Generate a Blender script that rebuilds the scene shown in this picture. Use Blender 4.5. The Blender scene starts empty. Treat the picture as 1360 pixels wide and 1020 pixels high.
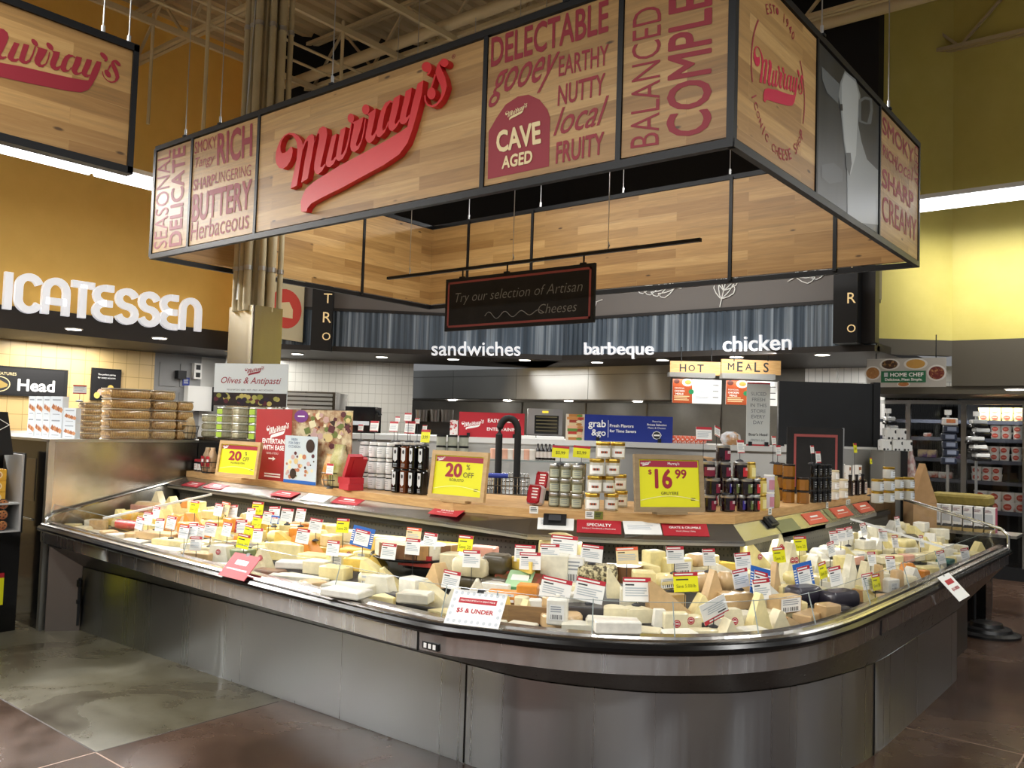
import bpy, math, random
from mathutils import Vector, Matrix
S = bpy.context.scene
COL = S.collection
random.seed(7)
# ------------------------------------------------------------------ camera
F = 1125.82
RM = ((0.77861185, -0.00668815, -0.6274702), (0.62673056, 0.05797948, 0.77707605), (0.0311832, -0.99829537, 0.04933518))
RM = Matrix(RM)
EYE = Vector((0, 0, 1.65))
cd = bpy.data.cameras.new('camera'); cam = bpy.data.objects.new('camera', cd); COL.objects.link(cam)
cd.sensor_fit = 'HORIZONTAL'; cd.sensor_width = 36; cd.lens = F / 1360 * 36; cd.clip_start = .05; cd.clip_end = 100
rt, dn, fw = RM.col[0], RM.col[1], RM.col[2]
cam.matrix_world = Matrix(((rt[0], -dn[0], -fw[0], 0), (rt[1], -dn[1], -fw[1], 0), (rt[2], -dn[2], -fw[2], 1.65), (0, 0, 0, 1)))
S.camera = cam
S.view_settings.view_transform = 'Standard'; S.view_settings.look = 'None'
S.view_settings.gamma = 1; S.view_settings.use_curve_mapping = False
S.view_settings.exposure = 0.0
# ------------------------------------------------------------------ light
W = bpy.data.worlds.new('world'); S.world = W; W.use_nodes = True
W.node_tree.nodes['Background'].inputs[0].default_value = (.97, .985, 1.0, 1)
W.node_tree.nodes['Background'].inputs[1].default_value = .22

def area(name, loc, rot, sx, sy, power, color=(1, .99, .965), spread=math.pi):
    l = bpy.data.lights.new(name, 'AREA'); l.shape = 'RECTANGLE'; l.size = sx; l.size_y = sy
    l.energy = power; l.color = color; l.spread = spread
    o = bpy.data.objects.new(name, l); COL.objects.link(o); o.location = loc; o.rotation_euler = rot
    return o
PI = math.pi
# rows of ceiling fixtures over the shop floor (out of frame, above and behind the camera)
for (x, y) in ((-8, -3), (-3.5, -3), (1.5, -3), (-8, .4), (-3.5, .4), (1.5, .4)):
    area('ceiling_light', (x, y, 4.35), (0, 0, 0), 3.6, .25, 128)
for (x, y, e) in ((2.2, 4.3, 150), (2.2, 8.6, 90)):  # unseen right-hand rows, the nearer narrowed for a streak on the steel corner
    area('ceiling_light', (x, y, 4.35), (0, 0, 0), 4.2, .22, e)
area('ceiling_light', (-4.3, 5.3, 4.35), (0, 0, 0), 3.6, .25, 95)
area('ceiling_light', (-5.2, 8.2, 4.35), (0, 0, 0), 3.6, .25, 80)  # unseen row added over the back aisle to brighten the corrugated front
# wall washing fluorescent rows (their tubes are built below)
area('wall_washer', (-9.05, 2.2, 4.1), (0, math.radians(-40), 0), .15, 9, 430, (1, .98, .94), math.radians(100))
area('wall_washer', (.2, 9.95, 4.1), (math.radians(40), 0, 0), 5.2, .15, 50, (1, .98, .94), math.radians(100))
# unseen fill lights added under the deli, kitchen and dairy soffits to brighten them
for (x, y, e) in ((-11.65, 3.0, 55), (-11.65, 5.2, 55), (-11.2, 7.6, 28), (-9.6, 8.6, 18), (-8.2, 10.5, 16), (-5.2, 10.9, 22), (-3.4, 11.2, 26), (-0.6, 11.3, 8)):
    area('soffit_fill', (x, y, 2.58 if x < -1 else 2.16), (0, 0, 0), 1.2, 1.2 if x < -11 else .3, e, (1, .97, .92))
# ------------------------------------------------------------------ pixel -> place
def ray(px, py): return RM @ Vector((px - 680, py - 510, F))
def onz(px, py, z): d = ray(px, py); return EYE + d * ((z - 1.65) / d.z)
def onx(px, py, x): d = ray(px, py); return EYE + d * (x / d.x)
def ony(px, py, y): d = ray(px, py); return EYE + d * (y / d.y)
def onp(px, py, p, n):
    d = ray(px, py); p = Vector(p); n = Vector(n); return EYE + d * ((p - EYE).dot(n) / d.dot(n))
def proj(p):
    q = RM.transposed() @ (Vector(p) - EYE); return 680 + F * q.x / q.z, 510 + F * q.y / q.z
FACE = Vector((.62682, -.7776, 0)).normalized()     # towards the camera, level
FRONTAL = Vector((.7791, .6269, 0)).normalized()    # to the right, level
def ond(px, py, depth):                                # on a vertical plane facing the camera
    return onp(px, py, -FACE * depth, FACE)
# ------------------------------------------------------------------ materials
def lin(c):
    if isinstance(c, str):
        c = [int(c[i:i + 2], 16) / 255 for i in (0, 2, 4)]
    return tuple((x / 12.92 if x <= .04045 else ((x + .055) / 1.055) ** 2.4) for x in c) + (1,)
MATS = {}
def M(name, col='888888', rough=.5, metal=0, spec=.5, coat=0, emit=0, ecol=None, alpha=1, trans=0):
    if name in MATS: return MATS[name]
    m = bpy.data.materials.new(name); m.use_nodes = True
    b = m.node_tree.nodes['Principled BSDF']; i = b.inputs
    i['Base Color'].default_value = lin(col); i['Roughness'].default_value = rough; i['Metallic'].default_value = metal
    i['Specular IOR Level'].default_value = spec; i['Coat Weight'].default_value = coat; i['Coat Roughness'].default_value = .08
    if emit: i['Emission Color'].default_value = lin(ecol or col); i['Emission Strength'].default_value = emit
    i['Transmission Weight'].default_value = trans
    MATS[name] = m; return m
def nodes(m): return m.node_tree.nodes, m.node_tree.links, m.node_tree.nodes['Principled BSDF']
def objco(N, L, scale=(1, 1, 1), rot=(0, 0, 0)):
    t = N.new('ShaderNodeTexCoord'); mp = N.new('ShaderNodeMapping'); mp.inputs['Scale'].default_value = scale
    mp.inputs['Rotation'].default_value = rot
    L.new(t.outputs['Object'], mp.inputs[0]); return mp.outputs[0]
def ramp(N, L, src, stops):
    r = N.new('ShaderNodeValToRGB'); e = r.color_ramp.elements
    while len(e) < len(stops): e.new(.5)
    for k, (p, c) in enumerate(stops): e[k].position = p; e[k].color = lin(c) if not isinstance(c, (int, float)) else (c, c, c, 1)
    L.new(src, r.inputs[0]); return r.outputs[0]
def noise(N, L, co, scale, detail=4, rough=.6, dist=0):
    n = N.new('ShaderNodeTexNoise'); n.inputs['Scale'].default_value = scale; n.inputs['Detail'].default_value = detail
    n.inputs['Roughness'].default_value = rough; n.inputs['Distortion'].default_value = dist
    L.new(co, n.inputs['Vector']); return n.outputs['Fac']
def mix(N, L, f, a, b, mode='MIX'):
    x = N.new('ShaderNodeMix'); x.data_type = 'RGBA'; x.blend_type = mode
    if isinstance(f, (int, float)): x.inputs[0].default_value = f
    else: L.new(f, x.inputs[0])
    for v, k in ((a, 6), (b, 7)):
        if isinstance(v, (tuple, str)): x.inputs[k].default_value = lin(v) if isinstance(v, str) else v
        else: L.new(v, x.inputs[k])
    return x.outputs[2]
def bump(N, L, b, h, strength=.2, dist=.01):
    n = N.new('ShaderNodeBump'); n.inputs['Strength'].default_value = strength; n.inputs['Distance'].default_value = dist
    L.new(h, n.inputs['Height']); L.new(n.outputs[0], b.inputs['Normal'])
def grain(name, c1, c2, scale=30, rough=.5, stops=(.3, .7), stretch=(1, 1, 1), coat=0, bmp=0, spec=.5, metal=0):
    """base colour wandering between two colours of the thing itself"""
    if name in MATS: return MATS[name]
    m = M(name, c1, rough, metal, spec, coat); N, L, b = nodes(m)
    f = noise(N, L, objco(N, L, stretch), scale)
    L.new(ramp(N, L, f, ((stops[0], c1), (stops[1], c2))), b.inputs['Base Color'])
    if bmp: bump(N, L, b, f, bmp)
    return m
ROT = .25
def steel(name, c='b9b4ab', rough=.26, vert=True, k=90, streak=.03):
    """brushed sheet: fine grooves along the sheet, slow waviness across it"""
    m = M(name, c, rough, 1); N, L, b = nodes(m)
    f = noise(N, L, objco(N, L, (2, 2, 260) if vert else (1.2, 1.2, 200)), 1, 2, .6)
    f2 = noise(N, L, objco(N, L, (1.1, 1.1, .06) if vert else (1, 1, 4)), 1, 2, .5)
    f3 = noise(N, L, objco(N, L, (k * .5, k * .5, .05)), 1, 2, .5)
    L.new(ramp(N, L, f3, ((.3, max(rough - streak, .05)), (.75, rough + streak))), b.inputs['Roughness'])
    n2 = N.new('ShaderNodeBump'); n2.inputs['Strength'].default_value = .45; n2.inputs['Distance'].default_value = .03; L.new(f2, n2.inputs['Height'])
    L.new(n2.outputs[0], b.inputs['Normal'])
    if vert:
        tg = N.new('ShaderNodeTangent'); tg.direction_type = 'RADIAL'; tg.axis = 'Z'; L.new(tg.outputs[0], b.inputs['Tangent'])
        b.inputs['Anisotropic'].default_value = .93; b.inputs['Anisotropic Rotation'].default_value = ROT
    return m
def glassmat(name, tint='ffffff', mixf=.1, rough=.03):
    m = bpy.data.materials.new(name); m.use_nodes = True; N, L = m.node_tree.nodes, m.node_tree.links
    N.clear(); o = N.new('ShaderNodeOutputMaterial'); t = N.new('ShaderNodeBsdfTransparent'); g = N.new('ShaderNodeBsdfGlossy')
    t.inputs[0].default_value = lin(tint); g.inputs['Roughness'].default_value = rough; g.inputs[0].default_value = (1, 1, 1, 1)
    fr = N.new('ShaderNodeFresnel'); fr.inputs[0].default_value = 1.45
    ad = N.new('ShaderNodeMath'); ad.operation = 'MULTIPLY_ADD'; ad.inputs[1].default_value = .8; ad.inputs[2].default_value = mixf * .2
    L.new(fr.outputs[0], ad.inputs[0]); x = N.new('ShaderNodeMixShader'); L.new(ad.outputs[0], x.inputs[0])
    L.new(t.outputs[0], x.inputs[1]); L.new(g.outputs[0], x.inputs[2]); L.new(x.outputs[0], o.inputs[0])
    MATS[name] = m; return m
def woodplank(name, base=('a37d48', 'c8a368', 'b8945c', 'd1af76'), w=1.1, h=.085, rough=.45, dark='6e4f30'):
    m = M(name, base[0], rough); N, L, b = nodes(m)
    t = N.new('ShaderNodeTexCoord'); sp = N.new('ShaderNodeSeparateXYZ'); L.new(t.outputs['Object'], sp.inputs[0])
    ad = N.new('ShaderNodeMath'); ad.operation = 'ADD'; L.new(sp.outputs[0], ad.inputs[0]); L.new(sp.outputs[1], ad.inputs[1])
    cb = N.new('ShaderNodeCombineXYZ'); L.new(ad.outputs[0], cb.inputs[0]); L.new(sp.outputs[2], cb.inputs[1])
    br = N.new('ShaderNodeTexBrick'); br.inputs['Scale'].default_value = 1; br.inputs['Brick Width'].default_value = w
    br.inputs['Row Height'].default_value = h; br.inputs['Mortar Size'].default_value = .0016; br.offset = .37; br.inputs['Bias'].default_value = 0
    br.inputs['Color1'].default_value = (0, 0, 0, 1); br.inputs['Color2'].default_value = (1, 1, 1, 1); br.inputs['Mortar'].default_value = (.4, .4, .4, 1)
    L.new(cb.outputs[0], br.inputs['Vector'])
    mp = N.new('ShaderNodeMapping'); mp.inputs['Scale'].default_value = (1.6, 26, 1); L.new(cb.outputs[0], mp.inputs[0])
    ofs = N.new('ShaderNodeVectorMath'); ofs.operation = 'ADD'; L.new(mp.outputs[0], ofs.inputs[0])
    sc = N.new('ShaderNodeVectorMath'); sc.operation = 'SCALE'; sc.inputs['Scale'].default_value = 37; L.new(br.outputs['Color'], sc.inputs[0]); L.new(sc.outputs[0], ofs.inputs[1])
    f = noise(N, L, ofs.outputs[0], 1.3, 6, .62, .8)
    colr = ramp(N, L, br.outputs['Color'], ((0, base[0]), (.35, base[2]), (.7, base[1]), (1, base[3])))
    gr = ramp(N, L, f, ((.3, dark), (.5, 'c9a878'), (.8, 'ffffff')))
    c = mix(N, L, .42, colr, gr, 'MULTIPLY')
    mp2 = N.new('ShaderNodeMapping'); mp2.inputs['Scale'].default_value = (3, 9, 1); L.new(cb.outputs[0], mp2.inputs[0])
    v = N.new('ShaderNodeTexVoronoi'); v.inputs['Scale'].default_value = 1; L.new(mp2.outputs[0], v.inputs['Vector'])
    kn = ramp(N, L, v.outputs['Distance'], ((.05, '4a3018'), (.1, 'ffffff')))
    c = mix(N, L, .8, c, kn, 'MULTIPLY')
    L.new(c, b.inputs['Base Color']); return m

WOOD = woodplank('oak_plank_laminate')
BLACK = M('black_satin_metal', '121315', .45, 0, .35)
BLACKG = M('black_gloss', '0b0b0c', .12, 0, .6)
MATTEB = M('matte_black', '131314', .8)
CHALK = grain('chalkboard_black', '101011', '1d1d1e', 6, .8)
RED = M('sign_red', 'b01c2a', .6)
REDP = M('printed_red', '93202f', .55)
PINKP = M('glossy_printed_red', 'c6324f', .3)
RED3 = M('raised_letter_red', 'd3282d', .38)
WHITE = M('white_print', 'f4f4f0', .5)
PAPER = M('white_card', 'eeeeea', .55)
GREY = M('grey_print', '9aa0a6', .6)
LGREY = M('light_grey_print', 'c3c8cc', .6)
INK = M('dark_print', '26272b', .6)
YEL = M('yellow_card', 'e6e312', .5)
BLUE = M('blue_card', '1f62b8', .5)
NAVY = M('navy_sign', '102a86', .45)
CREAM = M('cream_print', 'ecd7a4', .5)
STEELV = steel('brushed_steel_base', 'b7babd', .3)
STEELB = steel('brushed_steel_band', 'd6d8da', .26, True, 60)
STEELD = steel('dark_brushed_steel', '6d6862', .3)
STEELH = steel('hood_steel', 'b5b6b4', .33, True, 40)
STEELP = grain('worn_steel_panel', '8f8c86', 'c9c6bf', 2.2, .27, (.3, .7), metal=1, bmp=.25)
CHROME = M('chrome', 'd6d6d4', .15, 1)
ALU = M('aluminium', 'b9b9b6', .35, 1)
GLASS = glassmat('clear_glass')
OAKB = grain('oak_shelf', 'b88d58', 'd2ab74', 6, .45, (.3, .7), (1.5, 1.5, 14))
KRAFT = grain('kraft_cardboard', 'a98458', 'bd9668', 8, .8)
GOLD = M('gold_lid', 'c9a545', .28, .9)
SILV = M('silver_lid', 'c8c8c6', .3, .9)
LAMP = M('lamp_white', 'ffffff', .5, 0, .5, 0, 9, 'fff6e6')
TUBE = M('fluorescent_tube', 'ffffff', .5, 0, .5, 0, 5.5, 'f4f6ff')
WHPAINT = M('white_enamel', 'e4e4e0', .4)
# ------------------------------------------------------------------ mesh building
class MB:
    def __init__(s): s.v = []; s.f = []; s.m = []; s.mats = []; s.sm = []
    def mi(s, m):
        if m not in s.mats: s.mats.append(m)
        return s.mats.index(m)
    def add(s, vs, fs, m, smooth=False):
        b = len(s.v); k = s.mi(m); s.v += [tuple(v) for v in vs]
        for f in fs: s.f.append([b + i for i in f]); s.m.append(k); s.sm.append(smooth)
    def quad(s, a, b, c, d, m): s.add((a, b, c, d), ((0, 1, 2, 3),), m)
    def hexa(s, p, m):  # p: 4 bottom (ccw), 4 top
        s.add(p, ((3, 2, 1, 0), (4, 5, 6, 7), (0, 1, 5, 4), (1, 2, 6, 5), (2, 3, 7, 6), (3, 0, 4, 7)), m)
    def box(s, x0, x1, y0, y1, z0, z1, m):
        s.hexa(((x0, y0, z0), (x1, y0, z0), (x1, y1, z0), (x0, y1, z0), (x0, y0, z1), (x1, y0, z1), (x1, y1, z1), (x0, y1, z1)), m)
    def cbox(s, c, d, m, rot=None):  # centre, dims, optional matrix
        c = Vector(c); ps = []
        for z in (-1, 1):
            for x, y in ((-1, -1), (1, -1), (1, 1), (-1, 1)):
                q = Vector((x * d[0] / 2, y * d[1] / 2, z * d[2] / 2)); ps.append(c + (rot @ q if rot else q))
        s.hexa(ps, m)
    def rbox(s, w, d, h, r, m, z0=0, seg=3, cx=0, cy=0, puff=0):  # rounded upright box, softened top and bottom
        def ring(ins, z):
            o = []
            for (sx, sy, a0) in ((1, 1, 0), (-1, 1, 90), (-1, -1, 180), (1, -1, 270)):
                for k in range(seg + 1):
                    a = math.radians(a0 + 90 * k / seg); rr = max(r - ins * .6, .0005)
                    o.append((cx + sx * (w / 2 - r) + math.cos(a) * (rr if 1 else 0) - sx * ins * .4, cy + sy * (d / 2 - r) + math.sin(a) * rr - sy * ins * .4, z))
            return o
        e = min(r, h * .3); rs = [ring(e * .6, z0), ring(0, z0 + e * .7), ring(-puff, z0 + h / 2), ring(0, z0 + h - e * .7), ring(e * .6, z0 + h)]
        n = len(rs[0]); vs = sum(rs, []); fs = [tuple(range(n - 1, -1, -1)), tuple(range(4 * n, 5 * n))]
        for k in range(4):
            for i in range(n): j = (i + 1) % n; fs.append((k * n + i, k * n + j, (k + 1) * n + j, (k + 1) * n + i))
        s.add(vs, fs, m, True)
    def prism(s, poly, z0, z1, m, chamf=0, smooth=False):  # poly ccw in xy
        n = len(poly); cx = sum(p[0] for p in poly) / n; cy = sum(p[1] for p in poly) / n
        def rg(k, z): return [(cx + (x - cx) * k, cy + (y - cy) * k, z) for x, y in poly]
        if chamf:
            k = 1 - chamf / max(max(abs(p[0] - cx) for p in poly), .001)
            rs = [rg(k, z0), rg(1, z0 + chamf), rg(1, z1 - chamf), rg(k, z1)]
        else: rs = [rg(1, z0), rg(1, z1)]
        vs = sum(rs, []); fs = [tuple(range(n - 1, -1, -1)), tuple(range((len(rs) - 1) * n, len(rs) * n))]
        for q in range(len(rs) - 1):
            for i in range(n): j = (i + 1) % n; fs.append((q * n + i, q * n + j, (q + 1) * n + j, (q + 1) * n + i))
        s.add(vs, fs, m, smooth)
    def lathe(s, prof, m, c=(0, 0, 0), n=20, sx=1, sy=1, smooth=True):
        vs = []; fs = []
        for r, z in prof:
            for k in range(n):
                a = 2 * PI * k / n; vs.append((c[0] + r * sx * math.cos(a), c[1] + r * sy * math.sin(a), c[2] + z))
        for q in range(len(prof) - 1):
            for i in range(n): j = (i + 1) % n; fs.append((q * n + i, q * n + j, (q + 1) * n + j, (q + 1) * n + i))
        fs.append(tuple(range(n - 1, -1, -1))); fs.append(tuple(range((len(prof) - 1) * n, len(prof) * n)))
        s.add(vs, fs, m, smooth)
    def tube(s, pts, r, m, n=8):
        pts = [Vector(p) for p in pts]; vs = []; fs = []
        for i, p in enumerate(pts):
            t = (pts[min(i + 1, len(pts) - 1)] - pts[max(i - 1, 0)]).normalized()
            u = t.cross(Vector((0, 0, 1)))
            if u.length < .05: u = t.cross(Vector((1, 0, 0)))
            u.normalize(); w = t.cross(u)
            for k in range(n): a = 2 * PI * k / n; vs.append(p + u * math.cos(a) * r + w * math.sin(a) * r)
        for q in range(len(pts) - 1):
            for i in range(n): j = (i + 1) % n; fs.append((q * n + i, q * n + j, (q + 1) * n + j, (q + 1) * n + i))
        fs.append(tuple(range(n - 1, -1, -1))); fs.append(tuple(range((len(pts) - 1) * n, len(pts) * n)))
        s.add(vs, fs, m, True)
    def bar(s, a, b, w, h, m, up=(0, 0, 1)):
        a = Vector(a); b = Vector(b); t = (b - a).normalized(); u = t.cross(Vector(up))
        if u.length < .01: u = t.cross(Vector((1, 0, 0)))
        u = u.normalized() * w / 2; v = u.cross(t).normalized() * h / 2
        s.hexa((a - u - v, a + u - v, b + u - v, b - u - v, a - u + v, a + u + v, b + u + v, b - u + v), m)
    def sweep(s, path, prof, m, closed_prof=False, smooth=False):
        """path: list of (pos xy, outward normal xy); prof: (outward, z) points"""
        vs = []; fs = []; n = len(prof)
        for (p, nn) in path:
            for (o, z) in prof: vs.append((p[0] + nn[0] * o, p[1] + nn[1] * o, z))
        for q in range(len(path) - 1):
            for i in range(n if closed_prof else n - 1):
                j = (i + 1) % n; fs.append((q * n + i, (q + 1) * n + i, (q + 1) * n + j, q * n + j))
        if closed_prof: fs.append(tuple(range(n))); fs.append(tuple(range(len(vs) - 1, len(vs) - 1 - n, -1)))
        s.add(vs, fs, m, smooth)
    def poly(s, pts, m): s.add(pts, (tuple(range(len(pts))),), m)
    def plate(s, O, U, V, w, h, t, m):  # centred plate with thickness t behind the face, local frame
        Nn = U.cross(V); a = O - U * w / 2 - V * h / 2
        q = [a, a + U * w, a + U * w + V * h, a + V * h]
        s.hexa([p - Nn * t for p in q] + q, m)
    def xform(s, mat):
        s.v = [tuple(mat @ Vector(v)) for v in s.v]; return s
    def mesh(s, name):
        me = bpy.data.meshes.new(name); me.from_pydata(s.v, [], s.f); 
        for m in s.mats: me.materials.append(m)
        me.polygons.foreach_set('material_index', s.m); me.polygons.foreach_set('use_smooth', s.sm)
        me.update(); return me
def obj(name, mb, parent=None, world=False, label=None, sharp=False):
    if parent is not None and world: mb.xform(parent.matrix_basis.inverted())
    me = mb.mesh(name); o = bpy.data.objects.new(name, me); COL.objects.link(o)
    if sharp or any(mb.sm):
        try: me.set_sharp_from_angle(angle=math.radians(40))
        except Exception: pass
    if parent is not None: o.parent = parent
    if label: o['label'] = label
    return o
def tag(o, label, cat, group=None, kind=None):
    if len(label.split()) > 16: print('LONG', len(label.split()), label)
    o['label'] = label; o['category'] = cat
    if group: o['group'] = group
    if kind: o['kind'] = kind
    return o
def thing(name, label, cat, loc=(0, 0, 0), rotz=0, group=None):
    o = bpy.data.objects.new(name, None); COL.objects.link(o); o.empty_display_size = .1
    o.location = loc; o.rotation_euler = (0, 0, rotz)
    o.matrix_basis = Matrix.Translation(Vector(loc)) @ Matrix.Rotation(rotz, 4, 'Z')
    return tag(o, label, cat, group)
def struct(name, mb):
    o = obj(name, mb); o['kind'] = 'structure'; return o
def solo(name, mb, label, cat, loc=(0, 0, 0), group=None, world=True):
    """a thing that is one mesh; its origin is put at loc"""
    if world: mb.xform(Matrix.Translation(-Vector(loc)))
    o = obj(name, mb); o.location = loc; return tag(o, label, cat, group)
KIDS = {}
def copy_thing(root, loc, rotz=0, label=None, group=None, scale=None):
    r = root.copy(); COL.objects.link(r)
    r.location = loc; r.rotation_euler = (0, 0, rotz)
    if label: r['label'] = label
    if group: r['group'] = group
    if scale: r.scale = scale
    for ch in list(root.children):
        c = ch.copy(); COL.objects.link(c); c.parent = r
        for g in list(ch.children):
            d = g.copy(); COL.objects.link(d); d.parent = c
    return r
# ------------------------------------------------------------------ lettering
TXT = {}
def glyphs(text, bold=0, space=1.0):
    k = (text, bold, space)
    if k in TXT: return TXT[k]
    cu = bpy.data.curves.new('t', 'FONT'); cu.body = text; cu.size = 1; cu.resolution_u = 3; cu.offset = bold; cu.space_character = space
    o = bpy.data.objects.new('t', cu); COL.objects.link(o)
    me = o.to_mesh(); vs = [(v.co.x, v.co.y) for v in me.vertices]; fs = [tuple(p.vertices) for p in me.polygons]
    o.to_mesh_clear(); bpy.data.objects.remove(o); bpy.data.curves.remove(cu)
    xs = [v[0] for v in vs]; ys = [v[1] for v in vs]; x0, x1, y0, y1 = min(xs), max(xs), min(ys), max(ys)
    TXT[k] = ([((x - x0) / (x1 - x0), (y - y0) / (y1 - y0)) for x, y in vs], fs, (x1 - x0) / (y1 - y0), (x1 - x0, y1 - y0))
    return TXT[k]
def text3(mb, text, LL, LR, UL, m, bold=0, shear=0, lift=.0015, depth=0, space=1.0):
    """text fitted to the parallelogram LL-LR-UL of 3D points, lifted off the face; heavy weights are built from overlaid strokes"""
    vs, fs, _, em = glyphs(text, bold if depth else min(bold, 0), space); LL, LR, UL = Vector(LL), Vector(LR), Vector(UL)
    U = LR - LL; V = UL - LL; n = U.cross(V).normalized(); O = LL + n * lift
    hv = bold > .004 and not depth; q = bold * .9
    for i, (dx, dy) in enumerate(((0, 0), (q, 0), (-q, 0), (0, q), (0, -q), (q * .7, q * .7), (-q * .7, q * .7), (q * .7, -q * .7), (-q * .7, -q * .7)) if hv else ((0, 0),)):
        k1 = 1 - 2 * q / em[0] if hv else 1; k2 = 1 - 2 * q / em[1] if hv else 1
        pv = [O + n * (i * .00001) + U * ((x - .5) * k1 + .5 + dx / em[0] + shear * (y - .5) * V.length / max(U.length, 1e-6)) + V * ((y - .5) * k2 + .5 + dy / em[1]) for x, y in vs]
        if not depth: mb.add(pv, fs, m)
    if not depth: return
    k = len(pv); ed = {}
    for f in fs:
        for i in range(len(f)): e = (f[i], f[(i + 1) % len(f)]); ed[e] = 1
    side = [(a, k + a, k + b, b) for (a, b) in ed if (b, a) not in ed]
    mb.add(pv + [p - n * depth for p in pv], list(fs) + side, m)
def label_text(mb, text, O, U, V, w, h, cx, cy, m, bold=0, shear=0, keep=True, lift=.001):
    """text centred at (cx, cy) of a face frame O,U,V inside a w x h box"""
    if keep:
        a = glyphs(text, min(bold, 0))[2]
        if w / h > a: w = h * a
        else: h = w / a
    c = O + U * cx + V * cy; LL = c - U * w / 2 - V * h / 2
    text3(mb, text, LL, LL + U * w, LL + V * h, m, bold, shear, lift)
def rect(mb, O, U, V, x0, x1, y0, y1, m, lift=.0008):
    n = U.cross(V).normalized() * lift
    mb.quad(O + U * x0 + V * y0 + n, O + U * x1 + V * y0 + n, O + U * x1 + V * y1 + n, O + U * x0 + V * y1 + n, m)
def disc(mb, O, U, V, cx, cy, rx, ry, m, lift=.0012, n=18):
    nn = U.cross(V).normalized() * lift
    mb.poly([O + U * (cx + rx * math.cos(2 * PI * k / n)) + V * (cy + ry * math.sin(2 * PI * k / n)) + nn for k in range(n)], m)
# script logo: strokes traced once in the face of the main sign (pixels of an 8.5x view)
def _z3(l): return [(x + 935, y - 850) for x, y in l]
def _px(l): return [((x - 350) * 8.5, (y - 160) * 8.5) for x, y in l]
def _el(cx, cy, rx, ry, n=14): return [(cx + rx * math.cos(2 * PI * k / n), cy + ry * math.sin(2 * PI * k / n)) for k in range(n)]
LOGO = [
 [(322,300),(330,340),(322,400),(300,460),(265,515),(220,545),(175,535),(145,490),(135,430),(140,360),(160,290),(190,220),(235,165),(290,138),(345,143),(395,178),(430,230),(445,283),(440,330),(375,735),(303,770),(355,520),(375,430),(382,330),(375,250),(355,205),(320,165),(280,155),(240,180),(205,230),(190,290),(192,340),(205,365),(225,370),(255,355),(290,320),(305,293)],
 [(443,283),(470,225),(505,175),(545,152),(570,175),(570,250),(545,400),(498,655),(425,703),(470,430),(500,290),(503,235),(490,228),(470,260),(445,330)],
 [(572,240),(600,160),(630,90),(670,65),(710,85),(718,150),(700,260),(650,480),(640,520),(655,530),(690,490),(700,500),(660,570),(620,605),(590,600),(570,560),(575,480),(600,350),(628,200),(628,150),(615,145),(590,190),(575,250)],
 [(772,178),(826,148),(768,425),(765,455),(780,450),(812,410),(822,425),(790,490),(745,528),(715,520),(702,490),(710,440)],
 [(868,105),(928,72),(880,345),(875,385),(890,385),(925,320),(955,200),(985,30),(998,30),(970,210),(935,350),(895,430),(850,460),(820,440),(818,400)],
 _el(985,-27,37,52), [(1000,15),(1020,15),(1070,-10),(1127,-38),(1100,80),(1045,260),(1045,285),(1060,290),(1100,230),(1125,120),(1143,-20),(1155,-20),(1140,110),(1115,220),(1075,320),(1025,358),(990,340),(978,290),(985,230),(1015,90),(1022,40),(1005,28)],
 _el(1153,-125,42,58), [(1170,-80),(1185,-78),(1270,-138),(1255,-30),(1215,160),(1225,175),(1255,140),(1282,90),(1290,105),(1250,210),(1205,256),(1170,245),(1150,200),(1155,140),(1180,20),(1190,-55),(1175,-65)],
 _z3([(525,632),(490,622),(440,650),(395,730),(360,850),(337,980),(345,1030),(378,1040),(430,985),(478,880),(470,860),(440,945),(412,965),(405,930),(425,800),(455,700),(495,645),(520,650)]),
 _z3([(535,600),(608,556),(590,690),(545,865),(548,890),(562,888),(598,840),(608,850),(560,930),(520,968),(490,960),(472,920),(480,860),(510,720)]),
 _z3([(670,520),(740,478),(725,590),(680,760),(672,810),(685,815),(715,780),(712,810),(680,870),(645,893),(612,885),(600,850),(610,790),(640,660)]),
 _z3([(805,435),(870,395),(850,560),(800,760),(745,950)]) + _px([(541,190),(530,205),(510,218.8),(455.9,248.2),(425.3,263.5),(413.5,270),(408.5,276),(407,281),(400,281),(399.4,268.2),(401.8,260),(406,251),(417.3,240.9),(449.1,221),(488.8,199.8),(515.3,185.3),(535,173)]) + _z3([(690,920),(715,800),(750,640)]),
 _z3(_el(905,245,55,58)), _z3([(955,220),(962,270),(940,320),(915,342),(905,330),(928,300),(933,270)]),
 _z3(_el(1105,197,48,48)),
 _z3([(1090,160),(1050,185),(1020,235),(1005,310),(1030,385),(1060,450),(1078,515),(1065,590),(1020,655),(965,680),(920,665),(897,620),(893,565),(880,565),(882,630),(910,680),(960,700),(1010,690),(1070,630),(1110,550),(1135,460),(1115,360),(1075,275),(1055,230),(1060,205),(1085,195)]),
 _z3(_el(960,545,48,68)), _z3([(995,325),(1012,335),(965,490),(950,490)])]
_q = [[(lambda p: (p.x, p.z))(ony(350 + x / 8.5, 160 + y / 8.5, 3.545)) for x, y in poly] for poly in LOGO]
_xs = [p[0] for l in _q for p in l]; _zs = [p[1] for l in _q for p in l]
LX0, LX1, LZ0, LZ1 = min(_xs), max(_xs), min(_zs), max(_zs)
LOGOUV = [[((x - LX0) / (LX1 - LX0), (z - LZ0) / (LZ1 - LZ0)) for x, z in l] for l in _q]
LASP = (LX1 - LX0) / (LZ1 - LZ0)
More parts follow.
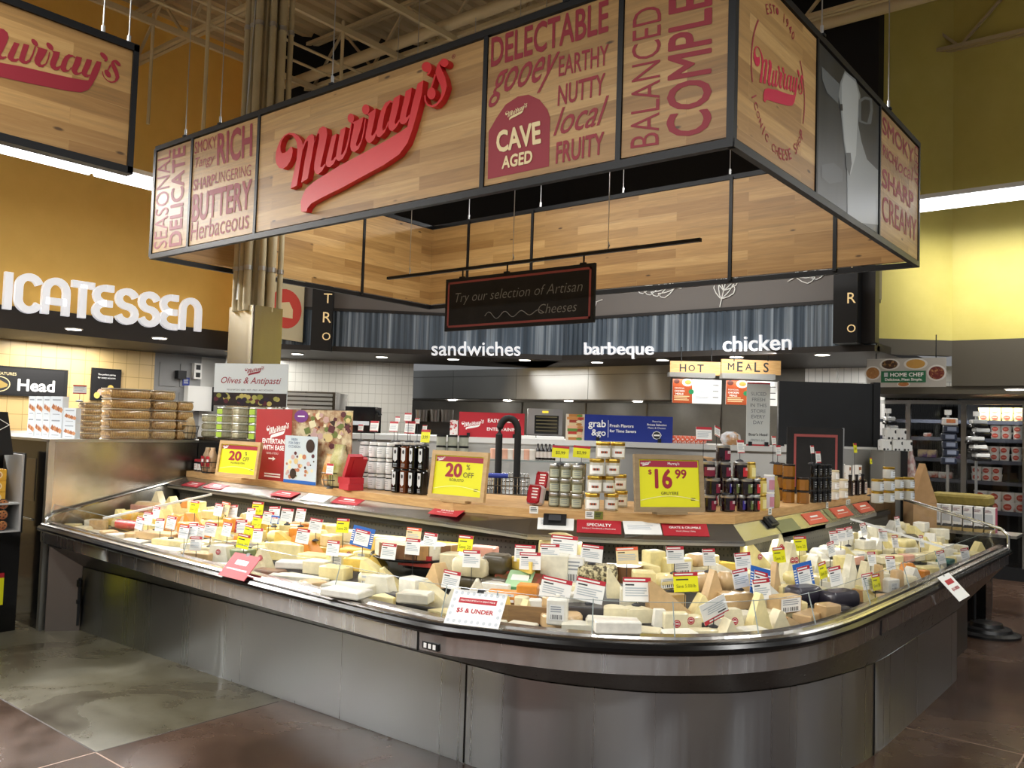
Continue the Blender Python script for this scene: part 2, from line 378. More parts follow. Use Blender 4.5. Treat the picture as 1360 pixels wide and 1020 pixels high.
def logo(mb, LL, LR, UL, m, lift=.0015, depth=0, tilt=0):
    from mathutils.geometry import tessellate_polygon
    LL, LR, UL = Vector(LL), Vector(LR), Vector(UL); U = LR - LL; V = UL - LL; n = U.cross(V).normalized()
    for i, l in enumerate(LOGOUV):
        pv = [LL + n * (lift + i * .00002) + U * x + V * (y - tilt * x) for x, y in l]
        tr = tessellate_polygon([[Vector((x, y, 0)) for x, y in l]])
        ar = sum(l[k][0] * l[(k + 1) % len(l)][1] - l[(k + 1) % len(l)][0] * l[k][1] for k in range(len(l)))
        fs = []
        for t in tr:
            a, b, c = [Vector(l[q]) for q in t]
            fs.append(tuple(t) if (b - a).cross(c - a) > 0 else tuple(reversed(t)))
        if depth:
            k = len(pv); sd = [(a, k + a, k + (a + 1) % k, (a + 1) % k) for a in range(k)]
            if ar < 0: sd = [tuple(reversed(q)) for q in sd]
            mb.add(pv + [p - n * depth for p in pv], fs + sd, m)
        else: mb.add(pv, fs, m)
def plogo(mb, O, U, V, cx, cy, w, m, lift=.001, tilt=0):
    h = w / LASP; c = O + U * (cx - w / 2) + V * (cy - h / 2); logo(mb, c, c + U * w, c + V * h, m, lift, 0, tilt)
def lines(mb, O, U, V, x0, x1, y0, y1, n, m, fill=.45, lift=.001, rag=.25):
    st = (y1 - y0) / n
    for k in range(n):
        e = x1 - (x1 - x0) * random.uniform(0, rag)
        rect(mb, O, U, V, x0, e, y1 - st * k - st * fill, y1 - st * k, m, lift)
# ================================================================== the setting
def V3(*a): return Vector(a)
X = V3(1, 0, 0); Y = V3(0, 1, 0); Z = V3(0, 0, 1)
FLR = M('stained_concrete_brown', '5a4234', .22); N, L, b = nodes(FLR)
co = objco(N, L); f1 = noise(N, L, co, 1.1, 6, .65, .6); f2 = noise(N, L, co, 9, 6, .75)
c = ramp(N, L, f1, ((.3, '30241c'), (.5, '47352a'), (.72, '584538')))
c2 = ramp(N, L, f2, ((.35, '8a7a68'), (.55, 'ffffff')))
L.new(mix(N, L, .35, c, c2, 'MULTIPLY'), b.inputs['Base Color'])
L.new(ramp(N, L, f1, ((.3, .16), (.7, .34))), b.inputs['Roughness'])
FLG = M('stained_concrete_olive', '6a6556', .25); N, L, b = nodes(FLG)
co = objco(N, L); f1 = noise(N, L, co, 1.6, 7, .62, .9); f2 = noise(N, L, co, 14, 6, .75)
c = ramp(N, L, f1, ((.3, '383127'), (.48, '504b3b'), (.7, '605c4d')))
c2 = ramp(N, L, f2, ((.3, '9a9282'), (.5, 'ffffff')))
L.new(mix(N, L, .4, c, c2, 'MULTIPLY'), b.inputs['Base Color'])
L.new(ramp(N, L, f1, ((.3, .2), (.7, .4))), b.inputs['Roughness'])
JOINT = M('floor_joint', '8d7462', .6); JOINTD = M('floor_joint_dark', '2b211b', .7)
mb = MB(); px0, py0, py1 = -4.18, 2.04, 4.6
for (x0, x1, y0, y1, m) in ((-14, 6, -8, py0, FLR), (-14, -9.2, py0, py1, FLR), (-9.2, px0, py0, py1, FLG), (px0, 6, py0, py1, FLR), (-14, 6, py1, 14.5, FLR)):
    mb.quad((x0, y0, 0), (x1, y0, 0), (x1, y1, 0), (x0, y1, 0), m)
for (x0, x1, y0, y1, m) in ((px0 - .004, px0 + .004, -8, py0, JOINT), (px0 - .005, px0 + .005, py0, 3.1, JOINTD), (-9, px0, py0 - .005, py0 + .005, JOINTD), (px0, 6, py0 - .004, py0 + .004, JOINT),
        (-1.3, 6, 5.28, 5.288, JOINT), (-.72, -.712, -8, 14, JOINT), (-1.3, 6, 8.6, 8.608, JOINT)):
    mb.quad((x0, y0, .0006), (x1, y0, .0006), (x1, y1, .0006), (x0, y1, .0006), m)
struct('floor', mb)
# walls
ORANGE = grain('mustard_wall_paint', 'edc162', 'e6b95a', 3, .6)
OLIVE = grain('olive_yellow_wall_paint', 'cfc169', 'c7b95f', 3, .6)
BROWNW = M('brown_wall_paint', '7a5224', .7)
DARKB = M('dark_brown_fascia', '2b2622', .55)
TILEY = M('cream_wall_tile', 'e2c489', .35); N, L, b = nodes(TILEY)
def tilenodes(mat, c1, mort, w, h, axis):
    N, L, b = nodes(mat); t = N.new('ShaderNodeTexCoord'); sp = N.new('ShaderNodeSeparateXYZ'); L.new(t.outputs['Object'], sp.inputs[0])
    ad = N.new('ShaderNodeMath'); ad.operation = 'ADD'; L.new(sp.outputs[0], ad.inputs[0]); L.new(sp.outputs[1], ad.inputs[1])
    cb = N.new('ShaderNodeCombineXYZ')
    L.new(ad.outputs[0], cb.inputs[0]); L.new(sp.outputs[2], cb.inputs[1])
    br = N.new('ShaderNodeTexBrick'); br.inputs['Scale'].default_value = 1; br.inputs['Brick Width'].default_value = w; br.inputs['Row Height'].default_value = h
    br.inputs['Mortar Size'].default_value = .004; br.offset = 0 if axis == 0 else .5
    br.inputs['Color1'].default_value = lin(c1); br.inputs['Color2'].default_value = lin(c1); br.inputs['Mortar'].default_value = lin(mort)
    L.new(cb.outputs[0], br.inputs['Vector']); L.new(br.outputs['Color'], b.inputs['Base Color'])
tilenodes(TILEY, 'e0c186', 'b7965c', .2, .2, 0)
TILEW = M('white_wall_tile', 'cfcec6', .3); tilenodes(TILEW, 'cfcec6', 'a9a79e', .15, .15, 0)
SUBW = M('white_subway_tile', 'f0f0ec', .25); tilenodes(SUBW, 'f0f0ec', 'b9bab8', .1, .24, 1)
YL = 6.9
mb = MB()
mb.box(-10.95, -10.8, -3, YL, 2.87, 7.2, ORANGE)
mb.box(-10.95, -10.78, -3, YL, 2.6, 2.87, DARKB)
mb.box(-12.6, -10.95, -3, YL, 2.6, 2.7, DARKB)
struct('wall_left', mb)
mb = MB(); mb.box(-10.95, -9.9, YL, YL + .1, 2.6, 7.2, ORANGE); struct('wall_left_return', mb)
# chamfered corner and right wing of the bistro front
CH0 = V3(-9.9, 6.9, 0); CH1 = V3(-7.0, 9.8, 0); CU = (CH1 - CH0).normalized(); CN = V3(CU.y, -CU.x, 0)
RX1 = -2.75
GREYP = M('warm_grey_panel', '6f6a66', .6); BBLK = M('black_bulkhead', '0c0b0b', .9)
CORR = M('blue_grey_corrugated_panel', '37424e', .45); N, L, b = nodes(CORR)
f = noise(N, L, objco(N, L, (11, 11, .12)), 1, 3, .6)
L.new(ramp(N, L, f, ((.34, '36434f'), (.5, '4f5d6b'), (.66, '9aa5ae'))), b.inputs['Base Color'])
TRIMK = M('black_trim', '161517', .5)
def band(mb, z0, z1, m, out=0):
    a = CH0 + CN * out; c_ = CH1 + V3(.4142 * out, -out, 0); d = V3(RX1, 9.8 - out, 0); k = .2
    for p, q, n in ((a, c_, CN), (c_, d, V3(0, -1, 0))):
        p2, q2 = p - n * k, q - n * k
        mb.hexa([V3(p.x, p.y, z0), V3(q.x, q.y, z0), V3(q2.x, q2.y, z0), V3(p2.x, p2.y, z0), V3(p.x, p.y, z1), V3(q.x, q.y, z1), V3(q2.x, q2.y, z1), V3(p2.x, p2.y, z1)], m)
mb = MB()
band(mb, 2.6, 2.67, DARKB, .05); band(mb, 3.16, 3.2, TRIMK, .03); band(mb, 3.2, 3.95, GREYP); band(mb, 3.95, 7.2, BBLK)
struct('wall_back', mb)
mb = MB()   # real corrugated sheet
for p, q, n in ((CH0 + CN * .01, CH1 + V3(0, -.01, 0), CN), (CH1 + V3(.004, -.01, 0), V3(RX1, 9.79, 0), V3(0, -1, 0))):
    Ln = (q - p).length; k = int(Ln / .04); vs = []
    for i in range(k + 1):
        o = p + (q - p) * (i / k) + n * (.018 if i % 2 else 0)
        vs += [V3(o.x, o.y, 2.67), V3(o.x, o.y, 3.16)]
    mb.add(vs, [(2 * i, 2 * i + 2, 2 * i + 3, 2 * i + 1) for i in range(k)], CORR)
struct('trim_1', mb)
# soffit over the service area
mb = MB()
mb.hexa([V3(-9.9, 6.9, 2.61), V3(-7, 9.8, 2.61), V3(-8.4, 11.2, 2.61), V3(-11.3, 8.3, 2.61), V3(-9.9, 6.9, 2.7), V3(-7, 9.8, 2.7), V3(-8.4, 11.2, 2.7), V3(-11.3, 8.3, 2.7)], DARKB)
mb.box(-8.4, RX1, 9.85, 12.4, 2.61, 2.7, DARKB)
mb.box(-12.6, -9.9, 6.9, 9.5, 2.615, 2.7, DARKB)
struct('ceiling_soffit', mb)
# rear walls of the service area
mb = MB(); mb.box(-12.5, -12.4, -3, 6.64, 0, 2.6, TILEY); struct('wall_deli_rear', mb)
GDOOR = M('grey_panel_door', '8b8c8c', .5); WALLW = M('white_painted_wall', 'cfcfcb', .6)
mb = MB()
mb.box(-12.5, -12.4, 6.64, 7.42, 0, 2.6, GDOOR)
for j in range(5):
    for (a, c_) in ((6.72, 7.0), (7.06, 7.34)): mb.box(-12.4, -12.385, a, c_, .3 + j * .45, .66 + j * .45, GDOOR)
struct('door_1', mb)
mb = MB(); mb.box(-12.5, -12.4, 7.42, 9.6, 0, 2.6, WALLW); struct('wall_passage', mb)
WN = V3(.7071, -.7071, 0)
mb = MB(); a = V3(-12.0, 7.6, 0); c_ = V3(-9.9, 9.7, 0)
mb.hexa([a, c_, c_ - WN * .1, a - WN * .1] + [q + Z * 2.61 for q in (a, c_, c_ - WN * .1, a - WN * .1)], TILEW); struct('wall_kitchen_corner', mb)
KB = grain('kitchen_back_panel', '5d5a52', '6b675e', 3, .4)
mb = MB(); mb.box(-13, -4.4, 12.2, 12.3, 0, 2.61, KB)
for x in (-9.6, -8.2, -7.0, -5.7): mb.box(x, x + .02, 12.185, 12.2, .9, 2.1, STEELD)
struct('wall_kitchen_rear', mb)
mb = MB(); mb.box(-4.4, -2.4, 12.2, 12.3, 0, 2.61, SUBW); mb.box(-3.95, -3.93, 12.19, 12.2, 1.2, 2.6, ALU); struct('wall_white_tile', mb)
# right wall
OB = M('dark_olive_brown_band', '4a4437', .6)
mb = MB()
mb.box(-2.2, 6, 10.85, 11, 2.8, 7.2, OLIVE); mb.box(-2.2, 6, 10.84, 11, 2.27, 2.8, OB); mb.box(-3.2, 6, 10.86, 12.2, 2.18, 2.27, OB)
a = V3(-2.2, 10.85, 0); c_ = a - FRONTAL * 1.1; n = FACE
for z0, z1, m, o in ((2.8, 7.2, OLIVE, 0), (2.62, 2.8, OB, .01)):
    q = [c_ + n * o, a + n * o, a - n * .1, c_ - n * .1]
    mb.hexa([p + Z * z0 for p in q] + [p + Z * z1 for p in q], m)
struct('wall_right', mb)
mb = MB(); mb.box(-3.3, 6, 12.2, 12.3, 0, 2.2, MATTEB); struct('wall_dairy_rear', mb)
# ceiling: ribbed deck
DECK = M('roof_deck_paint', 'bba984', .7)
mb = MB(); vs = []; k = 0; x = -13
while x < 3:
    for dx, dz in ((0, 0), (.09, 0), (.11, .06), (.2, .06), (.22, 0)):
        vs += [V3(x + dx, -2, 7.0 + dz), V3(x + dx, 13, 7.0 + dz)]
    x += .22
mb.add(vs, [(2 * i, 2 * i + 1, 2 * i + 3, 2 * i + 2) for i in range(len(vs) // 2 - 1)], DECK)
struct('ceiling', mb)
BEAM = M('joist_paint', 'c0af8a', .6)
for i, y in enumerate((3.4, 5.3, 7.2, 9.1, 10.78)):
    mb = MB(); zt, zb = 6.9, 6.25
    for z in (zt, zb): 
        for s in (-.035, .035): mb.bar((-10.8, y + s, z), (4, y + s, z), .05, .045, BEAM)
    x = -10.8; up = True
    while x < 3.6: mb.bar((x, y, zb if up else zt), (x + .62, y, zt if up else zb), .03, .03, BEAM); x += .62; up = not up
    struct('trim_%d' % (i + 2), mb)
mb = MB()
for y, z, r, x0, x1 in ((6.98, 6.3, .07, -9.9, 3), (9.4, 6.3, .08, -6, 4)): mb.tube([(x0, y, z), (x1, y, z)], r, BEAM, 12)
struct('trim_7', mb)
mb = MB()
for x in (-9.4, -7.7, -6.8, -5.2): mb.bar((x, -1, 6.2), (x, 10.7, 6.2), .05, .07, BEAM)
for x in (-8.6, -8.2): mb.tube([(x, -1, 6.05), (x, 9.8, 6.05)], .018, BEAM)
for x, y in ((-9.4, 4.8), (-7.7, 4.5), (-7.7, 6.2)): mb.tube([(x, y, 3.9 if x > -8 else 5), (x, y, 6.3)], .02, BEAM)
struct('trim_8', mb)
# recessed soffit lamps (deep cans with a bright lens)
def downlight(p, where):
    t = thing('recessed_downlight', where, 'light', (p.x, p.y, p.z - .006), 0, 'recessed downlights along the soffits')
    m_ = MB(); m_.lathe([(.085, 0), (.095, .002), (.095, .011), (.085, .012)], WHPAINT, n=20); obj('trim_ring', m_, t)
    m_ = MB(); m_.lathe([(.08, -.003), (.08, 0)], LAMP, n=20); obj('lens', m_, t)
    l = bpy.data.lights.new('downlight_lamp', 'SPOT'); l.energy = 40; l.spot_size = 2.0; l.spot_blend = .6; l.color = (1, .93, .82); l.shadow_soft_size = .08
    o = bpy.data.objects.new('lamp_glow', l); COL.objects.link(o); o.location = (p.x, p.y, p.z - .05)
for px, py, w in ((98, 437, 'recessed downlight under the dark soffit below the deli letters, left one'), (212, 449, 'recessed downlight under the dark soffit, right end of the deli letters'), (395, 470, 'recessed downlight under the soffit just right of the column'),
        (507, 474, 'recessed downlight under the soffit between column and sandwiches letters'), (602, 477, 'recessed downlight below the first letters of sandwiches'), (697, 478, 'recessed downlight right of the sandwiches letters'),
        (793, 481, 'recessed downlight below the first letter of barbeque'), (880, 478, 'recessed downlight right of the barbeque letters'), (978, 474, 'recessed downlight below the word chicken'), (1092, 471, 'recessed downlight at the right end of the bistro soffit'),
        (1348, 517, 'recessed downlight over the dairy doors at the far right')):
    downlight(onz(px, py, 2.6 if px < 1200 else 2.18), w)
# fluorescent rows
def strip(name, a, b_, label):
    t = thing('strip_light', label, 'light', tuple((Vector(a) + Vector(b_)) / 2), 0)
    m_ = MB(); d = (Vector(b_) - Vector(a)); up = Z
    m_.bar(Vector(a) + Z * .27, Vector(b_) + Z * .27, .21, .05, WHPAINT); sk = d.normalized().cross(Z); sk = sk if (sk.x < -.5 or sk.y > .5) else -sk; m_.bar(Vector(a) + Z * .235 + sk * .10, Vector(b_) + Z * .235 + sk * .10, .006, .115, WHPAINT); obj('housing', m_, t, True)  # wall-side skirt bar added to keep tube light off the upper wall
    n = max(1, int(d.length / 2.4)); s = d.normalized().cross(Z)
    for r in (-.045, .045):
        for k in range(n):
            m_ = MB(); m_.tube([Vector(a) + d * (k / n) + d.normalized() * .03 + s * r + Z * .19, Vector(a) + d * ((k + 1) / n) - d.normalized() * .03 + s * r + Z * .19], .05, TUBE, 10); obj('tube', m_, t, True)
strip('s', (-9.05, -1, 4.02), (-9.05, 6.6, 4.02), 'long white fluorescent strip light along the mustard wall, behind the left hanging sign')
strip('s', (-2.7, 10.0, 4.02), (3.4, 10.0, 4.02), 'long white fluorescent strip light along the olive wall at the right')
# ================================================================== raised wall lettering
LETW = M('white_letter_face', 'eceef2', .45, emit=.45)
def raised(word, a, b_, c_, m, label, depth, plane, bold=0, side=None):
    A, B, C = plane(*a), plane(*b_), plane(*c_); t = thing('wall_lettering', label, 'lettering', tuple((A + B) / 2))
    m_ = MB(); text3(m_, word, A, B, C, m, bold, lift=depth, depth=depth); obj('letters', m_, t, True)
LW = lambda x, y: onx(x, y, -10.76)
def deco_letters():
    """rounded display capitals, each bent from a flat bar: strokes on a 0..1 x 0..1.35 grid"""
    def arc(cx, cy, rx, ry, a0, a1, n=12): return [(cx + rx * math.cos(math.radians(a0 + (a1 - a0) * k / n)), cy + ry * math.sin(math.radians(a0 + (a1 - a0) * k / n))) for k in range(n + 1)]
    G = {'D': [arc(.35, .675, .6, .6, -90, 90) + [(.05, 1.27), (.05, .08), (.35, .08)]], 'I': [[(.1, 0), (.1, 1.35)]], 'L': [[(.1, 1.35), (.1, .08), (.75, .08)]],
         'E': [arc(.55, .98, .47, .3, 90, 270, 10)[::1] + [], arc(.55, .37, .47, .3, 90, 270, 10), [(.55, 1.28), (.92, 1.28)], [(.5, .675), (.88, .675)], [(.55, .07), (.92, .07)]],
         'C': [arc(.5, .9, .42, .38, 20, 180) + arc(.5, .45, .42, .38, 180, 340)], 'A': [[(.08, 0), (.08, .85)] + arc(.5, .85, .42, .42, 180, 0) + [(.92, 0)], [(.08, .5), (.92, .5)]],
         'T': [[(.5, 0), (.5, 1.28)], [(0, 1.28), (1, 1.28)]], 'S': [arc(.5, .97, .42, .3, 15, 270) + arc(.5, .37, .42, .3, 90, -165)], 'N': [[(.08, 0), (.08, .85)] + arc(.5, .85, .42, .42, 180, 0) + [(.92, 0)]]}
    t = thing('wall_lettering', 'big white rounded raised capitals reading DELICATESSEN on the mustard wall', 'lettering', (-10.7, 3.9, 2.85))
    # baseline and cap line follow the wall; x measured along y
    spots = [('D', -1.1), ('E', -.45), ('L', .2), ('I', -4, 0), ('C', 0), ('A', 0)]
    px = {'I': (3, 12), 'C': (19, 52), 'A': (55, 88), 'T': (92, 122), 'E': (123, 150), 'S': (153, 180), 'S2': (184, 209), 'E2': (213, 236), 'N': (239, 264)}
    def dims(x0, x1): return LW(x0, 400).y, LW(x1, 400).y
    zb, zt = 2.815, 3.25
    seq = [(k[0], *dims(*v)) for k, v in px.items()]
    y0 = seq[0][1]; seq += [('L', y0 - .55, y0 - .2), ('E', y0 - 1.05, y0 - .7), ('D', y0 - 1.6, y0 - 1.2)]
    for ch, ya, yb in seq:
        m_ = MB(); sc = (zt - zb) / 1.35
        for st in G[ch]:
            if not st: continue
            pts = [V3(-10.735, ya + (yb - ya) * (p[0] if ch != 'I' else .5), zb + p[1] * sc) for p in st]
            w = .085; Lf = []; Rt = []
            for i, p in enumerate(pts):
                tg = (pts[min(i + 1, len(pts) - 1)] - pts[max(i - 1, 0)]).normalized(); nn = V3(0, -tg.z, tg.y) * w / 2; Lf.append(p + nn); Rt.append(p - nn)
            n = len(pts); d = V3(.045, 0, 0)
            vs = [q + d for q in Lf] + [q + d for q in Rt] + [q - d * .3 for q in Lf] + [q - d * .3 for q in Rt]; fs = []
            for i in range(n - 1):
                fs += [(i, n + i, n + i + 1, i + 1), (2 * n + i, 2 * n + i + 1, 3 * n + i + 1, 3 * n + i), (i, i + 1, 2 * n + i + 1, 2 * n + i), (n + i, 3 * n + i, 3 * n + i + 1, n + i + 1)]
            fs += [(0, 2 * n, 3 * n, n), (n - 1, 2 * n - 1, 4 * n - 1, 3 * n - 1)]
            m_.add(vs, fs, LETW)
        obj('letter', m_, t, True)
deco_letters()
PC = lambda x, y: onp(x, y, CH0 + CN * .04, CN)
PB = lambda x, y: ony(x, y, 9.76)
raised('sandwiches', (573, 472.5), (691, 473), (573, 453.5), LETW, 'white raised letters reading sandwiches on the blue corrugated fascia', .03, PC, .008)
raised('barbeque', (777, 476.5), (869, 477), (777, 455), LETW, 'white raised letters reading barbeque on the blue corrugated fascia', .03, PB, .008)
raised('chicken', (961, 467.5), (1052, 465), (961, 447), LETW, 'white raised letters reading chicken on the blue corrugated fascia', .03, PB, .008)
# leaf sprigs painted in white line on the grey panel
def sprig(px, py, ang, name_label):
    m_ = MB(); O = ony(px, py, 9.79)
    def st(pts, w):
        P = [O + V3(math.cos(ang) * p[0] - math.sin(ang) * p[1], 0, math.sin(ang) * p[0] + math.cos(ang) * p[1]) for p in pts]
        for a, c_ in zip(P, P[1:]): m_.bar(a, c_, .01, w, WHITE, (0, 1, 0))
    st([(0, 0), (.55, .05)], .014)
    for k in range(4):
        for s in (1, -1):
            b0 = .1 + k * .11; lf = [(b0, 0.02)] + [(b0 + .22 * q, s * (.09 * math.sin(PI * q) + .1 * q) + .02) for q in (.25, .5, .75, 1)]; bk = [(b0 + .22 * q, s * (.02 * math.sin(PI * q) + .1 * q) + .02) for q in (.75, .5, .25, 0)]
            st(lf + bk, .01)
    solo('painted_leaf_sprig', m_, name_label, 'wall art', tuple(O))
sprig(905, 383, 2.9, 'white outlined leaf sprig lying sideways on the grey panel above barbeque')
sprig(956, 408, 1.25, 'white outlined upright leaf sprig on the grey panel left of the word chicken')
sprig(1046, 374, .35, 'white outlined leaf sprig on the grey panel above the word chicken')
sprig(800, 398, 3.3, 'white outlined leaf sprig just right of the chalkboard')
# blade signs at both ends of the bistro front
m_t = thing('blade_sign', 'tall black blade sign with vertical letters ending R O, left end of the bistro front', 'sign', tuple(PC(439, 464)))
m_ = MB(); A = PC(414, 466); B = PC(441, 468)
Cn = (CN * 1)
q = [A, B, B + CN * .16, A + CN * .16]
m_.hexa([q[3], q[2], q[1], q[0]] + [p + Z * 1.5 for p in (q[3], q[2], q[1], q[0])], BLACK); obj('sign_box', m_, m_t, True)
for k, ch in enumerate('ORTSIB'):
    m_ = MB(); label_text(m_, ch, A + (B - A) * .75 + CN * .162 + Z * (.2 + k * .26), CU, Z, .11, .17, 0, 0, M('warm_letter', 'e6c890', .4, emit=.5)); obj('letter', m_, m_t, True)
m_t = thing('blade_sign', 'tall black blade sign with vertical letters ending R O, right end of the bistro front', 'sign', tuple(ony(1140, 458, 9.5)))
m_ = MB(); a = ony(1106, 456, 9.45); w2 = ony(1138, 456, 9.45).x
m_.box(a.x, w2, 9.45, 9.75, a.z, 4.1, BLACK); obj('sign_box', m_, m_t, True)
for k, ch in enumerate('ORTSIB'):
    m_ = MB(); c_ = ony(1133, 436, 9.449); label_text(m_, ch, V3(w2 - .06, 9.449, c_.z + k * .335), X, Z, .09, .19, 0, 0, M('warm_letter')); obj('letter', m_, m_t, True)
m_ = MB(); m_.box(w2, ony(1162, 456, 9.6).x, 9.6, 9.75, 2.68, 4.1, TRIMK); obj('side_panel', m_, m_t, True)
# beige board with red oval beside the column
t = thing('wall_board', 'beige board with a red oval emblem of cheese, right of the column', 'sign', tuple(PC(380, 455)))
m_ = MB(); A, B = PC(352, 447), PC(402, 455); ht = 1.2; U = (B - A).normalized(); w = (B - A).length; O = A + CN * .05
m_.hexa([O, O + U * w, O + U * w - CN * .05, O - CN * .05] + [p + Z * ht for p in (O, O + U * w, O + U * w - CN * .05, O - CN * .05)], M('beige_board', 'd5cba6', .6))
disc(m_, O, U, Z, w * .52, .42, w * .43, .27, M('emblem_red', 'd6402f', .5), .002, 28)
m_.poly([O + CN * .004 + U * (w * (.3 + p[0] * .42)) + Z * (.3 + p[1] * .22) for p in ((0, 0), (1, 0), (1, .55), (.75, 1), (.3, .9), (0, .5))], CREAM)
obj('board', m_, t, True)
# shelving across the aisle, added behind the camera for its reflection in the steel
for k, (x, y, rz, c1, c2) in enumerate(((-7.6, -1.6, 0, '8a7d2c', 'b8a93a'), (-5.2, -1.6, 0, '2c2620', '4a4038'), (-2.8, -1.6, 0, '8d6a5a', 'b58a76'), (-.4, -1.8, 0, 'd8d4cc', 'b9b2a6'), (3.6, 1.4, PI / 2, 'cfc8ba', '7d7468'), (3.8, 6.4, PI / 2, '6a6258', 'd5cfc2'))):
    t = thing('reflection_shelving', 'unseen shelving unit added for reflections, %s along the row' % ('first second third fourth fifth sixth'.split()[k]), 'shelving', (x, y, 0), rz, 'shelving added for reflections'); m_ = MB()
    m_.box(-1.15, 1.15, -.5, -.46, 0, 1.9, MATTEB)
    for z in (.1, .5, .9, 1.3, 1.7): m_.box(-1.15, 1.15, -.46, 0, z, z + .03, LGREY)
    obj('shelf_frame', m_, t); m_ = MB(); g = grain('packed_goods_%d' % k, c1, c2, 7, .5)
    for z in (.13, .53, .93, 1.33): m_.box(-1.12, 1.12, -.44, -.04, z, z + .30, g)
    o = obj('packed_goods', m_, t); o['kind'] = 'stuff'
# ================================================================== hanging sign canopy over the cheese case
CX0, CX1, CY0, CY1, CZ0, CZ1 = -6.86, -1.645, 3.59, 6.945, 2.98, 3.905
can = thing('sign_canopy', 'big rectangular hanging canopy of oak plank sign panels in black frames above the cheese case', 'sign', ((CX0 + CX1) / 2, (CY0 + CY1) / 2, CZ0))
fx = [CX0] + [ony(px, py, CY0).x for px, py in ((249, 331), (338, 308), (640, 247), (821, 211))] + [CX1]
bx = [CX0] + [ony(px, py, CY1).x for px, py in ((623, 368), (708, 352), (971, 372), (1110, 358))] + [CX1]
ly = [CY0, CY0 + .9, onx(478, 389, CX0).y, CY1]
ry = [CY0, onx(1083, 253, CX1).y, onx(1167, 311, CX1).y, CY1]
TH = .03; G = .018
DKWOOD = None
def sidew(mb, words, plane, m):
    for w in words:
        text, LL, LR, UL = w[:4]; o = w[4] if len(w) > 4 else {}
        text3(mb, text, plane(*LL), plane(*LR), plane(*UL), o.get('m', m), o.get('b', 0), o.get('s', 0), .002, 0, o.get('sp', 1))
PF = lambda x, y: ony(x, y, CY0); PR = lambda x, y: onx(x, y, CX1)
FW = {0: [('SEASONAL', (221.5, 329), (227, 199), (204.5, 331.5), dict(b=-.002)), ('DELICATE', (241.4, 325.5), (247, 193), (224, 328.5), dict(b=.028))],
      1: [('SMOKY', (258.6, 205), (287.5, 196), (259, 189), dict(b=.008)), ('RICH', (288, 220.6), (335, 207.8), (289, 177.5), dict(b=.03)), ('Tangy', (257.6, 228), (284, 220), (258.6, 210.8), dict(s=.25)),
          ('SHARP', (256.7, 254), (285, 246), (257.6, 239), dict(b=.022)), ('LINGERING', (286, 244), (333, 233.3), (287, 229.4), dict(b=-.006)), ('BUTTERY', (254.7, 296), (333, 277.5), (256.7, 258.8), dict(b=.028)), ('Herbaceous', (253, 320.6), (330, 303), (254.7, 296), dict(b=.002))],
      3: [('DELECTABLE', (652, 90), (808, 42.4), (653, 50.3), dict(b=.022)), ('gooey', (652, 143), (734, 118), (656, 97), dict(s=.3, b=.006)), ('EARTHY', (742, 102), (808, 86), (742.7, 75.4), dict(b=.012)),
          ('NUTTY', (740.6, 141.6), (802.8, 125.7), (742, 113.8), dict(b=.018)), ('local', (740, 180), (801.5, 165.4), (742, 144), dict(s=.35, b=.006)), ('FRUITY', (738, 218.4), (801.5, 205), (739.3, 189.3), dict(b=.025))],
      4: [('BALANCED &', (875.5, 192), (879.5, -30), (837, 197.5), dict(b=-.004)), ('COMPLEX', (945, 177), (947.5, -52), (885, 184.5), dict(b=.02))]}
def logo_on(mb, LLp, LRp, ULp, m, **k): logo(mb, LLp, LRp, ULp, m, **k)
for i in range(5):
    m_ = MB(); m_.box(fx[i] + G, fx[i + 1] - G, CY0, CY0 + TH, CZ0 + .03, CZ1 - .03, WOOD)
    if i in FW: sidew(m_, FW[i], PF, REDP)
    if i == 3:
        arch = [(30, 900), (337, 835), (343, 590), (330, 550), (290, 500), (235, 475), (180, 485), (120, 525), (75, 590), (35, 660)]
        m_.poly([PF(640 + x / 3.778, y / 3.778) - Y * .0015 for x, y in arch], REDP)
        sidew(m_, [('CAVE', (659.9, 204), (718.9, 190.6), (659, 174.7), dict(b=.035)), ('AGED', (666.5, 225), (707, 216.5), (667.3, 207.8), dict(b=.035))], lambda x, y: ony(x, y, CY0 - .003), CREAM)
        c = ony(671, 161, CY0 - .003); w = .155
        logo(m_, c, c + X * w + Z * .0, c + Z * w / LASP, CREAM)
    if i == 2: text3(m_, '®', PF(600, 79), PF(605, 77), PF(600, 73), REDP)
    obj('sign_panel', m_, can, True)
m_ = MB(); LLz = LZ0; logo(m_, V3(LX0, CY0, LZ0), V3(LX1, CY0, LZ0), V3(LX0, CY0, LZ1), RED3, .045, .045); obj('raised_script_logo', m_, can, True, 'raised red script lettering')
for i in range(5):
    m_ = MB(); m_.box(bx[i] + G, bx[i + 1] - G, CY1 - TH, CY1, CZ0 + .03, CZ1 - .03, WOOD); obj('sign_panel', m_, can, True)
for i in range(3):
    m_ = MB(); m_.box(CX0, CX0 + TH, ly[i] + G, ly[i + 1] - G, CZ0 + .03, CZ1 - .03, WOOD); obj('sign_panel', m_, can, True)
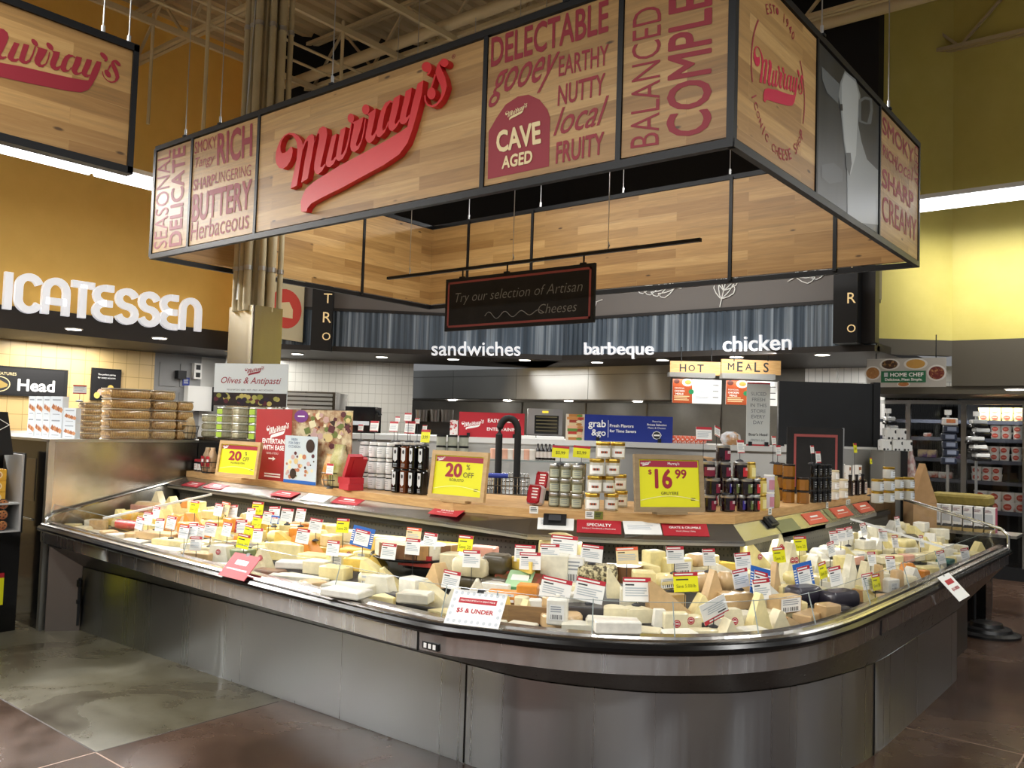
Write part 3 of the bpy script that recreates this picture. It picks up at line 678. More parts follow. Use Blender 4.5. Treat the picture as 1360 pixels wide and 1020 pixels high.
# right face: round shop seal, animal portrait, words
for i in range(3):
    m_ = MB()
    base = WOOD if i != 1 else grain('grey_photo_print', '232527', '3d4042', 1.6, .35, (.35, .7), (1, 2, .5))
    m_.box(CX1 - TH, CX1, ry[i] + G, ry[i + 1] - G, CZ0 + .03, CZ1 - .03, base)
    if i == 0:
        cy, cz, r = (ry[0] + ry[1]) / 2, (CZ0 + CZ1) / 2, .36
        for word, mid, sg, sz in (('ICONIC CHEESE SHOP', -90, 1, .058), ('EST. 1940', 90, -1, .05)):
            for k, ch in enumerate(word):
                if ch == ' ': continue
                a = math.radians(mid + sg * (k - (len(word) - 1) / 2) * 7.2); p = V3(CX1, cy + r * math.cos(a), cz + r * math.sin(a))
                up = V3(0, -math.cos(a), -math.sin(a)) * sg; rt_ = V3(0, -math.sin(a), math.cos(a)) * sg
                label_text(m_, ch, p, rt_, up, .036, sz, 0, 0, REDP, .012, lift=.002)
        for a0, a1 in ((-18, 38), (142, 198)):
            for k in range(14):
                u, v = [math.radians(a0 + (a1 - a0) * q / 14) for q in (k, k + 1)]
                m_.quad(*[V3(CX1 + .002, cy + rr * math.cos(t_), cz + rr * math.sin(t_)) for rr, t_ in ((r - .012, u), (r, u), (r, v), (r - .012, v))], REDP)
        c = V3(CX1, cy - .33, cz - .16); logo(m_, c, c + Y * .66, c + Z * .66 / LASP * 1.05, PINKP, .002)
    if i == 1:
        R1 = lambda x, y: onx(960 + x / 3.4, y / 3.4, CX1)
        def blob(pts, mm, lift): m_.poly([R1(*p) + X * lift for p in pts], mm)
        g = [M('photo_grey_%d' % k, h, .35) for k, h in enumerate(('b4b9b9', '8f9496', '666b6e', '45494c', '232629'))]
        blob([(530, 490), (545, 640), (560, 760), (562, 1000), (700, 1015), (700, 770), (650, 720), (625, 640), (610, 560), (620, 430), (600, 360), (550, 320), (530, 370), (522, 430)][::-1], g[1], .0015)
        blob([(535, 470), (548, 640), (575, 790), (600, 700), (606, 560), (612, 430), (598, 370), (550, 330), (535, 380)][::-1], g[0], .0022)
        blob([(445, 300), (448, 360), (470, 420), (520, 470), (526, 380), (490, 345)][::-1], g[2], .0018)
        blob([(612, 450), (612, 550), (645, 562), (668, 560), (676, 500), (672, 445), (640, 436)][::-1], g[2], .0026)
        blob([(622, 462), (622, 545), (650, 555), (664, 500), (662, 455), (640, 448)][::-1], g[4], .003)
        blob([(553, 690), (553, 750), (570, 795), (580, 740), (575, 690)][::-1], g[3], .003)
        blob([(445, 745), (445, 800), (480, 830), (540, 820), (540, 770), (500, 735)][::-1], g[3], .0018)
        blob([(528, 470), (530, 500), (540, 500), (538, 470)][::-1], g[4], .003)
    if i == 2:
        sidew(m_, [('SMOKY', (1171.8, 176.5), (1213, 219), (1171.8, 153), dict(b=.02)), ('RICH', (1172.4, 206), (1190, 223), (1172.4, 191), dict(b=.02)), ('local', (1190.5, 227), (1212, 241), (1190.5, 207), dict(s=.3)),
                   ('SHARP', (1171.5, 248), (1213, 280), (1171.5, 222), dict(b=.03)), ('CREAMY', (1171.5, 292), (1217, 322), (1171.5, 258), dict(b=.01)), ('AGED', (1220, 250), (1220.5, 198), (1214, 244), {})], PR, REDP)
    obj('sign_panel', m_, can, True)
# frames: black angle rails and mullions
m_ = MB()
for z in (CZ0, CZ1):
    s = .036
    for y in (CY0, CY1): m_.box(CX0 - .006, CX1 + .006, y - s / 2 + (.008 if y == CY0 else -.008), y + s / 2 + (.008 if y == CY0 else -.008), z - .02, z + .02, BLACK)
    for x in (CX0, CX1): m_.box(x - s / 2 + (.008 if x == CX0 else -.008), x + s / 2 + (.008 if x == CX0 else -.008), CY0, CY1, z - .02, z + .02, BLACK)
obj('frame_rail', m_, can, True)
def mull(a, b_, c_, d):
    m_ = MB(); m_.box(a, b_, c_, d, CZ0, CZ1, BLACK); obj('frame_mullion', m_, can, True)
for x in fx[1:-1]: mull(x - .015, x + .015, CY0 - .008, CY0 + .04)
for x in bx[1:-1]: mull(x - .015, x + .015, CY1 - .04, CY1 + .008)
for y in ly[1:-1]: mull(CX0 - .008, CX0 + .04, y - .015, y + .015)
for y in ry[1:-1]: mull(CX1 - .04, CX1 + .008, y - .012, y + .012)
for x in (CX0, CX1):
    for y in (CY0, CY1): mull(x - .028, x + .012 if x == CX0 else x + .008, y - .008 if y == CY0 else y - .03, y + .03 if y == CY0 else y + .008)
cab = [(fx[1] - .12, CY0), (-5.9, CY0), (-4.55, CY0), (-2.6, CY0), (-6.86, 4.9), (-6.86, 6.3), (-6.3, CY1), (-5.3, CY1), (-4.3, CY1), (-3.2, CY1), (CX1, 4.75), (CX1, 6.1)]
for x, y in cab:
    m_ = MB(); m_.tube([(x, y, CZ1 + .02), (x, y, 6.25)], .004, ALU, 6); m_.tube([(x, y, CZ1 + .01), (x, y, CZ1 + .08)], .01, SILV, 8); m_.box(x - .02, x + .02, y - .015, y + .015, CZ1 + .015, CZ1 + .03, BLACK)
    obj('hanging_cable', m_, can, True)
# ------------------------------------------------------------------ second hanging sign at the left
t = thing('hanging_sign', 'oak plank hanging sign with red script at the top left, seen past its right end', 'sign', (-4.52, 1.2, 2.97))
yE = onx(175, 226, -4.52).y; m_ = MB(); m_.box(-4.56, -4.52, -.75, yE - .03, 2.99, 3.64, WOOD)
a = onx(-66, 158, -4.52); LLp = V3(-4.52, onx(-95, 100, -4.52).y, 3.10)
e = onx(159, 105, -4.52)
w = e.y - LLp.y + .02
zl = onx(112, 140, -4.52).z; logo(m_, V3(-4.52, e.y - .84, zl), V3(-4.52, e.y + .0, zl), V3(-4.52, e.y - .84, zl + .37), REDP, .002, 0, .18)
obj('sign_panel', m_, t, True)
m_ = MB()
for z in (2.975, 3.655): m_.box(-4.575, -4.505, -.78, yE, z - .02, z + .02, BLACK)
for y in (-.77, yE): m_.box(-4.575, -4.505, y - .03, y, 2.96, 3.67, BLACK)
obj('frame', m_, t, True)
for px in (137, 172):
    y = onx(px, 40, -4.54).y; m_ = MB(); m_.tube([(-4.54, y, 3.67), (-4.54, y, 6.25)], .004, ALU, 6); m_.tube([(-4.54, y, 3.67), (-4.54, y, 3.72)], .011, SILV, 8); obj('hanging_cable', m_, t, True)
# ------------------------------------------------------------------ column with pipes
COLP = grain('column_paint', 'b9ab88', 'a99b79', 4, .45)
KY = 4.32; ka, kb = ony(303, 450, KY).x, ony(335, 450, KY).x; kyb = onx(374, 450, kb).y; kc, kcy = (ka + kb) / 2, (KY + kyb) / 2
t = thing('column', 'beige steel column with conduits, boxed in steel lower down, inside the left of the canopy', 'column', (kc, kcy, 0))
m_ = MB(); m_.box(kc - .1, kc + .1, kcy - .1, kcy - .08, 0, 7, COLP); m_.box(kc - .1, kc + .1, kcy + .08, kcy + .1, 0, 7, COLP); m_.box(kc - .015, kc + .015, kcy - .08, kcy + .08, 0, 7, COLP); obj('steel_post', m_, t, True)
for dx, dy, r in ((-.10, -.15, .032), (-.02, -.15, .025), (.07, -.15, .035), (.15, -.06, .03), (.15, .04, .038), (.14, .14, .025)):
    x, y = kc + dx, kcy + dy; m_ = MB(); m_.tube([(x, y, 2.6), (x, y, 7)], r, COLP, 12)
    for z in (2.98, 3.6, 4.3, 5.2): m_.tube([(x, y, z - .02), (x, y, z + .02)], r + .006, ALU, 10)
    obj('conduit', m_, t, True)
m_ = MB(); m_.tube([(kc - .06, KY - .01, 2.7), (kc - .03, KY - .02, 3.3), (kc - .07, KY - .01, 4.0), (kc, KY - .03, 4.7), (kc + .04, KY - .02, 5.6), (kc, KY - .02, 6.6)], .009, WHPAINT, 6); obj('loose_cable', m_, t, True)
m_ = MB(); zt = ony(335, 405, KY).z; m_.box(ka, kb, KY, kyb, 0, zt, steel('column_wrap_steel', 'c2bcaa', .24)); obj('steel_wrap', m_, t, True)
m_ = MB(); m_.box(kb - .012, kb + .003, KY - .003, KY + .012, .1, zt, STEELD); obj('corner_seam', m_, t, True)
# ------------------------------------------------------------------ chalkboard on its rod
t = thing('chalkboard_sign', 'hanging black chalkboard with a thin red border and chalk writing, below the canopy', 'sign', (-4.2, 5.2, 2.4))
PK = lambda x, y: ony(x, y, 5.2)
a, b_ = PK(590, 441), PK(788, 427); zt = PK(590, 377).z
x0, x1, z0, z1 = a.x, b_.x, (a.z + b_.z) / 2, PK(788, 349).z
m_ = MB(); m_.box(x0, x1, 5.2, 5.225, z0, z1, CHALK)
PINKB = M('dusty_red_border', '9c4a48', .6); q = .028; k = .018; yy = 5.1988
for (u0, u1, w0, w1) in ((x0 + q, x1 - q, z0 + q, z0 + q + k), (x0 + q, x1 - q, z1 - q - k, z1 - q), (x0 + q, x0 + q + k, z0 + q, z1 - q), (x1 - q - k, x1 - q, z0 + q, z1 - q)):
    m_.quad((u0, yy, w0), (u1, yy, w0), (u1, yy, w1), (u0, yy, w1), PINKB)
CH = M('chalk', '8f8f8c', .9)
O = V3(x0, 5.2, z0); w, h = x1 - x0, z1 - z0
label_text(m_, 'Try our selection of Artisan', O, X, Z, w * .86, h * .3, w * .5, h * .60, CH, -.012, .25); label_text(m_, 'Cheeses', O, X, Z, w * .24, h * .2, w * .78, h * .29, CH, -.012, .25)
pts = [V3(x0 + w * (.3 + .4 * i / 30), 5.196, z0 + h * (.24 + .07 * math.sin(i * .75) * (1 - i / 60))) for i in range(31)]
m_.tube(pts, .003, CH, 5); obj('board', m_, t, True)
m_ = MB(); r0, r1 = PK(514, 371), PK(930, 316); zr = (r0.z + r1.z) / 2; m_.box(r0.x, r1.x, 5.195, 5.225, zr - .012, zr + .012, BLACK); obj('rod', m_, t, True)
for u in (.12, .44, .93):
    x = x0 + w * u; m_ = MB(); m_.tube([(x, 5.21, z1), (x, 5.21, zr - .01)], .007, BLACK, 6); m_.box(x - .03, x + .02, 5.2, 5.22, z1 - .005, z1 + .012, BLACK); obj('hook', m_, t, True)
for u in (.09, .47, .76):
    x = r0.x + (r1.x - r0.x) * u; m_ = MB(); m_.tube([(x, 5.21, zr + .01), (x, 5.21, 6.25)], .003, ALU, 6); m_.tube([(x, 5.21, zr + .01), (x + .01, 5.21, zr + .04), (x, 5.21, zr + .07)], .006, SILV, 6); obj('hanging_cable', m_, t, True)
# ================================================================== refrigerated cheese case (L-shaped island, rounded corner)
def catmull(P, n=6):
    P = [Vector(p) for p in P]; out = []
    for i in range(len(P) - 1):
        a, b_, c_, d = P[max(i - 1, 0)], P[i], P[i + 1], P[min(i + 2, len(P) - 1)]
        for k in range(n):
            t = k / n; out.append(.5 * ((2 * b_) + (c_ - a) * t + (2 * a - 5 * b_ + 4 * c_ - d) * t * t + (3 * b_ - a - 3 * c_ + d) * t ** 3))
    out.append(P[-1]); return out
def path(P, n=6, sm=True):
    q = catmull(P, n) if sm else [Vector(p) for p in P]; r = []
    for i, p in enumerate(q):
        t = (q[min(i + 1, len(q) - 1)] - q[max(i - 1, 0)]).normalized(); r.append((p, Vector((t.y, -t.x))))
    return r
RIM0 = [(-6.75, 2.79), (-4.96, 2.70), (-3.44, 2.66), (-2.62, 2.655), (-2.29, 2.735), (-1.98, 2.85), (-1.73, 3.01), (-1.51, 3.23), (-1.33, 3.55), (-1.245, 3.97), (-1.217, 4.6), (-1.20, 5.48), (-1.182, 6.7), (-1.165, 7.8)]
BASE0 = [(-6.60, 3.045), (-4.77, 3.12), (-3.7, 3.15), (-2.79, 3.17), (-2.41, 3.19), (-1.97, 3.38), (-1.725, 3.585), (-1.588, 3.755), (-1.46, 4.015), (-1.366, 4.363), (-1.31, 4.7), (-1.296, 5.25), (-1.286, 6.55)]
RIM = path(RIM0, 6); BASE = path(BASE0, 6)
WOODF = [(-6.72, 3.93), (-5.0, 3.83), (-3.46, 3.76), (-2.95, 3.87), (-2.30, 4.30), (-2.05, 4.60), (-2.06, 5.6), (-2.10, 7.36)]   # front edge of the oak shelf
STRIPF = [(-6.60, 3.60), (-4.59, 3.52), (-3.27, 3.50), (-2.66, 3.45), (-2.43, 3.60), (-2.14, 3.84), (-1.80, 4.10), (-1.78, 4.86), (-1.755, 5.73), (-1.774, 7.0)]
SZL = [1.072, 1.072, 1.072] + [1.045] * 7
STRIPF = [(x * (1.65 - z) / .55, y * (1.65 - z) / .55) for (x, y), z in zip(STRIPF, SZL)]
def offs(P, d):
    r = []; Q = [Vector(p) for p in P]
    for i, p in enumerate(Q):
        t1 = (Q[i] - Q[max(i - 1, 0)]); t2 = (Q[min(i + 1, len(Q) - 1)] - Q[i]); t1 = t1.normalized() if t1.length else t2.normalized(); t2 = t2.normalized() if t2.length else t1
        n = (Vector((-t1.y, t1.x)) + Vector((-t2.y, t2.x))).normalized(); k = 1 / max(.5, n.dot(Vector((-t1.y, t1.x)))); q = p + n * d * k; r.append((q.x, q.y))
    return r
def polyd(p, P):
    best = 1e9
    for a, b_ in zip(P, P[1:]):
        d = b_ - a; t = max(0, min(1, (p - a).dot(d) / d.length_squared)); best = min(best, (p - a - d * t).length)
    return best
RP = [Vector((p.x, p.y)) for p, n in RIM]
def deckz(p):
    d = polyd(Vector((p[0], p[1])), RP)
    return .715 + .13 * max(0, min(1, (d - .1) / .8))
def deck(px, py, dz=0):
    z = .75 + dz
    for _ in range(14):
        q = onz(px, py, z); z = z * .4 + .6 * (deckz(q) + dz)
    q = onz(px, py, z); return Vector((q.x, q.y, z))
case = thing('cheese_display_case', 'long brushed steel refrigerated cheese case with a rounded corner, glass rim and oak shelf', 'display case', (-2.6, 3.6, 0))
# base panels, split at the seams
seg = [i for i, (p, n) in enumerate(BASE)]
cut = min(seg, key=lambda i: abs(BASE[i][0].x + 2.79)); cut2 = min(seg, key=lambda i: (BASE[i][0] - Vector((-1.31, 4.7))).length)
for a, b_ in ((0, cut), (cut, cut2), (cut2, len(BASE) - 1)):
    m_ = MB(); m_.sweep(BASE[a:b_ + 1], [(-.004, 0), (0, .02), (0, .475), (-.02, .485)], STEELV, smooth=True); obj('base_panel', m_, case, True)
    if a: m_ = MB(); p, n = BASE[a]; m_.cbox((p.x + n.x * .001, p.y + n.y * .001, .24), (.006, .006, .47), BLACK); obj('panel_seam', m_, case, True)
m_ = MB(); p = BASE[-1][0]; m_.box(-1.9, p.x, p.y - .01, p.y, 0, .48, STEELD); m_.box(-1.9, -1.42, p.y, 7.6, 0, .5, STEELD); obj('base_end', m_, case, True)
m_ = MB(); m_.box(-6.74, -6.72, 3.05, 4.2, 0, .75, STEELD); obj('base_end', m_, case, True)
m_ = MB(); a, b_ = V3(-6.745, 2.86, 0), V3(-6.60, 3.05, 0); nn = V3(.76, -.65, 0) * .012
m_.hexa([a, a + nn, b_ + nn, b_, a + Z * .66, a + nn + Z * .66, b_ + nn + Z * .60, b_ + Z * .60], STEELD); obj('corner_panel', m_, case, True)
m_ = MB(); m_.bar((-6.60, 3.03, .04), (-6.58, 3.02, .40), .018, .014, BLACK); m_.cbox((-6.58, 3.015, .36), (.03, .02, .05), BLACK); m_.cbox((-6.585, 3.02, .22), (.028, .02, .03), BLACK); obj('hinge_bar', m_, case, True)
# underside from the band in to the base
def loft(P, zp, Q, zq, m):
    mm = MB(); n = 60
    def samp(PP, t):
        L_ = [0]
        for a, b_ in zip(PP, PP[1:]): L_.append(L_[-1] + (b_[0] - a[0]).length)
        s = t * L_[-1]
        for i in range(len(L_) - 1):
            if s <= L_[i + 1] + 1e-9: k = (s - L_[i]) / (L_[i + 1] - L_[i]); return PP[i][0].lerp(PP[i + 1][0], k)
        return PP[-1][0]
    vs = []
    for i in range(n + 1):
        a, b_ = samp(P, i / n), samp(Q, i / n); vs += [(a.x, a.y, zp), (b_.x, b_.y, zq)]
    mm.add(vs, [(2 * i, 2 * i + 1, 2 * i + 3, 2 * i + 2) for i in range(n)], m, True); return mm
def near_i(P, q): return min(range(len(P)), key=lambda i: (P[i][0] - Vector(q)).length)
# loft corner to corner so that seams line up
mm = MB()
rk = [near_i(RIM, (-6.75, 2.79)), near_i(RIM, (-2.62, 2.655)), near_i(RIM, (-1.73, 3.01)), near_i(RIM, (-1.245, 4.3)), len(RIM) - 1]
bk = [0, cut, near_i(BASE, (-1.85, 3.47)), near_i(BASE, (-1.366, 4.363)), len(BASE) - 1]
for k in range(4):
    l = loft([(p - n * .015, n) for p, n in RIM[rk[k]:rk[k + 1] + 1]], .672, BASE[bk[k]:bk[k + 1] + 1], .48, STEELD)
    o = len(mm.v); mm.v += l.v; mi = mm.mi(STEELD)
    for f in l.f: mm.f.append([o + i for i in f]); mm.m.append(mi); mm.sm.append(True)
obj('underside_panel', mm, case, True)
for a, b_ in zip([0, near_i(RIM, (-2.62, 2.655)), near_i(RIM, (-1.22, 4.5))], [near_i(RIM, (-2.62, 2.655)), near_i(RIM, (-1.22, 4.5)), len(RIM) - 1]):
    m_ = MB(); m_.sweep(RIM[a:b_ + 1], [(-.015, .67), (.0, .675), (.002, .755)], STEELB, smooth=False); obj('steel_band', m_, case, True)
    if a: p, n = RIM[a]; m_ = MB(); m_.cbox((p.x + n.x * .002, p.y + n.y * .002, .713), (.006, .006, .084), BLACK); obj('panel_seam', m_, case, True)
RUB = M('black_rubber_bumper', '08080a', .22)
m_ = MB(); m_.sweep(RIM, [(-.01, .752), (.016, .755), (.028, .768), (.028, .782), (.016, .796), (-.01, .799)], RUB, smooth=True); obj('bumper_rail', m_, case, True)
m_ = MB(); m_.sweep(RIM, [(0, .795), (.004, .806), (-.004, .812), (-.022, .806), (-.030, .808), (-.036, .818), (-.075, .822), (-.082, .815)], steel('rim_rail_aluminium', 'c2beb8', .2, False, 50), smooth=False); obj('rim_rail', m_, case, True)
DARKIN = M('case_interior_dark', '3a3a3a', .45)
m_ = MB(); m_.sweep(RIM, [(-.082, .815), (-.09, .70), (-.1, .70)], DARKIN); obj('inner_lip', m_, case, True)
# deck that the cheese lies on
DECKM = M('case_deck', '4c4c4a', .5)
def seat(i, d): p, n = RIM[i]; q = p - n * d; return q
m_ = MB(); vs = []; NN = len(RIM)
BACKP = path([(-6.72, 3.88), (-4.6, 3.79), (-3.48, 3.78), (-3.0, 3.90), (-2.76, 4.05), (-2.44, 4.32), (-2.09, 4.62), (-2.06, 5.0), (-2.05, 5.75), (-2.05, 7.7)], 5)
def at_s(PP, t):
    L_ = [0]
    for a, b_ in zip(PP, PP[1:]): L_.append(L_[-1] + (b_[0] - a[0]).length)
    s = t * L_[-1]
    for i in range(len(L_) - 1):
        if s <= L_[i + 1] + 1e-9: k = (s - L_[i]) / (L_[i + 1] - L_[i]); return PP[i][0].lerp(PP[i + 1][0], k)
    return PP[-1][0]
nb = 70
for i in range(nb + 1):
    a = at_s([(p - n * .09, n) for p, n in RIM], i / nb); b_ = at_s(BACKP, i / nb)
    for k in range(4): q = a.lerp(b_, k / 3); vs.append((q.x, q.y, deckz(q) - .03))
m_.add(vs, [(4 * i + k, 4 * i + k + 1, 4 * i + k + 5, 4 * i + k + 4)[::-1] for i in range(nb) for k in range(3)], DECKM); obj('product_deck', m_, case, True)
# perforated back panel
PERF = M('perforated_panel', '3a3934', .5); N, L, b = nodes(PERF)
t_ = N.new('ShaderNodeTexCoord'); sp = N.new('ShaderNodeSeparateXYZ'); L.new(t_.outputs['Object'], sp.inputs[0])
def mth(op, a, v=None, w=None):
    x = N.new('ShaderNodeMath'); x.operation = op
    for i, q in enumerate((a, v, w)):
        if q is None: continue
        if isinstance(q, (int, float)): x.inputs[i].default_value = q
        else: L.new(q, x.inputs[i])
    return x.outputs[0]
uu = mth('FRACT', mth('MULTIPLY', mth('SUBTRACT', sp.outputs[0], mth('MULTIPLY', sp.outputs[1], -1.0)), 28)); vv = mth('FRACT', mth('MULTIPLY', sp.outputs[2], 28))
dd = mth('ADD', mth('POWER', mth('SUBTRACT', uu, .5), 2), mth('POWER', mth('SUBTRACT', vv, .5), 2))
L.new(mix(N, L, mth('LESS_THAN', dd, .03), '413f39', '0b0b0b'), b.inputs['Base Color'])
m_ = MB(); m_.sweep(BACKP, [(0, .8), (0, 1.03), (.01, 1.045)], PERF); obj('back_panel', m_, case, True)
m_ = MB(); m_.sweep(BACKP, [(.006, 1.0), (.02, 1.0), (.02, 1.03)], BLACK); obj('back_trim', m_, case, True)
# sloping sign ledge and oak shelf
WP = path(WOODF, 1, False); SP = [(Vector(p), None) for p in STRIPF]
def facet(P0, z0, P1, z1, m, thick=.012):
    mm = MB()
    for k in range(len(P0) - 1):
        a, b_, c_, d = V3(*P0[k], z0), V3(*P0[k + 1], z0), V3(*P1[k + 1], z1[k + 1]), V3(*P1[k], z1[k]); dn_ = V3(0, 0, -thick)
        mm.hexa([d + dn_, c_ + dn_, b_ + dn_, a + dn_, d, c_, b_, a], m)
    return mm
W2 = [(-6.72, 3.93), (-5.0, 3.83), (-3.46, 3.76), (-2.95, 3.87), (-2.72, 4.02), (-2.43, 4.21), (-2.05, 4.58), (-2.06, 5.1), (-2.06, 5.9), (-2.09, 7.2)]
W2f = [(x, y) for x, y in W2]
STRIPF = [(-6.72, 3.765)] + STRIPF[1:3] + offs(W2f, -.085)[3:]
LEDGE0, LEDGE1 = 1.128, 1.072
LEDG = grain('ledge_steel', 'a9a8a4', 'b9b8b4', 3, .24, metal=1)
for a, b_ in ((0, 3), (3, 6), (6, 9)):
    obj('sign_ledge', facet(W2f[a:b_ + 1], LEDGE0, STRIPF[a:b_ + 1], SZL[a:b_ + 1], LEDG), case, True)
m_ = MB()
for k in range(len(STRIPF) - 1):
    a, b_ = V3(*STRIPF[k], SZL[k] + .001), V3(*STRIPF[k + 1], SZL[k + 1] + .001)
    m_.hexa([a - Z * .028, b_ - Z * .028, b_ - Z * .028 + Y * .006, a - Z * .028 + Y * .006, a, b_, b_ + Y * .006, a + Y * .006], ALU)
obj('ledge_lip', m_, case, True)
WB = [(-6.72, 4.30), (-5.0, 4.26), (-3.8, 4.46), (-3.3, 4.62), (-2.8, 4.92), (-2.6, 5.1), (-2.62, 5.6), (-2.68, 7.36)]
for a, b_ in ((0, 2), (2, 5), (5, 7)):
    m_ = MB()
    for k in range(a, b_):
        p, q, r, s = WOODF[k], WOODF[k + 1], WB[k + 1], WB[k]
        m_.hexa([V3(*p, 1.13), V3(*q, 1.13), V3(*r, 1.13), V3(*s, 1.13), V3(*p, 1.18), V3(*q, 1.18), V3(*r, 1.18), V3(*s, 1.18)], OAKB)
    obj('oak_shelf', m_, case, True)
m_ = MB()   # cabinet body under the shelf
WI = offs(WOODF, .10); WI2 = [(x - .02, y - .03) for x, y in WB]
for k in range(len(WOODF) - 1):
    p, q, r, s = WI[k], WI[k + 1], WI2[k + 1], WI2[k]
    m_.hexa([V3(*p, 0), V3(*q, 0), V3(*r, 0), V3(*s, 0), V3(*p, 1.129), V3(*q, 1.129), V3(*r, 1.129), V3(*s, 1.129)], STEELD)
obj('cabinet_back', m_, case, True)
# front glass: separate panes with clips
gi = [0, 7, 13, 19, near_i(RIM, (-2.29, 2.735)), near_i(RIM, (-1.9, 2.9)), near_i(RIM, (-1.6, 3.13)), near_i(RIM, (-1.40, 3.42)), near_i(RIM, (-1.27, 3.85)), near_i(RIM, (-1.22, 4.5)), near_i(RIM, (-1.205, 5.2)), near_i(RIM, (-1.195, 5.9)), len(RIM) - 1]
for a, b_ in zip(gi, gi[1:]):
    sub = RIM[a:b_ + 1]
    m_ = MB(); m_.sweep(sub, [(-.052, .818), (-.085, .945)], GLASS); obj('glass_pane', m_, case, True, 'clear glass pane')
    m_ = MB(); m_.tube([(p.x - n.x * .085, p.y - n.y * .085, .946) for p, n in sub], .0014, M('glass_edge', '9aa5a2', .1, 0, .8), 5)
    p, n = sub[0]; m_.tube([(p.x - n.x * .05, p.y - n.y * .05, .818), (p.x - n.x * .087, p.y - n.y * .087, .95)], .0026, M('glass_edge'), 5); obj('glass_edge', m_, case, True)
# end glass with steel rails
RAILM = M('polished_rail', 'd0cfcb', .18, 1)
for x, p0, p1 in ((-6.74, (2.83, .80), (4.0, 1.13)), ):
    m_ = MB(); m_.tube([(x, p0[0] - .02, .76), (x, p0[0] - .01, .84), (x, p0[0] + .05, .88), (x, p1[0], p1[1])], .012, RAILM); obj('end_rail', m_, case, True)
m_ = MB(); e0, e1 = onx(1337, 722, -1.165), V3(-2.09, 7.75, 1.15)
m_.tube([(-1.165, 7.8, .76), (-1.168, 7.8, .90), (-1.22, 7.8, .95), (-2.05, 7.75, 1.16)], .014, RAILM); obj('end_rail', m_, case, True)
m_ = MB(); m_.quad((-1.18, 7.79, .78), (-1.95, 7.79, .78), (-2.0, 7.76, 1.14), (-1.2, 7.79, .93), GLASS); obj('glass_pane', m_, case, True)
def divider(p0, p1, z0a, z0b):
    m_ = MB(); a, b_ = V3(*p0), V3(*p1); m_.quad(V3(a.x, a.y, z0a), V3(b_.x, b_.y, z0b), b_, a, GLASS); obj('divider_pane', m_, case, True)
    m_ = MB(); m_.bar(a, b_, .014, .014, M('white_edge', 'dcdedb', .35)); obj('divider_edge', m_, case, True)
divider((-5.87, 2.83, .925), (-5.82, 3.62, 1.06), .75, .82)
divider((-1.3, 6.25, .93), (-1.93, 6.3, 1.06), .75, .83)
# small fittings on the band
m_ = MB(); p, n = RIM[near_i(RIM, (-2.66, 2.655))]; c_ = V3(-2.55, 2.662, .70)
m_.cbox(c_, (.09, .012, .03), BLACK); 
for k in range(3): m_.cbox(c_ + V3(-.028 + k * .027, -.007, 0), (.016, .002, .02), WHITE)
obj('control_label', m_, case, True)
m_ = MB(); c_ = V3(-6.5, 2.79, .69); m_.cbox(c_, (.2, .012, .06), BLACK); m_.cbox(c_ + V3(-.02, -.008, 0), (.05, .004, .03), WHITE); obj('control_label', m_, case, True)
# case lighting: LED strips under the ledge
for k in range(len(STRIPF) - 1):
    a, b_ = Vector(STRIPF[k]), Vector(STRIPF[k + 1]); d = b_ - a; c_ = (a + b_) / 2; nn = Vector((-d.y, d.x)).normalized()
    if d.length < .2: continue
    q = c_ + nn * .03; ang = math.atan2(d.y, d.x)
    l = area('case_led', (q.x, q.y, SZL[k + 1] - .03), (0, 0, 0), d.length * .95, .03, (1.5 if c_.x < -2.2 else 1.4) * d.length, (1, .97, .90))
    l.rotation_euler = (math.radians(-28), 0, ang)
for k, (p, q) in enumerate((((-6.3, 3.7), (-3.6, 3.62)), )): pass
# ------------------------------------------------------------------ cards on the ledge
def on_ledge(px, py):
    best = None
    for k in range(len(STRIPF) - 1):
        a, b_, c_ = V3(*W2f[k], LEDGE0), V3(*W2f[k + 1], LEDGE0), V3(*STRIPF[k + 1], SZL[k + 1]); d = V3(*STRIPF[k], SZL[k])
        n = (b_ - a).cross(d - a).normalized()
        p = onp(px, py, a, n); U = (c_ - d).normalized(); u0 = (d - p).dot(U); u1 = (c_ - p).dot(U)
        if u0 <= .02 and u1 >= -.02: best = (p, U, -n if n.z < 0 else n)
    return best
def ledge_card(x0, x1, y0, y1, kind, title, sub, label, group=None):
    r = on_ledge((x0 + x1) / 2, (y0 + y1) / 2)
    if not r: return
    p, U, n = r; V_ = n.cross(U)
    a, b_ = on_ledge(x0, (y0 + y1) / 2) or r, on_ledge(x1, (y0 + y1) / 2) or r
    w = max(.08, (b_[0] - a[0]).length); h = .092
    t = thing('ledge_card', label, 'card', tuple(p + n * .002)); c_ = p + n * .004
    m_ = MB(); m = {'red': RED, 'white': PAPER, 'orange': M('coral_card', 'd4553c', .5), 'olive': M('olive_card', '7c7f52', .5)}[kind]
    m_.plate(c_, U, V_, w, h, .003, m)
    if title: label_text(m_, title, c_, U, V_, w * .7, h * .22, 0, h * .12, WHITE, .02); 
    elif kind in ('red', 'orange'): label_text(m_, 'CHEESE' if 0 else '▬▬', c_, U, V_, w * .4, h * .18, 0, h * .1, WHITE) if 0 else rect(m_, c_, U, V_, -w * .2, w * .2, h * .06, h * .2, WHITE)
    if sub: label_text(m_, sub, c_, U, V_, w * .75, h * .14, 0, -h * .17, WHITE)
    elif kind in ('red', 'orange'): rect(m_, c_, U, V_, -w * .32, w * .32, -h * .16, -h * .12, WHITE)
    elif kind == 'white': lines(m_, c_, U, V_, -w * .4, w * .3, -h * .2, h * .2, 3, LGREY)
    obj('card', m_, t, True)
ledge_card(208, 243, 628, 643, 'red', '', '', 'red category card at the far left end of the sign ledge')
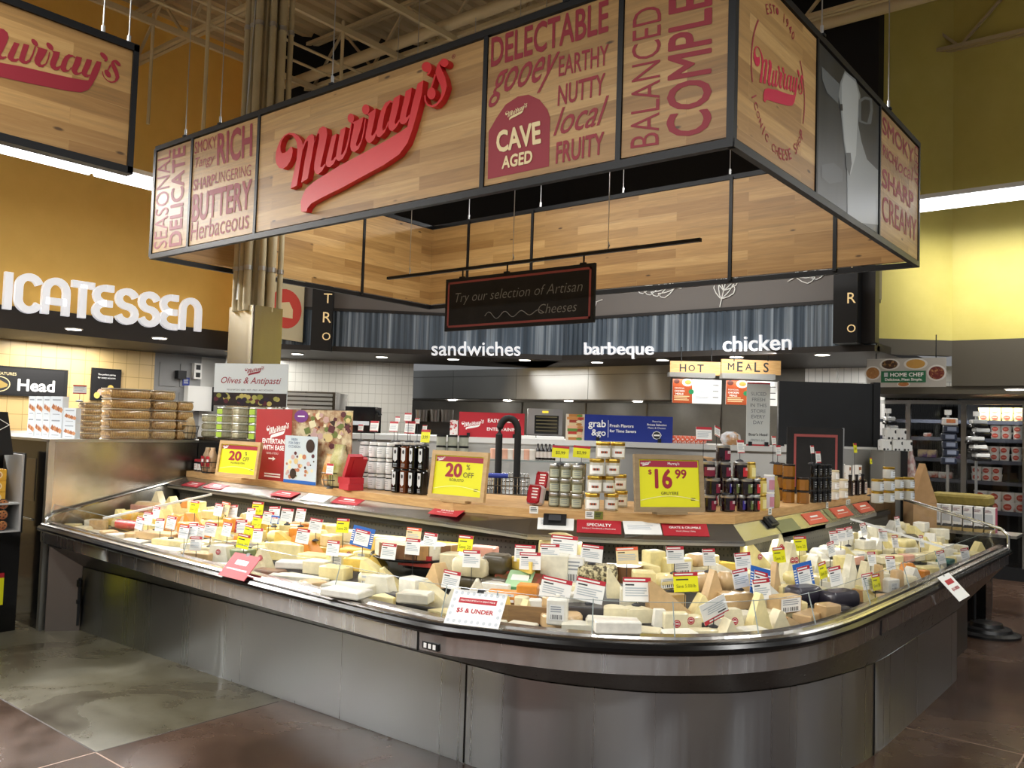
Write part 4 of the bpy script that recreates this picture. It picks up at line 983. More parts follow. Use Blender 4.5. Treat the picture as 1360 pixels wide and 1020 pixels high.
ledge_card(244, 270, 637, 650, 'red', '', '', 'second red category card from the left end of the sign ledge')
ledge_card(272, 302, 639, 653, 'red', '', '', 'third red category card from the left end of the sign ledge')
ledge_card(361, 396, 650, 663, 'red', '', '', 'red category card on the ledge below the red trifold poster')
ledge_card(443, 482, 657, 674, 'red', '', '', 'red category card on the ledge below the white canisters')
ledge_card(571, 616, 672, 688, 'red', 'GOUDA', 'Sweet | Nutty | Creamy', 'red card reading GOUDA on the sign ledge')
ledge_card(766, 825, 692, 708, 'red', 'SPECIALTY', 'Unique | Handmade | Distinctive', 'red card reading SPECIALTY on the sign ledge')
ledge_card(880, 940, 695, 712, 'red', 'GRATE & CRUMBLE', 'Hard | Nutty | Salty', 'red card reading GRATE & CRUMBLE on the sign ledge')
ledge_card(714, 762, 688, 703, 'white', '', '', 'white card strip on the ledge left of the SPECIALTY card')
ledge_card(828, 878, 694, 709, 'white', '', '', 'white card strip on the ledge between SPECIALTY and GRATE & CRUMBLE')
ledge_card(1068, 1096, 681, 695, 'orange', '', '', 'coral card on the right ledge, nearest of the coral cards')
ledge_card(1105, 1130, 672, 688, 'orange', '', '', 'middle coral card on the right ledge')
ledge_card(1136, 1158, 668, 680, 'orange', '', '', 'farthest coral card on the right ledge')
ledge_card(1098, 1104, 676, 690, 'olive', '', '', 'olive strip between the nearest and middle coral ledge cards')
ledge_card(1030, 1060, 690, 706, 'olive', '', '', 'olive strip on the right ledge beside the black price scanner')
ledge_card(1160, 1178, 664, 674, 'white', '', '', 'white card strip at the far end of the right ledge')
ledge_card(400, 440, 655, 668, 'white', '', '', 'white card strip on the ledge left of the canisters')
# slanted signs clipped to the front glass
def rim_card(px, py, w, h, m, label, draw, tilt=.75, rollv=0):
    c_ = onz(px, py, .90); 
    i = min(range(len(RIM)), key=lambda k: (RIM[k][0] - Vector((c_.x, c_.y))).length); p, n = RIM[i]; N3 = V3(n.x, n.y, 0)
    U = V3(-n.y, n.x, 0); V_ = (Z * math.sin(tilt) - N3 * math.cos(tilt)).normalized()
    if rollv: U, V_ = (U * math.cos(rollv) + V_ * math.sin(rollv)), (V_ * math.cos(rollv) - U * math.sin(rollv))
    O = V3(p.x, p.y, 0) + N3 * .002 + Z * (.835) + V_ * (h / 2)
    O = onp(px, py, O, U.cross(V_))
    t = thing('rim_sign', label, 'sign', tuple(O)); mm = MB(); mm.plate(O, U, V_, w, h, .003, m); draw(mm, O, U, V_, w, h); obj('card', mm, t, True)
    mm = MB(); mm.plate(O + V_ * (h / 2) , U, V_, .03, .02, .012, BLACK); obj('clip', mm, t, True)
def d_under(mm, O, U, V_, w, h):
    rect(mm, O, U, V_, -w * .35, w * .35, h * .12, h * .27, RED); label_text(mm, 'DELICIOUS BITES AT A GREAT PRICE', O, U, V_, w * .64, h * .09, 0, h * .195, WHITE, .01, lift=.002)
    label_text(mm, '$5 & UNDER', O, U, V_, w * .68, h * .24, 0, -h * .1, M('sign_red'), .03)
    for k in range(9):
        for yy in (-.40, .40): disc(mm, O, U, V_, -w * .44 + w * .11 * k, h * yy, w * .03, h * .05, LGREY)
    for yy in (-.2, 0, .2):
        for xx in (-.44, .44): disc(mm, O, U, V_, w * xx, h * yy, w * .03, h * .05, LGREY)
def d_red(mm, O, U, V_, w, h):
    rect(mm, O, U, V_, -w * .22, w * .22, h * .05, h * .24, WHITE); rect(mm, O, U, V_, -w * .38, w * .38, -h * .18, -h * .12, PINKP)
def d_side(mm, O, U, V_, w, h):
    label_text(mm, '$5 & UNDER', O, U, V_, w * .6, h * .24, 0, -h * .08, RED, .03); rect(mm, O, U, V_, -w * .3, w * .3, h * .12, h * .3, RED)
rim_card(632, 808, .245, .165, PAPER, 'white card reading $5 & UNDER clipped on the front glass', d_under, .85)
rim_card(318, 752, .25, .15, RED, 'red card clipped on the front glass of the long side', d_red, .85)
rim_card(1267, 779, .26, .17, PAPER, 'white card with red print clipped on the right side glass', d_side, .8)
# black price scanner tags lying on the ledge
for px, py, lb in ((737, 692, 'black plastic tag holder on the ledge left of the SPECIALTY card'), (1022, 694, 'black plastic tag holder on the right ledge')):
    p, U, n = on_ledge(px, py); mm = MB(); V_ = n.cross(U); mm.plate(p + n * .022, U, V_, .13, .07, .018, BLACK); mm.plate(p + n * .03, U, V_, .07, .04, .008, INK)
    solo('tag_holder', mm, lb, 'tag holder', tuple(p))
# shelf edge tags
def wood_tag(px, py, cols, label):
    for k in range(len(WOODF) - 1):
        a, b_ = V3(*WOODF[k], 0), V3(*WOODF[k + 1], 0); U = (b_ - a).normalized(); n = V3(U.y, -U.x, 0)
        p = onp(px, py, a, n)
        if -.01 < (p - a).dot(U) < (b_ - a).length + .01 and 1.1 < p.z < 1.25:
            mm = MB(); w = .05
            for i, m in enumerate(cols): mm.plate(p + n * .004 + U * (i - (len(cols) - 1) / 2) * w, U, Z, w, .042, .003, m); lines(mm, p + n * .004 + U * (i - (len(cols) - 1) / 2) * w, U, Z, -.018, .018, -.014, .014, 3, INK)
            solo('shelf_tag', mm, label, 'price tag', tuple(p)); return
wood_tag(709, 677, [PAPER], 'small white shelf tag on the oak edge below the red round tubs')
wood_tag(789, 684, [PAPER, M('olive_tag', '6b7024', .5)], 'white and olive shelf tag pair on the oak edge above the SPECIALTY card')
wood_tag(1022, 679, [PAPER], 'small white shelf tag on the oak edge below the mustard jars')
wood_tag(1098, 671, [PAPER], 'small white shelf tag on the oak edge below the black jars')
wood_tag(1126, 667, [PAPER, PAPER], 'two joined white shelf tags on the oak edge near its right end')
# ================================================================== cheese in the case
CHC = dict(cream='eadfb9', pale='f0e0a4', yel='efcb60', org='e6953a', white='f0ede0', tan='d6b482', rind='b98d57', wax='2f2a2b', purple='2b2632', olive='4b4128', red='b92a30', pink='dfa48f', teal='2c6b62', green='8fa07a', butter='f3e3a0', ivory='e9e4cf', brown='7d5634')
def cm(c): return grain('cheese_' + c, CHC[c], ''.join('%02x' % max(0, int(int(CHC[c][i:i + 2], 16) * .93)) for i in (0, 2, 4)), 22, .38, (.35, .65), coat=.35, bmp=.04)
SPECK = grain('cheese_herb_crust', 'd9cda0', '4f4630', 55, .6, (.42, .56))
FACEC = {}
def angle_at(x, y, cam_bias=.45):
    i = min(range(len(RIM)), key=lambda k: (RIM[k][0] - Vector((x, y))).length_squared); n = RIM[i][1]
    n = (n * (1 - cam_bias) + Vector((.627, -.777)) * cam_bias).normalized(); return math.atan2(n.x, -n.y)
def sticker(mb_y, z, r, cx=0, sl=0, m=None):
    mb = MB(); O = V3(cx, mb_y - .001, z); V_ = (Z + Y * sl).normalized()
    disc(mb, O, X, V_, 0, 0, r, r, RED, .0012, 20); disc(mb, O, X, V_, 0, 0, r * .72, r * .72, WHITE, .0016, 20); disc(mb, O, X, V_, 0, 0, r * .64, r * .64, RED, .002, 20); rect(mb, O, X, V_, -r * .45, r * .45, -r * .12, r * .16, WHITE, .0024)
    return mb
def plabel(yy, w, h, cx, cz, top=False):
    mb = MB(); O = V3(cx, yy, cz); V_ = Y if top else Z
    rect(mb, O, X, V_, -w / 2, w / 2, -h / 2, h / 2, PAPER, .0012); lines(mb, O, X, V_, -w * .42, w * .42, -h * .05, h * .4, 3, GREY, lift=.0018)
    for k in range(9): rect(mb, O, X, V_, -w * .4 + k * w * .09, -w * .4 + k * w * .09 + w * random.choice((.02, .045)), -h * .42, -h * .14, INK, .0018)
    return mb
def shape(kind, w, d, h, m, m2=None):
    mb = MB(); m2 = m2 or m
    if kind == 'block': mb.rbox(w, d, h, min(.008, w * .15), m, seg=2)
    elif kind == 'brick': mb.rbox(w, d, h, min(.02, w * .25), m, seg=3, puff=.003)
    elif kind == 'wedge':   # lying wedge: rind at the back, point forward
        mb.prism([(-w / 2, d / 2), (-w * .02, -d / 2), (w * .02, -d / 2), (w / 2, d / 2), (w * .25, d * .56), (-w * .25, d * .56)], 0, h, m, .004)
    elif kind == 'side':    # lying wedge seen from its long cut face
        mb.prism([(-w / 2, -d / 2), (w / 2, -d * .1), (w / 2, d * .1), (-w / 2 + w * .04, d / 2)], 0, h, m, .004)
    elif kind in ('up', 'upl', 'upr', 'trap'):     # wedge stood on its rind, point in the air
        pr = {'up': [(-.5, 0), (.5, 0), (.47, .06), (.05, .98), (0, 1), (-.05, .98), (-.47, .06)], 'upl': [(-.5, 0), (.5, 0), (.49, .1), (-.38, .98), (-.44, 1), (-.5, .97)],
              'upr': [(-.5, 0), (.5, 0), (.5, .97), (.44, 1), (.38, .98), (-.49, .1)], 'trap': [(-.5, 0), (.5, 0), (.3, .97), (.26, 1), (-.36, 1), (-.4, .97)]}[kind]
        n = len(pr); vs = [(x * w, -d / 2 + .12 * d * z, z * h) for x, z in pr] + [(x * w, d / 2 - .12 * d * z, z * h) for x, z in pr]
        mb.add(vs, [tuple(range(n)), tuple(range(2 * n - 1, n - 1, -1))], m); mb.add(vs, [((i + 1) % n, i, n + i, n + (i + 1) % n) for i in range(n)], m2)
    elif kind == 'half':    # half wheel, cut face forward
        P = [(-w / 2, -d / 2)] + [(w / 2 * math.cos(a), -d / 2 + d * math.sin(a)) for a in [PI * k / 12 for k in range(13)]][0:13] + []
        P = [(w / 2 * math.cos(a), -d / 2 + d * math.sin(a)) for a in [PI * k / 14 for k in range(15)]]
        n = len(P); c1 = [(x, y, 0) for x, y in P]; c2 = [(x, y, h) for x, y in P]
        mb.add(c1 + c2, [tuple(range(n - 1, -1, -1)), tuple(range(n, 2 * n)), (n - 1, 0, n, 2 * n - 1)], m); mb.add(c1 + c2, [(i, i + 1, n + i + 1, n + i) for i in range(n - 1)], m2, True)
    elif kind == 'wheel': mb.lathe([(w * .46, 0), (w * .5, h * .12), (w * .5, h * .85), (w * .46, h)], m, n=28)
    elif kind == 'stand':   # thick half wheel stood upright on its cut edge
        P = [(w / 2 * math.cos(a) * (1 if abs(math.cos(a)) < .8 else .97), h * (.62 + .38 * math.sin(a))) for a in [PI * k / 12 for k in range(13)]] + [(-w / 2, 0), (w / 2, 0)]
        n = len(P); vs = [(x, -d / 2, z) for x, z in P] + [(x, d / 2, z) for x, z in P]
        mb.add(vs, [tuple(range(n))[::-1] if 0 else tuple(range(n - 1, -1, -1)), tuple(range(n, 2 * n))], m); mb.add(vs, [(i, (i + 1) % n, n + (i + 1) % n, n + i) for i in range(n)], m2)
    elif kind == 'bag': mb.rbox(w, d, h, min(w, d) * .42, m, seg=4, puff=.006)
    elif kind == 'roll':
        mb.tube([(-w / 2, 0, h / 2), (-w / 2 + .01, 0, h / 2), (0, 0, h / 2), (w / 2 - .01, 0, h / 2), (w / 2, 0, h / 2)], h / 2, m, 14)
    elif kind == 'pack': mb.prism([(-w / 2, -d / 2), (w / 2, -d / 2), (w / 2, d / 2), (-w / 2, d / 2)], 0, h, m, .006)
    return mb
PLACED = []   # x, y, r, top, short name, px, py
SHADE_N = [0]
def cheese(kind, px, py, w, d, h, c, short, dz=0, rot=0, c2=None, stick=None, lab=None, label=None, tilt=0, cat='cheese', nm=None, pos=None, group=None):
    if pos is None:
        p = deck(px, py, dz); a0 = angle_at(p.x, p.y); bk = V3(-math.sin(a0), math.cos(a0), 0); p = p + bk * (d * .42); p.x = max(p.x, -6.56); p.y = min(p.y, 7.55); p.z = deckz(p) + dz
        rr = (w + d) / 4; q0 = p.copy()
        for _ in range(6):
            for e in PLACED:
                if e[3] < p.z + .004 or e[7] > p.z + h - .004: continue
                v = Vector((p.x - e[0], p.y - e[1])); gap = rr + e[8] - v.length
                if gap > 0 and v.length > 1e-4: v = v.normalized() * min(gap, .02); p.x += v.x; p.y += v.y
            o_ = p - q0
            if dz > .05 and kind in ('block', 'pack', 'brick'): p = q0.copy(); break
            if o_.length > .055: p = q0 + o_ * (.055 / o_.length)
            p.x = max(p.x, -6.56); p.y = min(p.y, 7.55)
            k_ = polyd(Vector((p.x, p.y)), RP)
            if k_ < .11 + d * .45: p += V3(-math.sin(a0), math.cos(a0), 0) * (.11 + d * .45 - k_)
        e_ = min(BACKP, key=lambda e: (e[0] - Vector((p.x, p.y))).length); sd = (Vector((p.x, p.y)) - e_[0]).dot(e_[1]); need = max(d, w * .6) * .5 + .02
        if sd < need: p.x += e_[1].x * (need - sd); p.y += e_[1].y * (need - sd)
        p.z = deckz(p) + dz
    else: p = pos; a0 = angle_at(p.x, p.y)
    # never reach through the back panel or the glass lip
    a = a0 + math.radians(rot)
    mb = shape(kind, w, d, h, cm(c) if c in CHC else MATS[c], (cm(c2) if c2 in CHC else MATS[c2]) if c2 else None)
    if tilt: mb.xform(Matrix.Translation((0, 0, w / 2 * abs(math.sin(math.radians(tilt))))) @ Matrix.Rotation(math.radians(tilt), 4, 'Y'))
    names = {'block': 'cheese_block', 'brick': 'cheese_brick', 'wedge': 'cheese_wedge', 'side': 'cheese_wedge', 'up': 'cheese_wedge', 'upl': 'cheese_wedge', 'upr': 'cheese_wedge', 'trap': 'cheese_wedge', 'half': 'cheese_half_wheel', 'stand': 'cheese_half_wheel', 'wheel': 'round_cheese', 'bag': 'wrapped_cheese', 'roll': 'salami_roll', 'pack': 'cheese_pack'}
    o = obj(nm or names[kind], mb); o.location = p; o.rotation_euler = (0, 0, a); tag(o, label or short, cat, group)
    if not tilt:
        if stick: 
            sl = .12 * d / h if kind in ('up', 'upl', 'upr', 'trap') else 0
            for cx, cz in (stick if isinstance(stick, list) else [stick]): obj('round_sticker', sticker(-d / 2 + sl * cz * h - .001, cz * h, .017, cx * w, sl), o, label='round red sticker')
        if lab: obj('paper_label', plabel(-d / 2 - .0005, w * lab[0], h * lab[1], 0, h * .5), o, label='white paper label')
    q = proj((p.x, p.y, p.z + h / 2)); PLACED.append((p.x, p.y, max(w, d) * .5, p.z + h, short, q[0], q[1], p.z, (w + d) / 4.6)); return o
C = cheese
# --- front of the rounded corner
C('block', 796, 843, .12, .09, .052, 'ivory', 'white cheese brick at the bottom left of the white pile in the front corner')
C('block', 833, 844, .12, .09, .052, 'white', 'white cheese brick at the bottom right of the white pile in the front corner', rot=8)
C('block', 814, 842, .22, .09, .052, 'ivory', 'long white cheese brick second from the top of the white pile in the front corner', dz=.054, rot=-4)
C('block', 820, 842, .19, .08, .05, 'white', 'white cheese brick on top of the white pile in the front corner', dz=.108, rot=6)
mb = MB(); mb.rbox(.15, .08, .03, .02, BLACK); p = deck(864, 842); p.z -= 0; o = solo('display_tray', mb, 'small black empty tray lying in front behind the glass', 'tray', tuple(p), world=False); o.rotation_euler.z = angle_at(p.x, p.y)
C('trap', 878, 842, .07, .05, .10, 'white', 'slim white wrapped cheese left of the red-stickered cheeses', lab=None)
C('block', 893, 845, .11, .05, .10, 'cream', 'upright pale cheese with red sticker, leftmost of the stickered row', stick=(0, .55))
C('block', 917, 846, .09, .06, .085, 'cream', 'pale cheese with red sticker standing behind the low stickered one', stick=(-.1, .8))
C('block', 926, 849, .14, .05, .055, 'cream', 'low pale cheese with red sticker lying in front of the stickered row', stick=(-.05, .4))
C('trap', 955, 849, .07, .05, .085, 'ivory', 'small pale cheese with red sticker beside the tilted upside-down card', stick=(-.1, .45))
C('trap', 975, 849, .12, .06, .125, 'cream', 'large pale trapezoid cheese with red sticker, rightmost of the stickered row', stick=(0, .6))
C('upl', 890, 818, .20, .07, .15, 'tan', 'big tan right-angled wedge standing above the stickered row', dz=.02, c2='rind')
C('up', 950, 803, .12, .06, .16, 'tan', 'tall pointed tan wedge left of the blue-bordered cards', dz=.03)
C('upl', 820, 796, .10, .05, .14, 'cream', 'crumbly cream wedge standing behind the white pile', dz=.03)
C('brick', 793, 777, .20, .10, .09, 'cheese_herb_crust', 'herb-crusted cheese block in the back of the corner', dz=.03)
C('half', 832, 775, .19, .12, .08, 'cream', 'dark-rinded half cheese with cream top in the back of the corner', dz=.03, c2='brown', rot=170)
C('wedge', 854, 776, .10, .16, .085, 'pale', 'pale wedge beside the dark-rinded half cheese', dz=.03, rot=30)
C('block', 873, 765, .10, .09, .13, 'butter', 'yellow cheese block stood on end left of the back corner labels', dz=.03)
C('block', 905, 768, .14, .09, .10, 'butter', 'yellow block with a white paper label in the back of the corner', dz=.03, lab=(.8, .7))
C('brick', 888, 785, .17, .10, .07, 'pale', 'long pale brick with labels on its face under the yellow-topped corner card', dz=.03, lab=(.85, .7), rot=14)
C('block', 938, 762, .18, .09, .10, 'butter', 'butter-yellow block at the back, under the card left of the tall pointed wedges', dz=.02)
C('wedge', 967, 762, .10, .14, .07, 'yel', 'small deep-yellow wedge at the back between two cards', dz=.02, rot=40)
C('brick', 937, 788, .16, .09, .09, 'tan', 'tan rinded brick in the middle of the corner', dz=.03)
C('bag', 968, 788, .09, .08, .10, 'tan', 'rounded tan rinded piece right of the tan brick', dz=.03)
C('side', 985, 812, .20, .12, .075, 'tan', 'large flat tan wedge below the blue-bordered cards', dz=.03, rot=-10)
C('upl', 1003, 760, .21, .07, .19, 'butter', 'big yellow right-angled wedge with red sticker at the back of the corner', dz=.03, stick=(-.05, .5))
C('up', 1037, 748, .15, .06, .17, 'cream', 'pointed cream wedge with red sticker behind the yellow Save 20 card', dz=.05, stick=(0, .55))
C('up', 1054, 780, .15, .08, .24, 'cream', 'tallest pointed cream wedge, with two red stickers', dz=.02, stick=[(-.1, .6), (.1, .6)])
C('half', 1003, 778, .18, .12, .06, 'cream', 'flat half cheese with a thin rind under the big yellow stickered wedge', dz=.04, c2='rind')
C('up', 1032, 788, .06, .05, .16, 'tan', 'narrow tan wedge left of the large blue-bordered card', dz=.03)
C('up', 1011, 850, .14, .06, .20, 'pale', 'tall narrow pale wedge right behind the front glass')
C('up', 1038, 848, .15, .07, .12, 'cream', 'short cream wedge right of the tall narrow pale wedge at the glass')
C('upl', 1063, 845, .15, .06, .085, 'tan', 'low tan wedge beside the square tan block at the glass', c2='rind')
C('block', 1048, 816, .16, .08, .08, 'tan', 'tan block with a big white label facing out, under the blue card', dz=.05, lab=(.85, .8), rot=6)
C('pack', 1068, 826, .20, .09, .045, 'tan', 'tan slab with a printed end lying in front of the dark blocks', dz=.03, rot=22)
C('block', 1097, 842, .10, .08, .125, 'tan', 'square tan block standing at the front glass')
C('brick', 1076, 806, .17, .11, .09, 'purple', 'purple-black wrapped block under the large blue-bordered card', dz=.04)
C('brick', 1124, 812, .19, .11, .09, 'purple', 'purple-black wrapped block right of the other dark block', dz=.05)
C('brick', 1131, 840, .14, .10, .10, 'wax', 'black wrapped block with a white label at the front glass', lab=(.75, .6))
C('bag', 1158, 838, .10, .09, .08, 'wax', 'black wrapped lump at the right end of the dark blocks')
C('upl', 1100, 792, .22, .09, .06, 'cream', 'long cream wedge lying behind the dark blocks', dz=.07)
C('bag', 1082, 752, .12, .12, .06, 'ivory', 'soft white wheel behind the tallest pointed wedge', dz=.02)
C('bag', 1098, 744, .12, .12, .06, 'ivory', 'soft white wheel second from the tallest pointed wedge', dz=.04)
C('wheel', 1118, 742, .13, .13, .05, 'white', 'white round cheese at the start of the right side', dz=.04)
C('side', 1140, 752, .18, .09, .05, 'pink', 'pinkish washed-rind wedge on the right side', dz=.04)
C('up', 1133, 782, .11, .06, .19, 'ivory', 'tall white wrapped wedge on the right side', dz=.02)
C('up', 1150, 786, .11, .06, .17, 'cream', 'tall cream wedge with sticker right of the white wrapped one', dz=.02, stick=(.05, .3))
C('upl', 1167, 812, .18, .09, .10, 'pale', 'large pale wedge with a brown rind edge on the right side', dz=.02, c2='rind')
C('trap', 1171, 786, .04, .05, .15, 'tan', 'thin upright tan slice on the right side', dz=.02)
C('brick', 1196, 793, .06, .06, .15, 'tan', 'tall round-topped tan piece on the right side')
C('up', 1204, 768, .06, .05, .09, 'org', 'orange wedge, leftmost of three orange ones on the right side', dz=.03)
C('upl', 1217, 765, .07, .05, .08, 'org', 'orange wedge, middle of three orange ones on the right side', dz=.04)
C('block', 1231, 771, .06, .05, .06, 'org', 'orange cube, rightmost of three orange ones on the right side', dz=.03)
C('block', 1182, 788, .10, .07, .08, 'white', 'white box-shaped cheese on the right side', dz=.02, lab=(.6, .5))
C('side', 1213, 812, .20, .10, .05, 'tan', 'flat tan wedge near the right side glass')
C('bag', 1181, 826, .12, .10, .06, 'wax', 'dark round loaf at the bend of the right side glass')
C('bag', 1214, 727, .13, .09, .09, 'olive', 'dark olive-green rounded piece at the back of the right side', dz=.04)
for k, (px, nmn) in enumerate(((1178, 'first'), (1193, 'second'), (1208, 'third'), (1222, 'fourth'), (1236, 'fifth'))):
    C('block', px, 750 - k * 1.2, .10, .07, .05, ('cream', 'pale', 'pink', 'cream', 'pale')[k], '%s of five little pale bricks in a row on the right side' % nmn, dz=.05)
C('pack', 1273, 757, .13, .09, .03, 'teal', 'teal-green flat pack, nearer of two at the right end of the case', dz=.03)
C('pack', 1262, 750, .13, .09, .03, 'teal', 'teal-green flat pack, farther of two at the right end of the case', dz=.06, rot=20)
# --- long side, right half
C('stand', 741, 750, .24, .08, .19, 'pale', 'large upright pale half wheel at the back under two cards', dz=.03, c2='butter')
C('block', 735, 779, .14, .10, .15, 'ivory', 'grey-edged white cheese standing in front of the large upright half wheel', dz=.02, c2=None)
C('block', 762, 778, .10, .08, .14, 'white', 'tall white label box beside the grey-edged white cheese', dz=.02, lab=(.85, .85))
C('half', 688, 762, .34, .2, .055, 'yel', 'big golden half wheel lying flat at the back', dz=.04, c2='org')
C('wedge', 706, 765, .16, .2, .06, 'yel', 'golden wedge lying on the big golden half wheel', dz=.095, rot=20)
C('brick', 622, 768, .19, .12, .09, 'cream', 'cream-faced cheese on top of the dark green wrapped ones', dz=.075)
C('brick', 655, 766, .13, .12, .10, 'olive', 'dark green wrapped cheese, upper right of the dark pile', dz=.075)
C('brick', 616, 786, .16, .12, .075, 'olive', 'dark green wrapped cheese, lower left of the dark pile', dz=0)
C('brick', 650, 789, .16, .12, .075, 'olive', 'dark green wrapped cheese, lower right of the dark pile', dz=0)
MEATP = grain('antipasto_print', '8c3a2a', '3f4a2b', 26, .3, (.4, .6))
def tray_pack():
    p = deck(688, 782, .03); a = angle_at(p.x, p.y); t = thing('antipasto_tray', 'clear tilted antipasto tray with a green printed sleeve, leaning on the golden wheel', 'food pack', tuple(p), a); R_ = Matrix.Rotation(math.radians(32), 4, 'X')
    m_ = MB(); m_.rbox(.27, .18, .035, .02, MEATP); m_.xform(R_); obj('tray', m_, t)
    m_ = MB(); m_.box(-.06, .07, -.092, .092, -.002, .038, M('sleeve_green', 'a9cfa0', .5)); m_.box(-.04, .05, .02, .06, .038, .039, WHITE); m_.box(-.04, .05, -.06, -.03, .038, .039, M('sleeve_dark_green', '3d7a46', .5)); m_.xform(R_); obj('sleeve', m_, t, label='pale green sleeve')
tray_pack()
C('block', 699, 803, .10, .08, .085, 'org', 'bright orange cube behind the wooden tray', dz=.03)
C('brick', 667, 803, .16, .08, .055, 'org', 'orange-edged cheese with a white label above the $5 & UNDER card', dz=.03, lab=(.7, .7))
def wooden_tray():
    p = deck(695, 832); a = angle_at(p.x, p.y); p = p + V3(-math.sin(a), math.cos(a), 0) * .09; p.z = deckz(p)
    wd = grain('rough_tray_wood', '7c5c36', '9a7646', 10, .7, stretch=(1, 1, 6)); t = thing('wooden_tray', 'rough brown wooden tray of small cheese cuts behind the $5 & UNDER card', 'tray', tuple(p), a)
    m_ = MB(); m_.box(-.16, .16, -.09, .09, 0, .012, wd); m_.box(-.16, .16, -.09, -.078, .012, .075, wd); m_.box(-.16, .16, .078, .09, .012, .075, wd); m_.box(-.16, -.148, -.078, .078, .012, .075, wd); m_.box(.148, .16, -.078, .078, .012, .075, wd); obj('tray_body', m_, t)
    for k, (dx, dy, c, kind, sh) in enumerate(((-.10, -.02, 'yel', 'up', 'yellow wedge at the left in the wooden tray'), (-.03, .02, 'cream', 'block', 'cream cut second from left in the wooden tray'), (.04, -.02, 'white', 'block', 'white labelled cut in the middle of the wooden tray'), (.10, .03, 'tan', 'wedge', 'tan cut at the right in the wooden tray'), (.0, -.045, 'pale', 'up', 'pale wedge in front in the wooden tray'))):
        q = Matrix.Rotation(a, 4, 'Z') @ V3(dx, dy, 0); C(kind, 0, 0, .06, .05, .085, c, sh, pos=p + q + Z * .013, rot=k * 23 - 40)
wooden_tray()
C('wheel', 742, 841, .19, .19, .06, 'tan', 'tan round cheese lying at the front glass')
C('block', 739, 832, .09, .07, .11, 'white', 'white box cheese standing on the tan round cheese', dz=.062, pos=None, lab=(.7, .6))
C('pack', 770, 828, .17, .10, .06, 'wax', 'black wrapped slab left of the white pile', dz=.0)
C('block', 757, 806, .13, .07, .05, 'white', 'white pyramid-wrapped cheese between two big cards', dz=.04, rot=20)
# --- long side, middle
def fan():
    p = deck(531, 770); a = angle_at(p.x, p.y); p = p + V3(-math.sin(a), math.cos(a), 0) * .24; p.z = deckz(p) + .06
    mb_ = MB(); mb_.lathe([(.27, 0), (.29, .012), (.285, .016), (.26, .01)], BLACK, n=30); mb_.lathe([(.10, -.06), (.10, 0)], BLACK, n=20); o = solo('display_stand', mb_, 'round black stand under the sliced cheese wheel', 'stand', tuple(p), world=False); o.location = p
    for k in range(11):
        th = math.radians(200 + k * 14.2); mb_ = MB(); r = .265; dth = math.radians(6.6)
        P = [(.03 * math.cos(th), .03 * math.sin(th)), (r * math.cos(th - dth), r * math.sin(th - dth)), (r * math.cos(th), r * math.sin(th)), (r * math.cos(th + dth), r * math.sin(th + dth))]
        n = 4; v0 = [(x, y, 0) for x, y in P]; v1 = [(x, y, .075) for x, y in P]
        mb_.add(v0 + v1, [(3, 2, 1, 0), (4, 5, 6, 7), (0, 1, 5, 4), (3, 0, 4, 7)], cm('cream')); mb_.add(v0 + v1, [(1, 2, 6, 5), (2, 3, 7, 6)], cm(('ivory', 'ivory', 'ivory', 'brown', 'ivory', 'brown', 'brown', 'rind', 'ivory', 'brown', 'rind')[k]))
        o = obj('cheese_slice', mb_); o.location = p + Z * .017; o.rotation_euler.z = a
        tag(o, '%s slice from the left of the cut cream wheel on the black stand' % ('first second third fourth fifth sixth seventh eighth ninth tenth last'.split()[k]), 'cheese', 'slices of the cut wheel')
    PLACED.append((p.x, p.y, .3, p.z + .1, 'cut cream wheel on the black stand', 531, 752, p.z, .28))
fan()
C('pack', 455, 794, .27, .13, .05, 'ivory', 'white flat package at the bottom of the stack by the left front glass')
C('pack', 455, 794, .25, .13, .05, 'ivory', 'white flat package in the middle of the stack by the left front glass', dz=.052, rot=5)
C('pack', 452, 794, .22, .12, .035, 'white', 'white flat package on top of the stack by the left front glass', dz=.104, rot=-4)
C('trap', 500, 800, .17, .09, .12, 'ivory', 'white wedge with a teal printed end at the front glass', lab=None)
C('pack', 518, 803, .11, .07, .05, 'wax', 'black flat pack next to the teal printed wedge')
for k in range(3): C('pack', 546, 804, .17 - .01 * k, .10, .048, ('cream', 'pale', 'ivory')[k], '%s pale slab of the stack in front of the cut wheel' % ('bottom', 'middle', 'top')[k], dz=.05 * k, rot=k * 7 - 5)
C('upl', 577, 808, .18, .10, .11, 'cream', 'broad cream wedge left of the tilted card by the glass')
C('up', 600, 815, .13, .09, .11, 'ivory', 'white wedge left of the $5 & UNDER card')
C('block', 518, 735, .30, .10, .09, 'butter', 'long orange-topped yellow block at the back, right of the blue card', dz=.02, c2=None)
C('block', 482, 750, .12, .09, .065, 'butter', 'small butter block with a white label left of the cut wheel', dz=.03, lab=(.4, .8))
C('block', 462, 744, .12, .09, .06, 'yel', 'small yellow block with a round red mark left of the blue card', dz=.03, stick=(.1, .5))
C('half', 552, 750, .20, .12, .06, 'red', 'red waxed half cheese behind the cut wheel', dz=.06)
C('block', 602, 760, .20, .11, .09, 'cream', 'cream sliced block right of the red waxed half', dz=.04)
C('block', 637, 748, .16, .10, .09, 'pink', 'pinkish block at the back below the yellow card', dz=.03)
C('block', 577, 740, .20, .10, .075, 'yel', 'yellow block at the back behind the red waxed half', dz=.03)
C('side', 395, 786, .30, .14, .065, 'ivory', 'long white wedge pack at the front glass left of the white stack')
C('block', 412, 768, .15, .10, .075, 'cream', 'cream block behind the long white wedge pack', dz=.03)
C('block', 440, 772, .16, .10, .07, 'pale', 'pale block behind the white stack', dz=.03)
C('block', 416, 751, .22, .10, .055, 'butter', 'butter slab in the middle row above the cream block', dz=.04)
